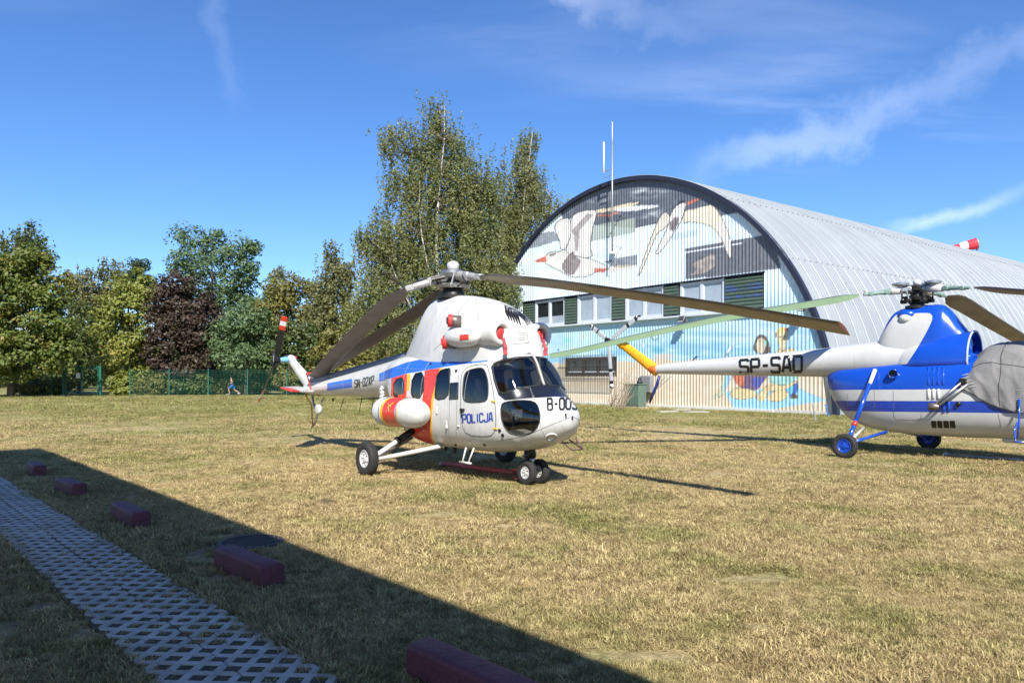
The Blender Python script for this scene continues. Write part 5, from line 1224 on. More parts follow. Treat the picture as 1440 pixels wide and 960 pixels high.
def arm(root_pt):
    d_ = (root_pt-hub); Lr = d_.length; d_.normalize(); q = MB(); q.tube([hub+d_*.12, hub+d_*.36], .085, 12); q.box(hub+d_*.42, (.15, .15, .16), d_.to_track_quat('X', 'Z').to_matrix(), bev=.02); q.tube([hub+d_*.46, hub+d_*(Lr-.12)], [.07, .06], 12); q.box(hub+d_*(Lr-.04), (.16, .12, .11), d_.to_track_quat('X', 'Z').to_matrix(), bev=.015); q.build('blade_arm', M_ARM, rh, ang=40)
    sd_ = Vector((-d_.y, d_.x, 0)).normalized(); q = MB(); q.tube([hub+d_*.45+sd_*.16+Vector((0, 0, .02)), hub+d_*.2+sd_*.2], .04, 8); q.tube([hub+d_*.35+sd_*.12, Vector((d_.x*.26, d_.y*.26, 3.38))+sd_*.1], .016, 6); q.tube([hub+d_*.3+Vector((0, 0, .1)), hub+d_*(Lr*.85)+Vector((0, 0, .08)), root_pt+Vector((0, 0, .02))], .012, 5); q.tube([hub+d_*.4-sd_*.1, hub+d_*.55-sd_*.14+Vector((0, 0, -.1)), hub+d_*.3-sd_*.12+Vector((0, 0, -.2))], .015, 5); q.build('damper', M_DARKM, rh, ang=40)
M_BTIP = mat('red_brown_tip', (.17, .05, .035), .45)
tipw = Vector((3.736, 8.40, 0)); d_w = (tipw-Vector((O1.x, O1.y, 0))).normalized()
A_ = Vector((O1.x, O1.y, 0))+d_w*.80
P_ = [R1i @ (p-O1) for p in sag_path(A_, tipw, [(640, 389), (664, 389), (700, 392), (760, 397), (830, 406), (900, 416), (970, 426), (1040, 437), (1110, 449), (1187, 462)], 26)]
def cdir(tilt):
    def f(i, d):
        s_ = d.cross(Vector((0, 0, 1))).normalized(); u = s_.cross(d); return (s_*math.cos(tilt)+u*math.sin(tilt)).normalized()
    return f
chs = lambda n: [.13 if i == 0 else .24 if i == 1 else .40 for i in range(n)]
arm(P_[0]); blade_mesh(list(zip(P_, chs(26))), cdir(rad(21)), 'rotor_blade', [M_BLADE, M_UNDER, M_BTIP], h1, .40, .055, lambda i, j: 2 if i >= 25 else (1 if j in (6, 7, 8) else 0))
mat('grey_brown_side', (.17, .145, .125), .5, var=.2, vscale=3)
def tailblade(arm_a, tipl, curve, tilt):
    a0_ = Vector((O1.x, O1.y, 0))+Vector((math.cos(rad(arm_a)), math.sin(rad(arm_a)), 0))*.84; t0_ = R1 @ Vector(tipl)+O1; t0_.z = 0
    P_ = [R1i @ (p-O1) for p in sag_path(a0_, t0_, curve, 22)]
    arm(P_[0]); return blade_mesh(list(zip(P_, chs(22))), cdir(tilt), 'rotor_blade', [M_BLADE, MATS['grey_brown_side'], M_REDP], h1, .40, .055, lambda i, j: 2 if i >= 21 else (1 if j in (6, 7, 8) else 0))
tailblade(195, (-5.72, -.12, 0), [(584, 398), (570, 408), (545, 428), (520, 451), (490, 481), (465, 507), (446, 529)], rad(-7))
tailblade(75, (-5.75, .16, 0), [(660, 391), (640, 402), (612, 421), (590, 436), (560, 455), (520, 480), (480, 504), (448, 524)], rad(-13))
q = MB(); tb = Vector((-5.62, 0, 1.75)); q.tube([tb+Vector((0, -.3, .04)), tb+Vector((0, -.2, -.3)), tb+Vector((0, 0, -.5)), tb+Vector((0, .25, -.3)), tb+Vector((0, .35, .04))], .015, 5); q.box(tb+Vector((-.06, .02, .05)), (.09, .62, .06), bev=.015); q.build('blade_tie', mat('red_webbing', (.5, .04, .04), .8), h1)
# ---------------------------------------------------------------- red tow bar under the nose
ta = gnd(742, 676.5); tb_ = gnd(622, 657)
tw = empty('tow_bar', (ta.x, ta.y, 0), math.atan2(tb_.y-ta.y, tb_.x-ta.x), 'red steel tow bar lying in grass under the white helicopter', 'tow bar')
M_TOW = mat('faded_red_tow_paint', (.52, .08, .075), .6, var=.3, vscale=8, col2=(.30, .10, .09)); L_ = (tb_-ta).length
q = MB(); q.tube([(.30, 0, .11), (L_, .0, .08)], .045, 10); q.build('bar', M_TOW, tw, True)
q = MB()
for s_ in (-1, 1): q.tube([(.32, s_*.03, .12), (.2, s_*.15, .19), (-.12, s_*.16, .22), (-.16, s_*.16, .08), (.16, s_*.15, .04), (.3, s_*.04, .09)], .018, 6)
q.tube([(-.12, -.16, .22), (-.12, .16, .22)], .018, 6); q.tube([(.2, -.15, .19), (.2, .15, .19)], .018, 6); q.tube([(-.16, -.16, .08), (-.16, .16, .08)], .018, 6); q.build('fork_frame', M_TOW, tw, True)
q = MB(); q.lathe([(0, .05), (.04, .06), (.08, .05)], (L_, -.04, .06), (0, 1, 0), 12); q.build('tow_eye', M_STEEL, tw, True)
# ---------------------------------------------------------------- blue and white helicopter beside the hangar
ZE = lambda L: [(1230+x/6.857, 420+y/6.857) for x, y in L]
ZF = lambda L: [(1150+x/4.9655, 500+y/4.9655) for x, y in L]
HD2 = math.atan2(-.724, .69); O2 = Vector((8.9, 16.4, 0))
h2 = empty('helicopter', O2, HD2, 'blue and white helicopter with yellow tail fin beside the hangar gable', 'helicopter')
R2 = Matrix.Rotation(HD2, 3, 'Z'); R2i = R2.inverted()
def loc2(px, py, y):
    o = R2i @ (CAM-O2); d = R2i @ ray(px, py); k = (y-o.y)/d.y; return o+d*k
M_BLUE2 = mat('glossy_royal_blue', (.006, .062, .43), .22, var=.06, vscale=2, coat=.6)
M_WH2 = mat('satin_grey_white', (.51, .51, .495), .33, var=.07, vscale=2.5, coat=.25, streaks=.10, bump=.03, bscale=8)
pod = Loft([(-1.97, 1.62, 1.70, .02, 1.66, 2, 2), (-1.94, 1.48, 1.80, .13, 1.66, 2, 2), (-1.84, 1.26, 1.90, .26, 1.64, 2, 2.2), (-1.6, .92, 1.97, .42, 1.60, 2.1, 2.3), (-1.25, .66, 2.02, .54, 1.52, 2.2, 2.4), (-.7, .52, 2.07, .65, 1.42, 2.4, 2.5), (0, .46, 2.12, .71, 1.36, 2.6, 2.6), (.7, .455, 2.16, .74, 1.32, 2.7, 2.6),
            (1.5, .47, 2.18, .75, 1.28, 2.6, 2.6), (2.1, .51, 2.12, .73, 1.22, 2.5, 2.5), (2.6, .60, 1.90, .66, 1.15, 2.3, 2.3), (2.95, .74, 1.62, .52, 1.1, 2.2, 2.2), (3.15, .92, 1.38, .30, 1.1, 2, 2), (3.22, 1.06, 1.2, .03, 1.12, 2, 2)], h2, 110, 50)
boom = Loft([(.9, 1.7, 2.5, .30, 2.1, 2, 2), (0, 1.68, 2.53, .46, 2.1, 2.1, 2), (-.7, 1.68, 2.53, .47, 2.1, 2.1, 2), (-1.2, 1.69, 2.50, .43, 2.08, 2, 2), (-1.9, 1.715, 2.42, .355, 2.07, 2, 2), (-4.08, 1.75, 2.27, .255, 2.01, 2, 2), (-6.3, 1.79, 2.11, .155, 1.95, 2, 2), (-6.85, 1.80, 2.06, .125, 1.93, 2, 2)], h2, 60, 40)
pyl = Loft([(-.80, 2.3, 2.44, .03, 2.36, 2, 2), (-.76, 2.1, 2.58, .20, 2.3, 2.4, 2), (-.66, 2.0, 2.78, .31, 2.3, 2.6, 2), (-.50, 2.0, 3.08, .37, 2.3, 2.6, 2), (-.40, 2, 3.18, .385, 2.3, 2.6, 2), (-.2, 2, 3.245, .40, 2.3, 2.6, 2), (.1, 2, 3.27, .41, 2.3, 2.6, 2), (.42, 2, 3.285, .40, 2.3, 2.6, 2), (.55, 2, 3.25, .38, 2.3, 2.6, 2), (.66, 2, 3.15, .35, 2.3, 2.5, 2), (.85, 2, 2.88, .29, 2.3, 2.4, 2), (1.02, 2, 2.62, .2, 2.3, 2.2, 2), (1.08, 2.2, 2.4, .03, 2.3, 2, 2)], h2, 70, 40)
hood = Loft([(-.5, 1.8, 2.35, .30, 2.0, 2, 2), (-.1, 1.8, 2.50, .52, 2.0, 2.1, 2), (.3, 1.8, 2.58, .60, 2.02, 2.1, 2), (.75, 1.8, 2.65, .61, 2.04, 2.1, 2), (1.12, 1.8, 2.68, .58, 2.05, 2.1, 2)], h2, 40, 40)
x0_, x1_ = pod.k[0]+1e-3, pod.k[-1]-1e-3
def below(pts, nm): return ([(x0_, 0)] + pod.outline(pts, 6, False) + [(x1_, 0)], nm)
ln1 = ZF([(62, 222), (90, 239), (300, 238), (700, 236), (985, 234), (1440, 233)]); ln2 = ZF([(105, 312), (130, 314), (700, 316), (1440, 318)]); ln3 = ZF([(150, 384), (180, 386), (700, 393), (1440, 402)])
def band2(a, b_):
    A = pod.outline(a, 6, False); B = pod.outline(b_, 6, False)
    ta, tb = A[-1][1], B[-1][1]
    return A+[(x1_, ta)]+[(x1_, tb)]+B[::-1]
A1 = pod.outline(ln1, 6, False)
regs2 = [([(x0_, 0)]+[(x0_, A1[0][1])]+A1+[(x1_, A1[-1][1]), (x1_, 0)], 'blue_upper'), (band2(ln2, ln3), 'blue_stripe')]
pod.build(regs2, 'fuselage', h2, {'fuselage': M_WH2, 'blue_upper': M_BLUE2, 'blue_stripe': mat('stripe_blue', (.012, .05, .36), .25, coat=.5)})
boom.build([], 'tail_boom', h2, {'tail_boom': M_WH2})
wz = smooth_poly(ZE([(20, 420), (185, 163), (240, 150), (500, 133), (556, 150), (556, 215), (440, 430), (380, 520), (0, 520)]), 2)
pyl.build([(pyl.outline(wz, 4), 'white_panel')], 'rotor_pylon', h2, {'rotor_pylon': M_BLUE2, 'white_panel': M_WH2})
hood.build([(hood.outline(smooth_poly(ZE([(-120, 330), (480, 330), (440, 430), (330, 600), (300, 640), (-120, 640)]), 1), 4), 'white_panel')], 'intake_hood', h2, {'intake_hood': M_BLUE2, 'white_panel': M_WH2})
rim_ = [Vector(hood.P(np.array([1.12]), np.array([t_]))[0]) for t_ in np.linspace(0, .62, 24)]
q = MB(); q.tube([Vector((p.x, -p.y, p.z)) for p in rim_[::-1]]+rim_[1:], .022, 6); q.build('intake_rim', mat('pale_blue_rim', (.35, .42, .55), .5), h2, True)
q = MB(); q.box((.80, 0, 2.25), (.04, .74, .56), bev=.01); q.build('intake_dark_plane', mat('intake_shade_colour', (.006, .01, .03), .6), h2)  # plane added inside the hood, its near-black colour standing in for shade
q = MB(); q.lathe([(0, .28), (.05, .30), (.12, .26), (.16, .1)], (.95, 0, 2.1), (.3, 0, 1), 24); q.build('oil_cooler', M_BLUE2, h2, True)
# blister, cuff, louvres
bp_ = pyl.cast(*ZE([(300, 150)])[0])[0]
for side in (1, -1):
    q = MB(); q.lathe([(-.17, .01), (-.14, .07), (-.05, .12), (.05, .12), (.16, .07), (.2, .01)], Vector((bp_.x, (bp_.y+.03)*side, bp_.z-.01)), (1, 0, 0), 20); q.build('blister', M_BLUE2, h2, True)
    q = MB(); q.lathe([(-.12, .02), (-.10, .07), (-.03, .10), (.04, .10), (.12, .05), (.14, .01)], Vector((bp_.x, (bp_.y-.03)*side, bp_.z-.09)), (1, 0, -.1), 20); q.build('blister_cap', M_WHITE, h2, True)
    c_ = pod.cast(*ZF([(525, 128)])[0]); q = MB(); p = Vector((c_[0].x, c_[0].y*side, c_[0].z)); q.lathe([(-.05, .10), (.13, .10), (.14, .092), (.13, .085), (-.05, .08)], p, Vector((.35, -side, .05)), 24, cap=False); q.build('air_cuff', M_BLUE2, h2, True)
    q = MB(); q.lathe([(-.04, .082), (.02, .082)], p, Vector((.35, -side, .05)), 20); q.build('cuff_core', M_INKB, h2)
    for k in range(4):
        for (cx, y0_, y1_, m_) in ((775+k*34, 78, 205, M_BLUE2), (775+k*34, 230, 305, M_WHITE) if k < 3 else (880, 315, 400, M_BLUE2), (915, 315, 395, M_BLUE2) if k == 3 else (None, 0, 0, None)):
            if cx is None: continue
            a_ = pod.cast(*ZF([(cx, y0_)])[0])[0]; b_ = pod.cast(*ZF([(cx, y1_)])[0])[0]; a_ = Vector((a_.x, a_.y*side, a_.z)); b_ = Vector((b_.x, b_.y*side, b_.z))
            q = MB(); L_ = (b_-a_).length; q.lathe([(0, .004), (.02, .03), (L_-.02, .03), (L_, .004)], a_, b_-a_, 10); q.build('louvre', m_, h2, True)
    pl_ = Vector((.72, -.0, .76)); h_ = pod.cast(*ZF([(875, 478)])[0])[0]
for cx0, cx1 in ((788, 826), (830, 868), (873, 914), (918, 958)):
    for o in patch(ZF([(cx0+2, 452), (cx1, 453), (cx1+5, 505), (cx0+8, 502)]), pod, 'vent_pane', mat('dark_vent', (.01, .011, .012), .3), h2, .007, True, step=3): pass
for o in patch(ZF([(776, 445), (958, 446), (972, 510), (790, 508)]), pod, 'vent_frame', M_WHITE, h2, .003, True, step=4): pass
pod.seam([ZF([(205, 265), (207, 315), (208, 390)]), ZF([(395, 240), (395, 395)]), ZF([(527, 240), (530, 420), (545, 445), (720, 448), (722, 395)]), ZF([(1248, 300), (1258, 400), (1280, 500)])], 'panel_line', M_SEAM, h2, r=.004, closed=False)
boom.seam([[(1130, 491), (1131, 528)], [(1200, 484), (1202, 520)]], 'boom_line', mat('faint_gap', (.35, .35, .35), .7), h2, r=.003, closed=False)
lettering('SP-SAD', ZC([(322, 362), (880, 322), (880, 462), (328, 478)]), [boom], h2, M_INKB, 'registration', .20, .36, lift=.004)
# exhaust stacks
for side in (1, -1):
    a_ = loc2(*ZF([(1005, 185)])[0], -.78); b_ = loc2(*ZF([(800, 355)])[0], -.93); a_.y *= side; b_.y *= side
    for off in (Vector((0, 0, 0)), Vector((.12, 0, -.03))):
        q = MB(); q.tube([a_+off, b_+off*.5], .028, 8); q.build('exhaust_stay', M_STEEL, h2, True)
    q = MB(); d_ = (b_-a_).normalized(); q.lathe([(-.12, .05), (-.05, .075), (.07, .08), (.07, .065), (-.04, .05)], b_, Vector((-1, -.15*side, .05)), 18, cap=False); q.build('exhaust_pipe', mat('burnt_steel', (.20, .17, .15), .45), h2, True)
    q = MB(); q.box(a_+Vector((.02, 0, .02)), (.14, .06, .12), bev=.02); q.build('exhaust_mount', M_DARKM, h2)
    c_ = pod.cast(*ZF([(985, 335)])[0])[0]; q = MB(); q.lathe([(0, .05), (.05, .045), (.06, .01)], Vector((c_.x, c_.y*side, c_.z)), (0, -side, 0), 12); q.build('side_port', M_DARKM, h2, True)
    # boarding step
    st0 = loc2(*ZF([(1408, 300)])[0], -.80); q = MB()
    for pp in ([(0, 0, 0), (.0, -.03, -.42), (-.02, -.05, -.75)], [(-.02, -.05, -.45), (-.05, -.16, -.62), (-.03, -.16, -.82), (.22, -.16, -.82)]): q.tube([Vector((st0.x+x, (st0.y+y)*side, st0.z+z)) for x, y, z in pp], .018, 6)
    q.build('boarding_step', M_BLUE2, h2, True)
# main gear
for side in (1, -1):
    lg = bpy.data.objects.new('main_gear', None); COL.objects.link(lg); lg.parent = h2
    c = Vector((-.86 if side == 1 else -.30, -1.72*side, .262)); wheel(lg, c, (0, 1, 0), .262, .16, M_BLUE2, M_TYRE, .55)
    ax_ = c+Vector((.0, .10*side, .03)); top_ = loc2(*ZF([(400, 98)])[0], -.62) if side == 1 else Vector((-.55, .62, 1.85)); mid = ax_+(top_-ax_)*.32
    q = MB(); q.tube([ax_, mid], .045, 10); q.tube([mid, ax_+(top_-ax_)*.80], .048, 12); q.build('shock_strut', M_BLUE2, lg, True)
    q = MB(); q.tube([ax_+(top_-ax_)*.78, top_], .045, 12); q.build('strut_top', M_WHITE, lg, True)
    q = MB(); q.lathe([(0, .056), (.10, .056)], ax_+(top_-ax_)*.24, top_-ax_, 12); q.build('red_collar', M_REDP, lg, True)
    q = MB(); q.tube([ax_, Vector((-.46 if side == 1 else -.2, -.50*side, .52))], .036, 8); q.build('radius_rod', M_BLUE2, lg, True)
    q = MB(); q.tube([ax_, Vector((-1.0, -.34*side, .58))], .032, 8); q.build('drag_rod', M_RIMW, lg, True)
    q = MB(); q.tube([c, ax_], .05, 10); q.build('axle', M_DARKM, lg, True)
ng2 = bpy.data.objects.new('nose_gear', None); COL.objects.link(ng2); ng2.parent = h2
q = MB(); q.tube([(2.55, 0, .65), (2.5, 0, .2)], .05, 10); q.tube([(2.5, -.12, .16), (2.5, .12, .16)], .025, 8); q.build('strut', M_BLUE2, ng2, True)
for s_ in (-1, 1): wheel(ng2, (2.5, s_*.11, .16), (0, 1, 0), .16, .09, M_BLUE2, M_TYRE, .5)
q = MB(); q.box((2.0, 0, .46), (.7, .5, .12), bev=.04); q.build('belly_tray', M_WH2, h2)
# tail: collar, yellow fin, skid, rotor
e0 = Vector((-6.85, 0, 1.93)); f0 = loc2(*ZD([(870, 555)])[0], 0); f1 = loc2(*ZD([(575, 325)])[0], 0)
q = MB(); q.lathe([(0, .126), (.12, .13), (.26, .12), (.32, .05)], e0+Vector((.02, 0, 0)), (-1, 0, 0), 24); q.build('tail_collar', mat('orange_red_collar', (.62, .15, .02), .4), h2, True)
M_YF = mat('worn_yellow_fin', (.80, .40, .01), .42, var=.2, vscale=5, col2=(.72, .30, .015))
q = MB(); vv = []; ff = []; d_ = f1-f0
for i in range(9):
    t_ = i/8; p = f0+d_*t_; ch = .135-.03*t_; th_ = .10-.03*t_
    for k in range(16): a = 2*math.pi*k/16; vv.append(p+Vector((math.cos(a)*ch*.75, math.sin(a)*th_, math.cos(a)*ch)))
for i in range(8):
    for k in range(16): ff.append((i*16+k, i*16+(k+1) % 16, (i+1)*16+(k+1) % 16, (i+1)*16+k))
ff += [tuple(range(16)), tuple(128+k for k in range(16))[::-1]]; q.add(vv, ff); q.build('tail_fin', M_YF, h2, True)
q = MB(); q.lathe([(-.12, .1), (-.05, .15), (.06, .15), (.16, .11), (.22, .03)], f1, d_, 18); q.build('gearbox', M_YF, h2, True)
hT = loc2(*ZD([(455, 298)])[0], -.42)
q = MB(); q.tube([f1+d_.normalized()*.12, hT], [.07, .05], 10); q.build('tail_shaft', M_YF, h2, True)
q = MB(); q.lathe([(-.06, .05), (-.04, .09), (.06, .10), (.10, .04)], hT, (0, -1, 0), 14); q.tube([hT+Vector((-.08, -.08, .05)), hT+Vector((0, -.12, .12)), hT+Vector((.08, -.1, .06))], .015, 5); q.build('tail_rotor_hub', M_DARKM, h2, ang=40)
M_GB = mat('pale_grey_blade', (.42, .43, .44), .45, var=.1)
for tip in ZD([(308, 172), (712, 84), (481, 685)]):
    e_ = loc2(tip[0], tip[1], hT.y-.03); d2 = e_-hT; cdv = Vector((0, 1, 0)).cross(d2).normalized()
    ts_ = (.05, .14, .28, .5, .60, .601, .67, .671, .86, .861, .93, .931, 1.0); st_ = [(hT+d2*t_, .06 if t_ < .1 else .135 if t_ > .2 else .10) for t_ in ts_]
    blade_mesh(st_, lambda i, d, c=cdv: c, 'tail_rotor_blade', [M_GB, M_INKB, M_TW], h2, .135, .03, lambda i, j: {4: 0, 5: 1, 6: 1, 7: 0, 8: 0, 9: 1, 10: 2, 11: 2}.get(i, 0) if i < 11 else (2 if i == 11 else 1))
    q = MB(); q.box(e_, (.13, .035, .06), d2.to_track_quat('Z', 'Y').to_matrix(), bev=.01); q.build('blade_tip', M_INKB, h2)
sk = [loc2(*ZD([p])[0], 0) for p in ((882, 590), (868, 650), (840, 720), (800, 818))]
q = MB(); q.tube(sk, [.04, .045, .045, .03], 8); q.build('tail_skid', mat('navy_skid', (.015, .03, .16), .4), h2, True)
q = MB(); q.tube([sk[2], loc2(*ZD([(985, 596)])[0], -.05)], .008, 5); q.tube([sk[2], loc2(*ZD([(930, 600)])[0], .06)], .008, 5); q.build('skid_wire', M_STEEL, h2)
q = MB(); a_ = loc2(*ZC([(188, 335)])[0], 0); b_ = loc2(*ZC([(240, 240)])[0], 0); q.tube([a_, b_], .025, 6); q.tube([b_, b_+Vector((.25, 0, .0))], .006, 4); q.build('boom_aerial', M_WHITE, h2, True)
# rotor head
r2 = bpy.data.objects.new('rotor_head', None); COL.objects.link(r2); r2.parent = h2
hub2 = Vector((0, 0, 3.66))
q = MB(); q.lathe([(0, .24), (.06, .24), (.08, .15), (.20, .12), (.42, .10)], (0, 0, 3.22), (0, 0, 1), 20); q.build('mast', M_DARKM, r2, ang=35)
q = MB(); q.lathe([(0, .12), (.02, .26), (.08, .27), (.11, .14)], (0, 0, 3.38), (0, 0, 1), 20)
for k in range(6): a = k*math.pi/3+.2; q.tube([(math.cos(a)*.30, math.sin(a)*.30, 3.36), (math.cos(a)*.30, math.sin(a)*.30, 3.62)], .018, 6); q.box((math.cos(a)*.27, math.sin(a)*.27, 3.38), (.12, .09, .08), bev=.01); q.tube([(math.cos(a)*.1, math.sin(a)*.1, 3.5), (math.cos(a+.5)*.3, math.sin(a+.5)*.3, 3.46)], .025, 6)
q.build('swashplate', M_DARKM, r2, ang=40)
q = MB(); q.lathe([(0, .12), (.03, .19), (.12, .2), (.16, .10)], (0, 0, 3.58), (0, 0, 1), 20); q.build('hub', M_DARKM, r2, ang=35)
q = MB(); q.lathe([(0, .05), (.03, .08), (.09, .085), (.13, .05), (.14, .01)], (0, 0, 3.73), (0, 0, 1), 14); q.build('hub_cap', M_RIMW, r2, True)
M_TEAL = mat('green_primer', (.15, .24, .20), .5); M_GU = mat('pale_green_underside', (.165, .235, .125), .5, var=.1, vscale=2); M_OL = mat('olive_tan_underside', (.21, .17, .115), .55, var=.25, vscale=2.5)
def blade2(ang, rr, curve, tilt, under, zfun=None):
    dw = Vector((math.cos(rad(ang)), math.sin(rad(ang)), 0)); base = Vector((O2.x, O2.y, 0)); a_ = base+dw*1.25; b_ = base+dw*rr
    P_ = [R2i @ (p-O2) for p in sag_path(a_, b_, curve, 26)]; root = P_[0]
    d_ = root-hub2; L_ = d_.length; d_.normalize(); sd_ = Vector((-d_.y, d_.x, 0)); Mx = d_.to_track_quat('X', 'Z').to_matrix()
    q = MB(); q.tube([hub2+d_*.2, hub2+d_*.58], [.085, .075], 14); q.build('blade_sleeve', M_RIMW, r2, True)
    q = MB(); q.tube([hub2+d_*.05, hub2+d_*.24], .10, 12); q.lathe([(-.03, .10), (0, .17), (.03, .17), (.05, .1)], hub2+d_*.36+Vector((0, 0, .12)), (0, 0, 1), 22); q.tube([hub2+d_*.36+Vector((0, 0, .05)), hub2+d_*.36+Vector((0, 0, .16))], .05, 8); q.tube([hub2+d_*.3+sd_*.13, Vector((0, 0, 3.42))+d_*.25+sd_*.15], .02, 6); q.box(hub2+d_*.3+sd_*.12, (.2, .06, .08), Mx, bev=.01); q.build('damper', M_STEEL, r2, ang=40)
    q = MB(); q.tube([hub2+d_*.58, hub2+d_*(L_-.1)], [.055, .03], 10); q.box(hub2+d_*.66, (.14, .12, .11), Mx, bev=.02); q.box(hub2+d_*(L_-.25), (.1, .1, .09), Mx, bev=.015); q.build('blade_root', M_TEAL, r2, ang=40)
    chs2 = [.10 if i == 0 else .34 if i == 1 else .42-.006*i for i in range(26)]
    return blade_mesh(list(zip(P_, chs2)), cdir(tilt), 'rotor_blade', [M_BLADE, under, M_GU], h2, .42, .055, lambda i, j: 1 if j in (6, 7, 8) else 2 if j in (2, 3, 4, 5) else 0)
blade2(177.2, 8.05, [(770, 501), (781, 499.4), (903, 472), (1025, 446), (1160, 424), (1215, 414), (1262, 408)], rad(25), M_OL)
blade2(297, 7.2, [(1290, 404), (1345, 402), (1380, 406), (1440, 411), (1600, 420), (2400, 470)], rad(16), M_OL)
blade2(33, 7.2, [(1280, 406), (1320, 413), (1350, 426), (1385, 447), (1440, 480), (1480, 505)], rad(34), M_OL)
# ---------------------------------------------------------------- grey canvas over the cockpit
M_CANV = mat('grey_canvas', (.20, .195, .19), .85, var=.16, vscale=3, bump=.5, bscale=18)
cov = empty('cockpit_cover', O2, HD2, 'grey canvas cover laced over the cockpit of the blue helicopter', 'cover')
xs_ = np.linspace(1.06, 3.20, 90); vv = []; nt2 = 91
zcv = lambda x: herm([1.0, 1.2, 1.42, 1.6, 2.0, 2.5, 3.0, 3.25], [2.0, 2.16, 2.36, 2.42, 2.45, 2.25, 1.80, 1.45], x)
for i, x in enumerate(xs_):
    te = float(herm([1.0, 1.3, 2.05, 3.3], [.42, .49, .56, .60], x)); hw_ = float(herm(pod.k, pod.st[:, 3], x))+.035; zc_ = float(herm(pod.k, pod.st[:, 4], x)); zt_ = float(zcv(x)); zb_ = float(herm(pod.k, pod.st[:, 1], x))-.03
    for j in range(nt2):
        u_ = (j/(nt2-1)*2-1); t_ = abs(u_)*te; a = t_*math.pi; n_ = 2.3
        wr = .018*(1-abs(math.sin(x*9+u_*5+1.5*math.sin(u_*7))))**3*abs(u_)+.013*(1-abs(math.sin(u_*11+x*4)))**4+.012*math.sin(x*6-u_*9)+.010*math.sin(x*23+u_*4)*abs(u_)**3
        y_ = (hw_+wr)*abs(math.sin(a))**(2/n_)*(-1 if u_ < 0 else 1); z_ = zc_+(zt_-zc_+wr)*math.cos(a)**(2/n_) if a <= math.pi/2 else zc_-(zc_-zb_)*abs(math.cos(a))**(2/2.5)
        vv.append((x+.012*math.sin(u_*17), y_, z_))
q = MB(); q.add(vv, [(i*nt2+j, i*nt2+j+1, (i+1)*nt2+j+1, (i+1)*nt2+j) for i in range(len(xs_)-1) for j in range(nt2-1)])
o = q.build('canvas', M_CANV, cov, True); sd = o.modifiers.new('thickness', 'SOLIDIFY'); sd.thickness = .012; sd.offset = 1
q = MB()
for j0 in (.22, .78):
    L_ = [Vector(vv[i*nt2+int(j0*(nt2-1))])+Vector((0, 0, .012)) for i in range(len(xs_))]; q.tube(L_, .006, 4)
for i0 in (28, 60): q.tube([Vector(vv[i0*nt2+j])*1.0+Vector((0, 0, .008)) for j in range(nt2)], .007, 4)
q.build('canvas_hem', mat('dark_stitching', (.06, .06, .06), .9), cov, True)
for k in range(5):
    for p, d3 in ((Vector((1.10+.03*k, -.79, 1.76-.06*k)), (.10, -.01, .03)), (Vector((2.02, -.78, 1.46-.04*k)), (.07, -.01, .01))):
        q = MB(); q.tube([p, p+Vector(d3)], .006, 4); q.build('lacing', mat('white_cord', (.6, .6, .58), .8), cov)
# metal bar lying under the blue helicopter
ba = gnd(1330, 642); bb_ = gnd(1470, 651); q = MB(); q.tube([(0, 0, .04), (bb_.x-ba.x, bb_.y-ba.y, .04)], .025, 8); q.lathe([(-.03, .05), (.03, .05)], (0, 0, .05), (0, 1, 0), 10)
o = q.build('ground_bar', MGm, None, True); o.location = ba; tag(o, 'long pale metal bar lying in grass under the blue helicopter', 'metal bar')
# ---------------------------------------------------------------- trees
def leaf_mat(name, c1, c2, c3=None, trans=.30, tfreq=.12):
    m = bpy.data.materials.new(name); m.use_nodes = True; t = m.node_tree; t.nodes.clear()
    g = N(t, 'ShaderNodeNewGeometry'); c = mixc(t, g.outputs['Random Per Island'], c1, c2)
    if c3:
        n1 = N(t, 'ShaderNodeTexNoise', inp={'Scale': .35, 'Detail': 3}); t.links.new(g.outputs['Position'], n1.inputs['Vector'])
        n2 = N(t, 'ShaderNodeTexWhiteNoise'); t.links.new(g.outputs['Random Per Island'], n2.inputs['Vector'])
        c = mixc(t, math_n(t, 'MULTIPLY', maprange(t, n1.outputs[0], .45, .7), maprange(t, n2.outputs['Value'], 1-tfreq*4, 1-tfreq)), c, c3)
    d = N(t, 'ShaderNodeBsdfPrincipled', inp={'Roughness': .55, 'Specular IOR Level': .35}); t.links.new(c, d.inputs['Base Color'])
    tr_ = N(t, 'ShaderNodeBsdfTranslucent'); hs_ = N(t, 'ShaderNodeHueSaturation', inp={'Hue': .485, 'Saturation': 1.1, 'Value': 1.5}); t.links.new(c, hs_.inputs['Color']); t.links.new(hs_.outputs[0], tr_.inputs['Color'])
    mx_ = N(t, 'ShaderNodeMixShader', inp={0: trans}); t.links.new(d.outputs[0], mx_.inputs[1]); t.links.new(tr_.outputs[0], mx_.inputs[2])
    o = N(t, 'ShaderNodeOutputMaterial'); t.links.new(mx_.outputs[0], o.inputs[0]); return m
def bark_mat(name, c1, c2, sc): return mat(name, c1, .9, var=.2, vscale=sc, col2=c2, bump=.5, bscale=20)
M_BARK = bark_mat('brown_bark', (.10, .08, .06), (.05, .04, .03), 6); M_BIRCH = bark_mat('white_birch_bark', (.52, .50, .46), (.16, .14, .12), 1.6)
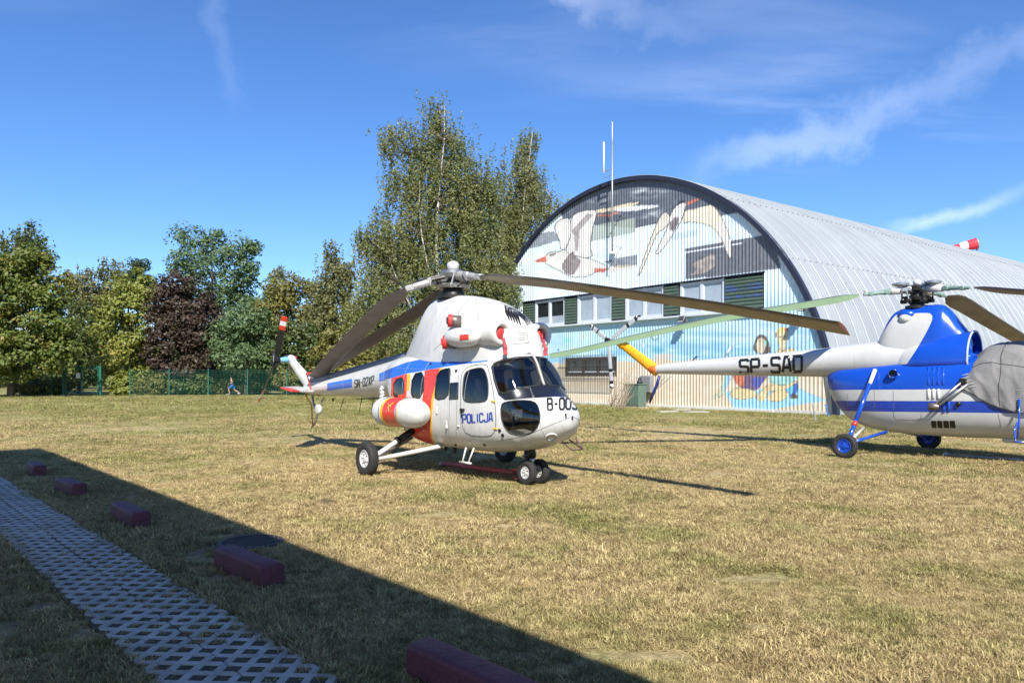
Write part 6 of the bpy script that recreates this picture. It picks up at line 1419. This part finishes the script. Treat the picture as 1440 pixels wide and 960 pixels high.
def quads(cen, nrm_, size, elong, r):
    """one leaf-shaped quad per centre"""
    n = len(cen); a = r.normal(size=(n, 3)); a -= (a*nrm_).sum(1)[:, None]*nrm_; a /= np.linalg.norm(a, axis=1)[:, None]+1e-9; b = np.cross(nrm_, a)
    s = (size*(.6+.8*r.random(n)))[:, None] if np.isscalar(size) else size[:, None]
    V = np.stack([cen-a*s*elong*.5, cen-b*s*.36+a*s*elong*.08, cen+a*s*elong*.5, cen+b*s*.36+a*s*elong*.08], 1).reshape(-1, 3)
    return V, np.arange(4*n).reshape(-1, 4)
def crown_lobes(lobes, clump_r, leaf, nl, r, fill=.25, dens=1.0, flat=.7, upb=.55):
    """leaf clumps over ellipsoid lobes (centre, radii)"""
    C = []; NN = []; tips = []
    for c, rr in lobes:
        c = np.array(c); rr = np.array(rr); area = 4*math.pi*((rr[0]*rr[1])**1.6/3+(rr[0]*rr[2])**1.6/3+(rr[1]*rr[2])**1.6/3)**(1/1.6)
        k = max(6, int(area/(clump_r**2)*dens*.55)); d = r.normal(size=(k, 3)); d /= np.linalg.norm(d, axis=1)[:, None]
        rad_ = np.where(r.random(k) < fill, r.uniform(.25, .8, k), r.uniform(.82, 1.08, k)); cc = c+d*rr*rad_[:, None]; tips += list(cc[:max(3, k//9)])
        for j in range(k):
            cr = clump_r*r.uniform(.6, 1.25); m_ = int(nl*r.uniform(.6, 1.3)); e = r.normal(size=(m_, 3)); e /= np.linalg.norm(e, axis=1)[:, None]
            p = cc[j]+e*np.array([1, 1, flat])*(cr*r.uniform(.35, 1.0, m_)**.6)[:, None]
            nn = e*.55+d[j]*.35+np.array([0, 0, upb])+r.normal(size=(m_, 3))*.45; nn /= np.linalg.norm(nn, axis=1)[:, None]; C.append(p); NN.append(nn)
    C = np.concatenate(C); NN = np.concatenate(NN); ok = C[:, 2] > .05
    return quads(C[ok], NN[ok], leaf, 1.25, r), tips
def limbs(base, top, tips, r0, r, bend=.12, n_l=14):
    """tapered trunk with limbs that reach into the crown"""
    mb = MB(); base = np.array(base); top = np.array(top); H_ = top[2]-base[2]; tr_ = []
    for i in range(9):
        t_ = i/8; p = base+(top-base)*t_+np.array([math.sin(t_*5+base[0])*bend*H_*.08, math.cos(t_*4+base[1])*bend*H_*.05, 0]); tr_.append(p)
    mb.tube([Vector(p) for p in tr_], [r0*(1-.88*i/8)+.01 for i in range(9)], 9)
    sel = list(range(len(tips))); r.shuffle(sel)
    for j in sel[:n_l]:
        tp = np.array(tips[j]); hz = min(max((tp[2]-base[2])/H_-.22, .12), .85); k = hz*8; i0 = int(k); s_ = tr_[i0]+(tr_[min(i0+1, 8)]-tr_[i0])*(k-i0)
        mid = (s_+tp)/2+np.array([0, 0, .12*np.linalg.norm(tp-s_)]); rr = r0*(1-.85*hz)*.45; mb.tube([Vector(s_), Vector(mid), Vector(tp)], [rr, rr*.6, .015], 6)
    return mb
def px_lobes(L, Y, depth=.85):
    out = []
    for (cx, cy, rx, ry, *dy) in L:
        p = at(cx, cy, Y+(dy[0] if dy else 0)); k = p.y/F; out.append(((p.x, p.y, p.z), (rx*k, rx*k*depth, ry*k)))
    return out
def tree(name, label, bx, Y, topy, L, m_leaf, clump=.8, leaf=.24, nl=70, dens=1.0, r0=.2, bark=None, cat='tree', seed=1, flat=.7, nlimb=14, group='trees along the fence', fill=.25, upb=.55):
    r = np.random.default_rng(seed); base = at(bx, HOR, Y); base.z = 0; lobes = px_lobes(L, Y)
    root = empty(name, (base.x, base.y, 0), 0, label, cat, group)
    (V, Q), tips = crown_lobes(lobes, clump, leaf, nl, r, dens=dens, flat=flat, fill=fill, upb=upb)
    o0 = np.array([base.x, base.y, 0]); np_mesh('crown', V-o0, Q, m_leaf, root)
    tp = at(bx, topy, Y); mb = limbs((0, 0, -.1), (tp.x-base.x, tp.y-base.y, tp.z), [np.array(q)-o0 for q in tips], r0, r, n_l=nlimb); mb.build('trunk', bark or M_BARK, root, True)
    return root
def birch(name, label, bx, Y, leaders, L, m_leaf, n_str, seed, leaf=.15, slen=(1.0, 3.2), r0=.22, group='birches beyond the field', per=10.0, lean=.12, cl=.75):
    """weeping birch: pale leaders, arching limbs, hanging strands of small leaves in separate tassels"""
    r = np.random.default_rng(seed); base = at(bx, HOR, Y); base.z = 0; o0 = np.array([base.x, base.y, 0]); lobes = px_lobes(L, Y)
    root = empty(name, (base.x, base.y, 0), 0, label, 'tree', group); mb = MB(); lead = []
    for (lx, ly, w_) in leaders:
        tp = at(lx, ly+14, Y+r.uniform(-1.5, 1.5)); P_ = []
        for i in range(9):
            t_ = i/8; q = o0+(np.array(tp)-o0)*np.array([t_**1.5, t_, t_])+np.array([math.sin(t_*7+lx)*.4, math.cos(t_*5+lx)*.4, 0])*t_; P_.append(q-o0)
        mb.tube([Vector(q) for q in P_], [r0*w_*(1-.97*(i/8)**.7)+.006 for i in range(9)], 8); lead.append(P_)
    vol = np.array([a[1][0]*a[1][2] for a in lobes]); cnt = (vol/vol.sum()*n_str/9).astype(int)+2; C = []; NN = []
    tw = MB()
    for (c, rr), k in zip(lobes, cnt):
        c = np.array(c)-o0; rr = np.array(rr)
        d = r.normal(size=(k, 3)); d /= np.linalg.norm(d, axis=1)[:, None]; f_ = r.random(k)**.36; s0 = c+d*rr*f_[:, None]
        for j in range(k):
            bl_ = r.uniform(*slen); cr = cl*r.uniform(.55, 1.25)
            for _ in range(int(9*r.uniform(.6, 1.4))):
                p = s0[j]+r.normal(size=3)*np.array([cr*.55, cr*.55, cr*.35]); Ls = bl_*r.uniform(.35, 1.0); Ls = min(Ls, max(.4, p[2]-.6)); m_ = max(4, int(Ls*per)); tt = np.sort(r.random(m_))
                out = d[j]*np.array([1, 1, 0])*lean; st = p+np.outer(tt*Ls, np.array([0, 0, -1.0]))+np.outer(np.sin(tt*1.6)*Ls, out); st += r.normal(size=(m_, 3))*.07
                C.append(st); NN.append(r.normal(size=(m_, 3))*.8+np.array([0, 0, .35])+d[j]*.6)
            best = None; p = s0[j]
            for P_ in lead:
                for q in P_[1:8]:
                    dd = np.linalg.norm(q-p)+max(0, q[2]-p[2])*2
                    if best is None or dd < best[0]: best = (dd, q)
            if best[0] < 7 and j % 2 == 0: tw.tube([Vector(best[1]), Vector((best[1]+p)/2+np.array([0, 0, .35])), Vector(p)], [.04, .026, .010], 5)
    C = np.concatenate(C); NN = np.concatenate(NN); NN /= np.linalg.norm(NN, axis=1)[:, None]+1e-9
    V, Q = quads(C, NN, leaf, 1.5, r); np_mesh('crown', V, Q, m_leaf, root)
    mb.build('trunk', M_BIRCH, root, True); tw.build('branches', mat('birch_twigs', (.16, .125, .10), .9), root, True)
    return root
L_MAPLE = leaf_mat('maple_leaves', (0.072, 0.111, 0.021), (0.156, 0.189, 0.039), (0.312, 0.195, 0.039), .28)
L_LIME = leaf_mat('lime_maple_leaves', (0.130, 0.163, 0.029), (0.260, 0.280, 0.065), (0.390, 0.312, 0.078), .32)
L_PLUM = leaf_mat('plum_leaves', (.032, .018, .015), (.088, .056, .040), (.07, .075, .025), .2)
L_ROB = leaf_mat('robinia_leaves', (.066, .120, .042), (.155, .220, .100), None, .3)
L_BIR = leaf_mat('birch_leaves', (0.098, 0.120, 0.036), (0.227, 0.240, 0.091), (0.312, 0.286, 0.130), .32)
L_BIR2 = leaf_mat('far_birch_leaves', (0.111, 0.124, 0.046), (0.221, 0.215, 0.085), (0.286, 0.247, 0.104), .3)
L_OLV = leaf_mat('olive_leaves', (0.111, 0.111, 0.026), (0.215, 0.202, 0.052), (0.260, 0.208, 0.052), .3)
L_DK = leaf_mat('dark_shrub_leaves', (0.046, 0.072, 0.021), (0.111, 0.143, 0.039), (0.195, 0.182, 0.052), .25)
# big birches beside the hangar
birch('birch_tree', 'tall weeping birch, the tallest tree, right behind the white helicopter rotor', 620, 50, [(617, 128, 1.0), (562, 158, .7), (665, 215, .6), (590, 240, .6), (540, 330, .5)],
      [(617, 165, 14, 36), (638, 190, 22, 32), (600, 215, 26, 50), (560, 185, 20, 34), (562, 235, 18, 40), (648, 245, 40, 60), (610, 280, 55, 55), (665, 290, 34, 55), (560, 320, 40, 45), (640, 345, 62, 50), (545, 370, 38, 40), (525, 335, 16, 24), (590, 400, 70, 45), (660, 400, 58, 50), (540, 420, 38, 40), (600, 455, 75, 40), (676, 330, 26, 40), (520, 395, 14, 30), (515, 440, 28, 40), (508, 335, 9, 16), (690, 390, 40, 50), (580, 345, 40, 40), (690, 255, 16, 34)], L_BIR, 7600, 11, slen=(.9, 2.6), r0=.26, per=15, leaf=.118)
birch('birch_tree', 'slender birch growing against the left edge of the hangar arch', 735, 56, [(742, 168, 1.0), (722, 225, .6), (780, 275, .6)],
      [(743, 195, 11, 26), (734, 230, 24, 40), (720, 270, 28, 45), (752, 275, 26, 40), (735, 325, 42, 45), (782, 285, 20, 24), (770, 325, 28, 36), (725, 375, 40, 50), (745, 420, 40, 40), (712, 320, 26, 50), (705, 440, 40, 50)], L_BIR, 3000, 12, r0=.2, per=14, leaf=.122)
birch('birch_tree', 'narrow drooping birch with pale bare trunk left of the tall birch', 474, 72, [(470, 340, 1.0), (492, 365, .6)],
      [(466, 362, 10, 24), (470, 390, 26, 30), (458, 410, 22, 30), (492, 385, 13, 34), (476, 430, 34, 36), (450, 445, 26, 34), (494, 430, 14, 40)], L_BIR2, 1050, 13, leaf=.2, slen=(1.2, 3.6), r0=.2, per=8)
birch('birch_tree', 'small far birch with thin crown above the olive trees', 389, 92, [(388, 366, 1)], [(388, 378, 10, 14), (390, 400, 18, 22), (386, 430, 20, 26)], L_BIR2, 330, 14, leaf=.24, r0=.2, per=7)
birch('birch_tree', 'airy birch whose top rises over the big left maple', 30, 76, [(42, 308, 1), (12, 330, .7)], [(42, 322, 10, 16), (30, 335, 26, 16), (56, 345, 12, 22), (8, 345, 16, 22), (35, 370, 40, 30)], L_DK, 420, 15, leaf=.22, r0=.2, per=7)
birch('birch_tree', 'sparse birch pair top behind the gate, left one with the lower crown', 112, 88, [(116, 372, 1)], [(116, 384, 12, 14), (104, 405, 18, 26), (120, 420, 22, 30), (95, 400, 12, 22)], L_BIR2, 380, 16, leaf=.25, r0=.2, per=7)
birch('birch_tree', 'sparse birch with visible white stem behind the yellow green maple', 152, 90, [(153, 358, 1)], [(152, 376, 17, 20), (150, 405, 24, 28), (168, 400, 14, 26), (140, 430, 20, 30)], L_BIR2, 480, 17, leaf=.25, r0=.2, per=7)
tree('pine_tree', 'small dark pine top between the birches and the blue green robinia', 194, 95, 365, [(194, 374, 12, 12), (190, 392, 16, 14), (200, 410, 18, 16)], leaf_mat('pine_needles', (.03, .05, .022), (.06, .085, .035), None, .15), .7, .26, 60, 1.2, .2, seed=21)
tree('maple_tree', 'big dark green maple with leaning trunk beside the gate', 14, 61, 380, [(30, 380, 42, 36), (0, 400, 50, 46), (58, 405, 36, 40), (20, 450, 66, 46), (76, 455, 26, 46), (40, 495, 58, 32), (85, 495, 26, 28), (-30, 470, 50, 60), (10, 520, 34, 18)], L_MAPLE, .85, .26, 62, .95, .28, seed=22, nlimb=18)
tree('maple_tree', 'yellow green maple left of the dark red plum', 182, 70, 400, [(190, 405, 26, 24), (205, 420, 24, 30), (170, 430, 30, 32), (190, 455, 42, 36), (160, 470, 26, 30), (190, 500, 44, 26), (150, 505, 22, 20)], L_LIME, .85, .27, 58, .9, .2, seed=23)
tree('plum_tree', 'dark red leaved plum tree in the middle of the hedge row', 255, 68.5, 410, [(245, 405, 22, 22), (265, 425, 30, 34), (235, 440, 26, 36), (275, 460, 34, 36), (250, 490, 44, 36), (232, 515, 22, 20), (285, 495, 28, 30), (265, 520, 34, 16)], L_PLUM, .8, .25, 66, 1.0, .2, seed=24)
tree('robinia_tree', 'large blue green robinia rising behind the dark red plum', 300, 80, 340, [(256, 330, 10, 12), (290, 340, 22, 20), (325, 350, 30, 22), (262, 358, 36, 24), (350, 368, 22, 24), (305, 385, 50, 34), (352, 405, 24, 34), (275, 410, 44, 40), (335, 435, 40, 34), (330, 470, 44, 30), (300, 470, 50, 60), (360, 345, 8, 9)], L_ROB, 1.0, .26, 58, .85, .3, seed=25, nlimb=20)
tree('robinia_tree', 'low spreading blue green robinia bough beside the dark red plum', 345, 67.5, 460, [(345, 450, 34, 20), (320, 470, 24, 22), (365, 475, 26, 24), (340, 495, 40, 26), (375, 505, 18, 18)], L_ROB, .8, .23, 62, 1.0, .16, seed=26)
tree('olive_green_tree', 'dull olive green tree right of the robinia', 405, 78, 400, [(405, 405, 26, 22), (385, 425, 24, 28), (425, 420, 26, 28), (405, 450, 44, 34), (440, 450, 26, 30)], L_OLV, .9, .26, 56, .9, .2, seed=27)
tree('bushy_tree', 'rounded green tree behind the tail rotor of the white helicopter', 420, 68, 460, [(400, 470, 26, 24), (430, 480, 34, 26), (405, 500, 34, 26), (450, 505, 34, 26)], L_DK, .8, .24, 60, .95, .16, seed=28)
tree('bushy_tree', 'dense green tree between the folded rotor blades and the narrow birch', 480, 66, 450, [(485, 470, 30, 34), (510, 480, 28, 40), (465, 505, 30, 28), (500, 515, 40, 26), (530, 490, 26, 40)], L_OLV, .8, .24, 60, .95, .16, seed=29)
tree('bushy_tree', 'green bushy tree behind the gate', 110, 74, 450, [(110, 455, 26, 28), (130, 480, 26, 30), (95, 490, 28, 30), (120, 510, 36, 22)], L_DK, .85, .26, 56, .95, .16, seed=30)
SH = [(60, 540, 40, 12, 66, 'low dark undergrowth beneath the big left maple'), (170, 538, 18, 16, 65.6, 'bright leafy shrub on the fence right of the gate'), (215, 540, 26, 14, 67, 'low shrub under the yellow green maple'), (270, 540, 30, 13, 68, 'low shrub at the foot of the dark red plum'), (310, 533, 24, 18, 70, 'shrub behind the fence left of the runner'), (365, 535, 30, 18, 70, 'shrub behind the fence right of the runner'), (420, 532, 32, 18, 67, 'shrub behind the fence by the tail rotor'), (475, 530, 34, 20, 66, 'shrub behind the fence under the folded rotor blades'), (540, 525, 40, 26, 62, 'shrub hidden behind the white helicopter tail boom'), (610, 520, 44, 30, 58, 'shrub behind the cabin of the white helicopter'), (690, 515, 40, 36, 55, 'shrub at the left foot of the hangar')]
for k, (cx, cy, rx, ry, Y, lab) in enumerate(SH):
    tree('shrub', lab, cx, Y, cy-ry*.4, [(cx-rx*.4, cy+2, rx*.6, ry*.9), (cx+rx*.35, cy, rx*.65, ry), (cx, cy+4, rx, ry*.7)], (L_LIME if k == 1 else L_DK if k % 2 else L_OLV), .55, .2, 46, 1.0, .06, cat='shrub', seed=40+k, group='shrubs along the fence', nlimb=8)
# far wood that closes the view behind the row
r = np.random.default_rng(77); lob = []
for px in range(-90, 800, 14):
    Y = r.uniform(98, 125); top = r.uniform(452, 486) if not 60 < px < 140 else r.uniform(440, 470); p = at(px, (top+545)/2, Y); lob.append(((p.x, p.y, p.z), (22*Y/F, 3.0, (545-top)/2*Y/F)))
(V, Q), _ = crown_lobes(lob, 1.3, .45, 42, r, fill=.1, dens=.9); o = np_mesh('far_wood', V, Q, L_DK); tag(o, 'dark wood far behind the fence', 'wood', None, 'stuff')

# ---------------------------------------------------------------- green mesh fence, gate
FY = 64.5; M_FG = mat('green_fence_coating', (.012, .11, .075), .5, var=.15)
fx0, fx1 = at(-60, HOR, FY).x, at(700, HOR, FY).x; pitch_f = 3.38; post_px = 183; x_ref = at(post_px, HOR, FY).x
fence = empty('mesh_fence', (x_ref, FY, 0), 0, 'green wire mesh fence with slim posts before the trees', 'fence')
q = MB(); q.box((0, 0, 1.17), (.07, .07, 2.36)); q.box((0, 0, 2.36), (.08, .08, .03)); pme = q.mesh('post', M_FG)
q = MB(); nv = 30
for k in range(nv): xx = .05+(pitch_f-.1)*k/(nv-1); q.add([(xx-.005, -.03, .08), (xx+.005, -.03, .08), (xx+.005, -.03, 2.25), (xx-.005, -.03, 2.25)], [(0, 1, 2, 3)])
for k in range(12): zz_ = .10+2.13*k/11; q.beam((.03, -.04, zz_), (pitch_f-.03, -.04, zz_), .010, .010)
mme = q.mesh('mesh_panel', M_FG)
gx0, gx1 = at(90, HOR, FY).x-x_ref, at(141, HOR, FY).x-x_ref
k0 = int((fx0-x_ref)/pitch_f)-1; k1 = int((fx1-x_ref)/pitch_f)+1
for k in range(k0, k1):
    xx = k*pitch_f
    if gx0-.4 < xx < gx1+.3: continue
    o = link('post', pme, None, fence); o.location = (xx, 0, 0)
    if not (gx0-pitch_f < xx < gx1): o = link('mesh_panel', mme, None, fence); o.location = (xx, 0, 0)
gc = at(115.5, HOR, FY-.4); gate = empty('gate', (gc.x, gc.y, 0), 0, 'green steel gate with a white notice in the mesh fence', 'gate'); gw = (gx1-gx0)/2
for sx, w_ in ((-1, .2), (1, .2)): q = MB(); q.box((sx*gw, 0, 1.29), (w_, .16, 2.62)); q.box((sx*gw, 0, 2.62), (w_+.03, .19, .04)); q.build('gate_post', M_FG, gate)
q = MB(); q.beam((-gw+.1, 0, 2.5), (gw-.1, 0, 2.5), .08, .10); q.build('top_rail', M_FG, gate)
for nm, a_, b_ in (('gate_leaf', -gw+.16, -.03), ('gate_leaf', .03, gw-.16)):
    lf = MB()
    for xx in (a_+.04, b_-.04): lf.box((xx, -.02, 1.27), (.08, .06, 2.30))
    for zz_ in (.35, 2.36): lf.box(((a_+b_)/2, -.02, zz_), (b_-a_-.16, .055, .09))
    o = lf.build(nm, M_FG, gate); q = MB()
    for k in range(12): xx = a_+.1+(b_-a_-.2)*k/11; q.beam((xx, -.02, .4), (xx, -.02, 2.32), .008, .008)
    q.build('leaf_mesh', M_FG, o)
sp = at(110, 528, FY-.5); q = MB(); q.box((0, 0, 0), (.36, .02, .46), bev=.006); o = q.build('notice', mat('white_notice', (.75, .75, .73), .5)); o.location = (sp.x, sp.y-.02, sp.z); tag(o, 'small white notice hanging on the green gate', 'notice')

# ---------------------------------------------------------------- runner beyond the fence
def skin_body(name, pts, edges, radii, m_, parent):
    me = bpy.data.meshes.new(name); me.from_pydata(pts, edges, []); o = link(name, me, m_, parent)
    sk_ = o.modifiers.new('skin', 'SKIN'); 
    for i, rr in enumerate(radii): me.skin_vertices[0].data[i].radius = (rr, rr) if not isinstance(rr, tuple) else rr
    me.skin_vertices[0].data[0].use_root = True; sb = o.modifiers.new('sub', 'SUBSURF'); sb.levels = 2; sb.render_levels = 2
    return o
rp = at(327, HOR, 66.3); rp.z = 0; M_SKIN = mat('skin', (.50, .30, .21), .6); run = empty('person', (rp.x, rp.y, 0), 0, 'runner in black vest and blue shorts jogging behind the fence', 'person')
S = 1.76/1.76
pts = [(0, 0, .93), (-.02, 0, 1.12), (-.06, 0, 1.38), (-.09, 0, 1.50), (-.13, -.01, 1.66),
       (-.07, -.18, 1.42), (.08, -.24, 1.18), (-.16, -.22, 1.10), (-.07, .18, 1.42), (-.02, .25, 1.15), (-.26, .20, 1.16),
       (0, -.10, .90), (-.32, -.10, .62), (-.22, -.10, .20), (-.36, -.10, .14), (0, .10, .90), (.16, .10, .50), (.48, .10, .36), (.50, .10, .24)]
ed = [(0, 1), (1, 2), (2, 3), (3, 4), (2, 5), (5, 6), (6, 7), (2, 8), (8, 9), (9, 10), (0, 11), (11, 12), (12, 13), (13, 14), (0, 15), (15, 16), (16, 17), (17, 18)]
rd = [.13, .12, .13, .055, .10, .06, .042, .032, .06, .042, .032, .09, .07, .045, .04, .09, .07, .045, .04]
b_ = skin_body('body', pts, ed, rd, M_SKIN, run)
q = MB(); q.lathe([(0, .135), (.2, .145), (.42, .17), (.50, .12)], (.0, 0, .98), (-.14, 0, 1), 14, cap=False); q.build('vest', mat('black_vest', (.02, .02, .025), .8), run, True)
for s_, kn in ((-1, (-.26, -.10, .68)), (1, (.12, .10, .62))): q = MB(); q.tube([(0, s_*.07, 1.0), (0, s_*.10, .92), kn], [.13, .125, .11], 12, cap=False); q.build('shorts_leg', mat('blue_shorts', (.03, .12, .42), .8), run, True)
q = MB(); q.lathe([(0, .105), (.07, .115), (.13, .08), (.15, .02)], (-.115, 0, 1.66), (.25, 0, 1), 12); q.build('hair', mat('brown_hair', (.06, .035, .02), .8), run, True)
for p in ((-.40, -.10, .12), (.53, .10, .22)): q = MB(); q.box(p, (.26, .09, .09), bev=.03); q.build('shoe', mat('white_shoe', (.6, .6, .6), .6), run)
lowest = .075; run.location.z = -.05

# ---------------------------------------------------------------- clod of soil, grass
c0 = gnd(456, 707); r = np.random.default_rng(5); vv = []; ff = []
for i in range(6):
    for k in range(18):
        a = 2*math.pi*k/18; rr = (i/5)**.8*(1+.22*math.sin(3*a+1)+.12*math.sin(7*a)); vv.append((math.cos(a)*rr*.16, math.sin(a)*rr*.13, .055*(1-(i/5)**2)*(1+.5*r.normal()*.4)-.006))
for i in range(5):
    for k in range(18): ff.append((i*18+k, (i+1)*18+k, (i+1)*18+(k+1) % 18, i*18+(k+1) % 18))
q = MB(); q.add(vv, ff); o = q.build('soil_clod', m_uneven('dark_turf_clod', (.10, .075, .045), (.05, .037, .022), .95, 20, .8, 60)); o.location = (c0.x, c0.y, 0); tag(o, 'small dark clod of torn turf on the dry field', 'clod')
m = bpy.data.materials.new('grass_blades'); m.use_nodes = True; t = m.node_tree; t.nodes.clear(); c, bare, g, nz = grass_colour(t)
oi = N(t, 'ShaderNodeObjectInfo'); hv = N(t, 'ShaderNodeHueSaturation', inp={'Saturation': 1.0}); t.links.new(c, hv.inputs['Color'])
t.links.new(math_n(t, 'ADD', .62, math_n(t, 'MULTIPLY', oi.outputs['Random'], 1.0)), hv.inputs['Value']); t.links.new(math_n(t, 'ADD', .488, math_n(t, 'MULTIPLY', oi.outputs['Random'], .03)), hv.inputs['Hue'])
d = N(t, 'ShaderNodeBsdfDiffuse'); t.links.new(hv.outputs[0], d.inputs['Color']); tr_ = N(t, 'ShaderNodeBsdfTranslucent'); t.links.new(hv.outputs[0], tr_.inputs['Color']); mx_ = N(t, 'ShaderNodeMixShader', inp={0: .3}); t.links.new(d.outputs[0], mx_.inputs[1]); t.links.new(tr_.outputs[0], mx_.inputs[2]); o_ = N(t, 'ShaderNodeOutputMaterial'); t.links.new(mx_.outputs[0], o_.inputs[0])
M_GRASS = m
tc_ = bpy.data.collections.new('tuft_sources')
for v_ in range(5):
    r = np.random.default_rng(100+v_); vv = []; ff = []
    for k in range(12):
        a = r.uniform(0, 2*math.pi); hgt = r.uniform(.006, .030)*(1.7 if v_ == 4 and k < 3 else 1); w_ = r.uniform(.0016, .0032); ln = r.uniform(.02, .065); bx_, by_ = r.normal(0, .030, 2); dx, dy = math.cos(a), math.sin(a); i0 = len(vv)
        vv += [(bx_-dy*w_, by_+dx*w_, -.004), (bx_+dy*w_, by_-dx*w_, -.004), (bx_+dx*ln*.45-dy*w_*.8, by_+dy*ln*.45+dx*w_*.8, hgt*.65), (bx_+dx*ln*.45+dy*w_*.8, by_+dy*ln*.45-dx*w_*.8, hgt*.65), (bx_+dx*ln, by_+dy*ln, hgt)]
        ff += [(i0, i0+1, i0+3, i0+2), (i0+2, i0+3, i0+4)]
    me = bpy.data.meshes.new('grass_tuft'); me.from_pydata(vv, [], ff); me.materials.append(M_GRASS); to = bpy.data.objects.new('grass_tuft', me); tc_.objects.link(to)
r = np.random.default_rng(9); PT = []; SC = []
def scatter(y0, y1, dens, s0, s1):
    n = int((.74*(y1*y1-y0*y0)+5*(y1-y0))*dens); y = r.uniform(y0, y1, n*2); hw_ = .74*y+2.5; ok_ = r.random(n*2)*(.74*y1+2.5) < hw_; y = y[ok_][:n]; n = len(y); x = r.uniform(-1, 1, n)*(.74*y+2.5); PT.append(np.c_[x, y, np.zeros(n)]); SC.append(r.uniform(s0, s1, n))
scatter(2.6, 7, 1700, .6, 1.2); scatter(7, 12, 800, .7, 1.4); scatter(12, 20, 260, .9, 1.6); scatter(20, 38, 70, 1.3, 2.2); scatter(38, 66, 12, 2.2, 3.6)
PT = np.concatenate(PT); SC = np.concatenate(SC)
pn = PT[:, 0]*PN.x+PT[:, 1]*PN.y-(path_c.x*PN.x+path_c.y*PN.y)          # distance across the path
def vn(P, f, s): 
    q_ = P[:, :2]*f+s; i = np.floor(q_); fr = q_-i; fr = fr*fr*(3-2*fr)
    h_ = lambda a, b_: np.modf(np.abs(np.sin(a*127.1+b_*311.7+s)*43758.5453))[0]
    return (h_(i[:, 0], i[:, 1])*(1-fr[:, 0])+h_(i[:, 0]+1, i[:, 1])*fr[:, 0])*(1-fr[:, 1])+(h_(i[:, 0], i[:, 1]+1)*(1-fr[:, 0])+h_(i[:, 0]+1, i[:, 1]+1)*fr[:, 0])*fr[:, 1]
patchy = vn(PT, 1.7, 3.1)*.6+vn(PT, 4.1, 7.7)*.4
on = np.abs(pn) < .41; keep = ~on & (patchy > .22)
keep &= ~((pn < -.42) & (patchy < .36))                                   # trodden soil on the near side of the path
SC = SC*(.55+1.1*(vn(PT, .8, 5.3)*.5+vn(PT, 2.6, 9.1)*.5)); edge = (np.abs(np.abs(pn)-.47) < .10); SC = np.where(edge, SC*1.25, SC)
hangar_side = ((PT[:, 0]-HB0.x)*HAX.x+(PT[:, 1]-HB0.y)*HAX.y) > -.1; keep &= ~(hangar_side & (((PT[:, 0]-HC.x)*HDIR.x+(PT[:, 1]-HC.y)*HDIR.y) < 14) & (((PT[:, 0]-HC.x)*HDIR.x+(PT[:, 1]-HC.y)*HDIR.y) > -14))
holes = on & (patchy > .45); 
lx = (PT[:, 0]-path_c.x)*PD.x+(PT[:, 1]-path_c.y)*PD.y
hx = np.round((lx-.2+.3)/.1); hy = np.round((pn+.4)/.1); inh = ((hx+hy) % 2 == 1) & (np.abs(lx-.2+.3-hx*.1)+np.abs(pn+.4-hy*.1) < .045)
keep |= holes & inh
SC = np.where(on, SC*.62, SC); PT[:, 2] = np.where(on, .012, 0)
gr0 = gnd(353, 763.5); keep &= np.hypot(PT[:, 0]-gr0.x, PT[:, 1]-gr0.y) > .36
PT = PT[keep]; SC = SC[keep]; n = len(PT)
me = bpy.data.meshes.new('grass'); me.vertices.add(n); me.vertices.foreach_set('co', PT.astype(np.float32).ravel()); me.update()
at1 = me.attributes.new('scl', 'FLOAT', 'POINT'); at1.data.foreach_set('value', SC.astype(np.float32)); at2 = me.attributes.new('rot', 'FLOAT_VECTOR', 'POINT'); at2.data.foreach_set('vector', np.c_[r.normal(0, .12, n), r.normal(0, .12, n), r.uniform(0, 6.28, n)].astype(np.float32).ravel())
go = bpy.data.objects.new('grass', me); COL.objects.link(go); tag(go, 'short dry grass growing all over the field', 'grass', None, 'stuff'); me.materials.append(M_GRASS)
ng = bpy.data.node_groups.new('scatter_tufts', 'GeometryNodeTree'); ng.interface.new_socket('Geometry', in_out='INPUT', socket_type='NodeSocketGeometry'); ng.interface.new_socket('Geometry', in_out='OUTPUT', socket_type='NodeSocketGeometry')
gi = ng.nodes.new('NodeGroupInput'); gout = ng.nodes.new('NodeGroupOutput'); ip = ng.nodes.new('GeometryNodeInstanceOnPoints'); ci = ng.nodes.new('GeometryNodeCollectionInfo'); ci.inputs[0].default_value = tc_; ci.inputs[1].default_value = True; ci.inputs[2].default_value = True
a1 = ng.nodes.new('GeometryNodeInputNamedAttribute'); a1.data_type = 'FLOAT'; a1.inputs[0].default_value = 'scl'; a2 = ng.nodes.new('GeometryNodeInputNamedAttribute'); a2.data_type = 'FLOAT_VECTOR'; a2.inputs[0].default_value = 'rot'
ip.inputs['Pick Instance'].default_value = True
ng.links.new(gi.outputs[0], ip.inputs['Points']); ng.links.new(ci.outputs[0], ip.inputs['Instance']); ng.links.new(a1.outputs[0], ip.inputs['Scale']); ng.links.new(a2.outputs[0], ip.inputs['Rotation']); ng.links.new(ip.outputs[0], gout.inputs[0])
md = go.modifiers.new('tufts', 'NODES'); md.node_group = ng
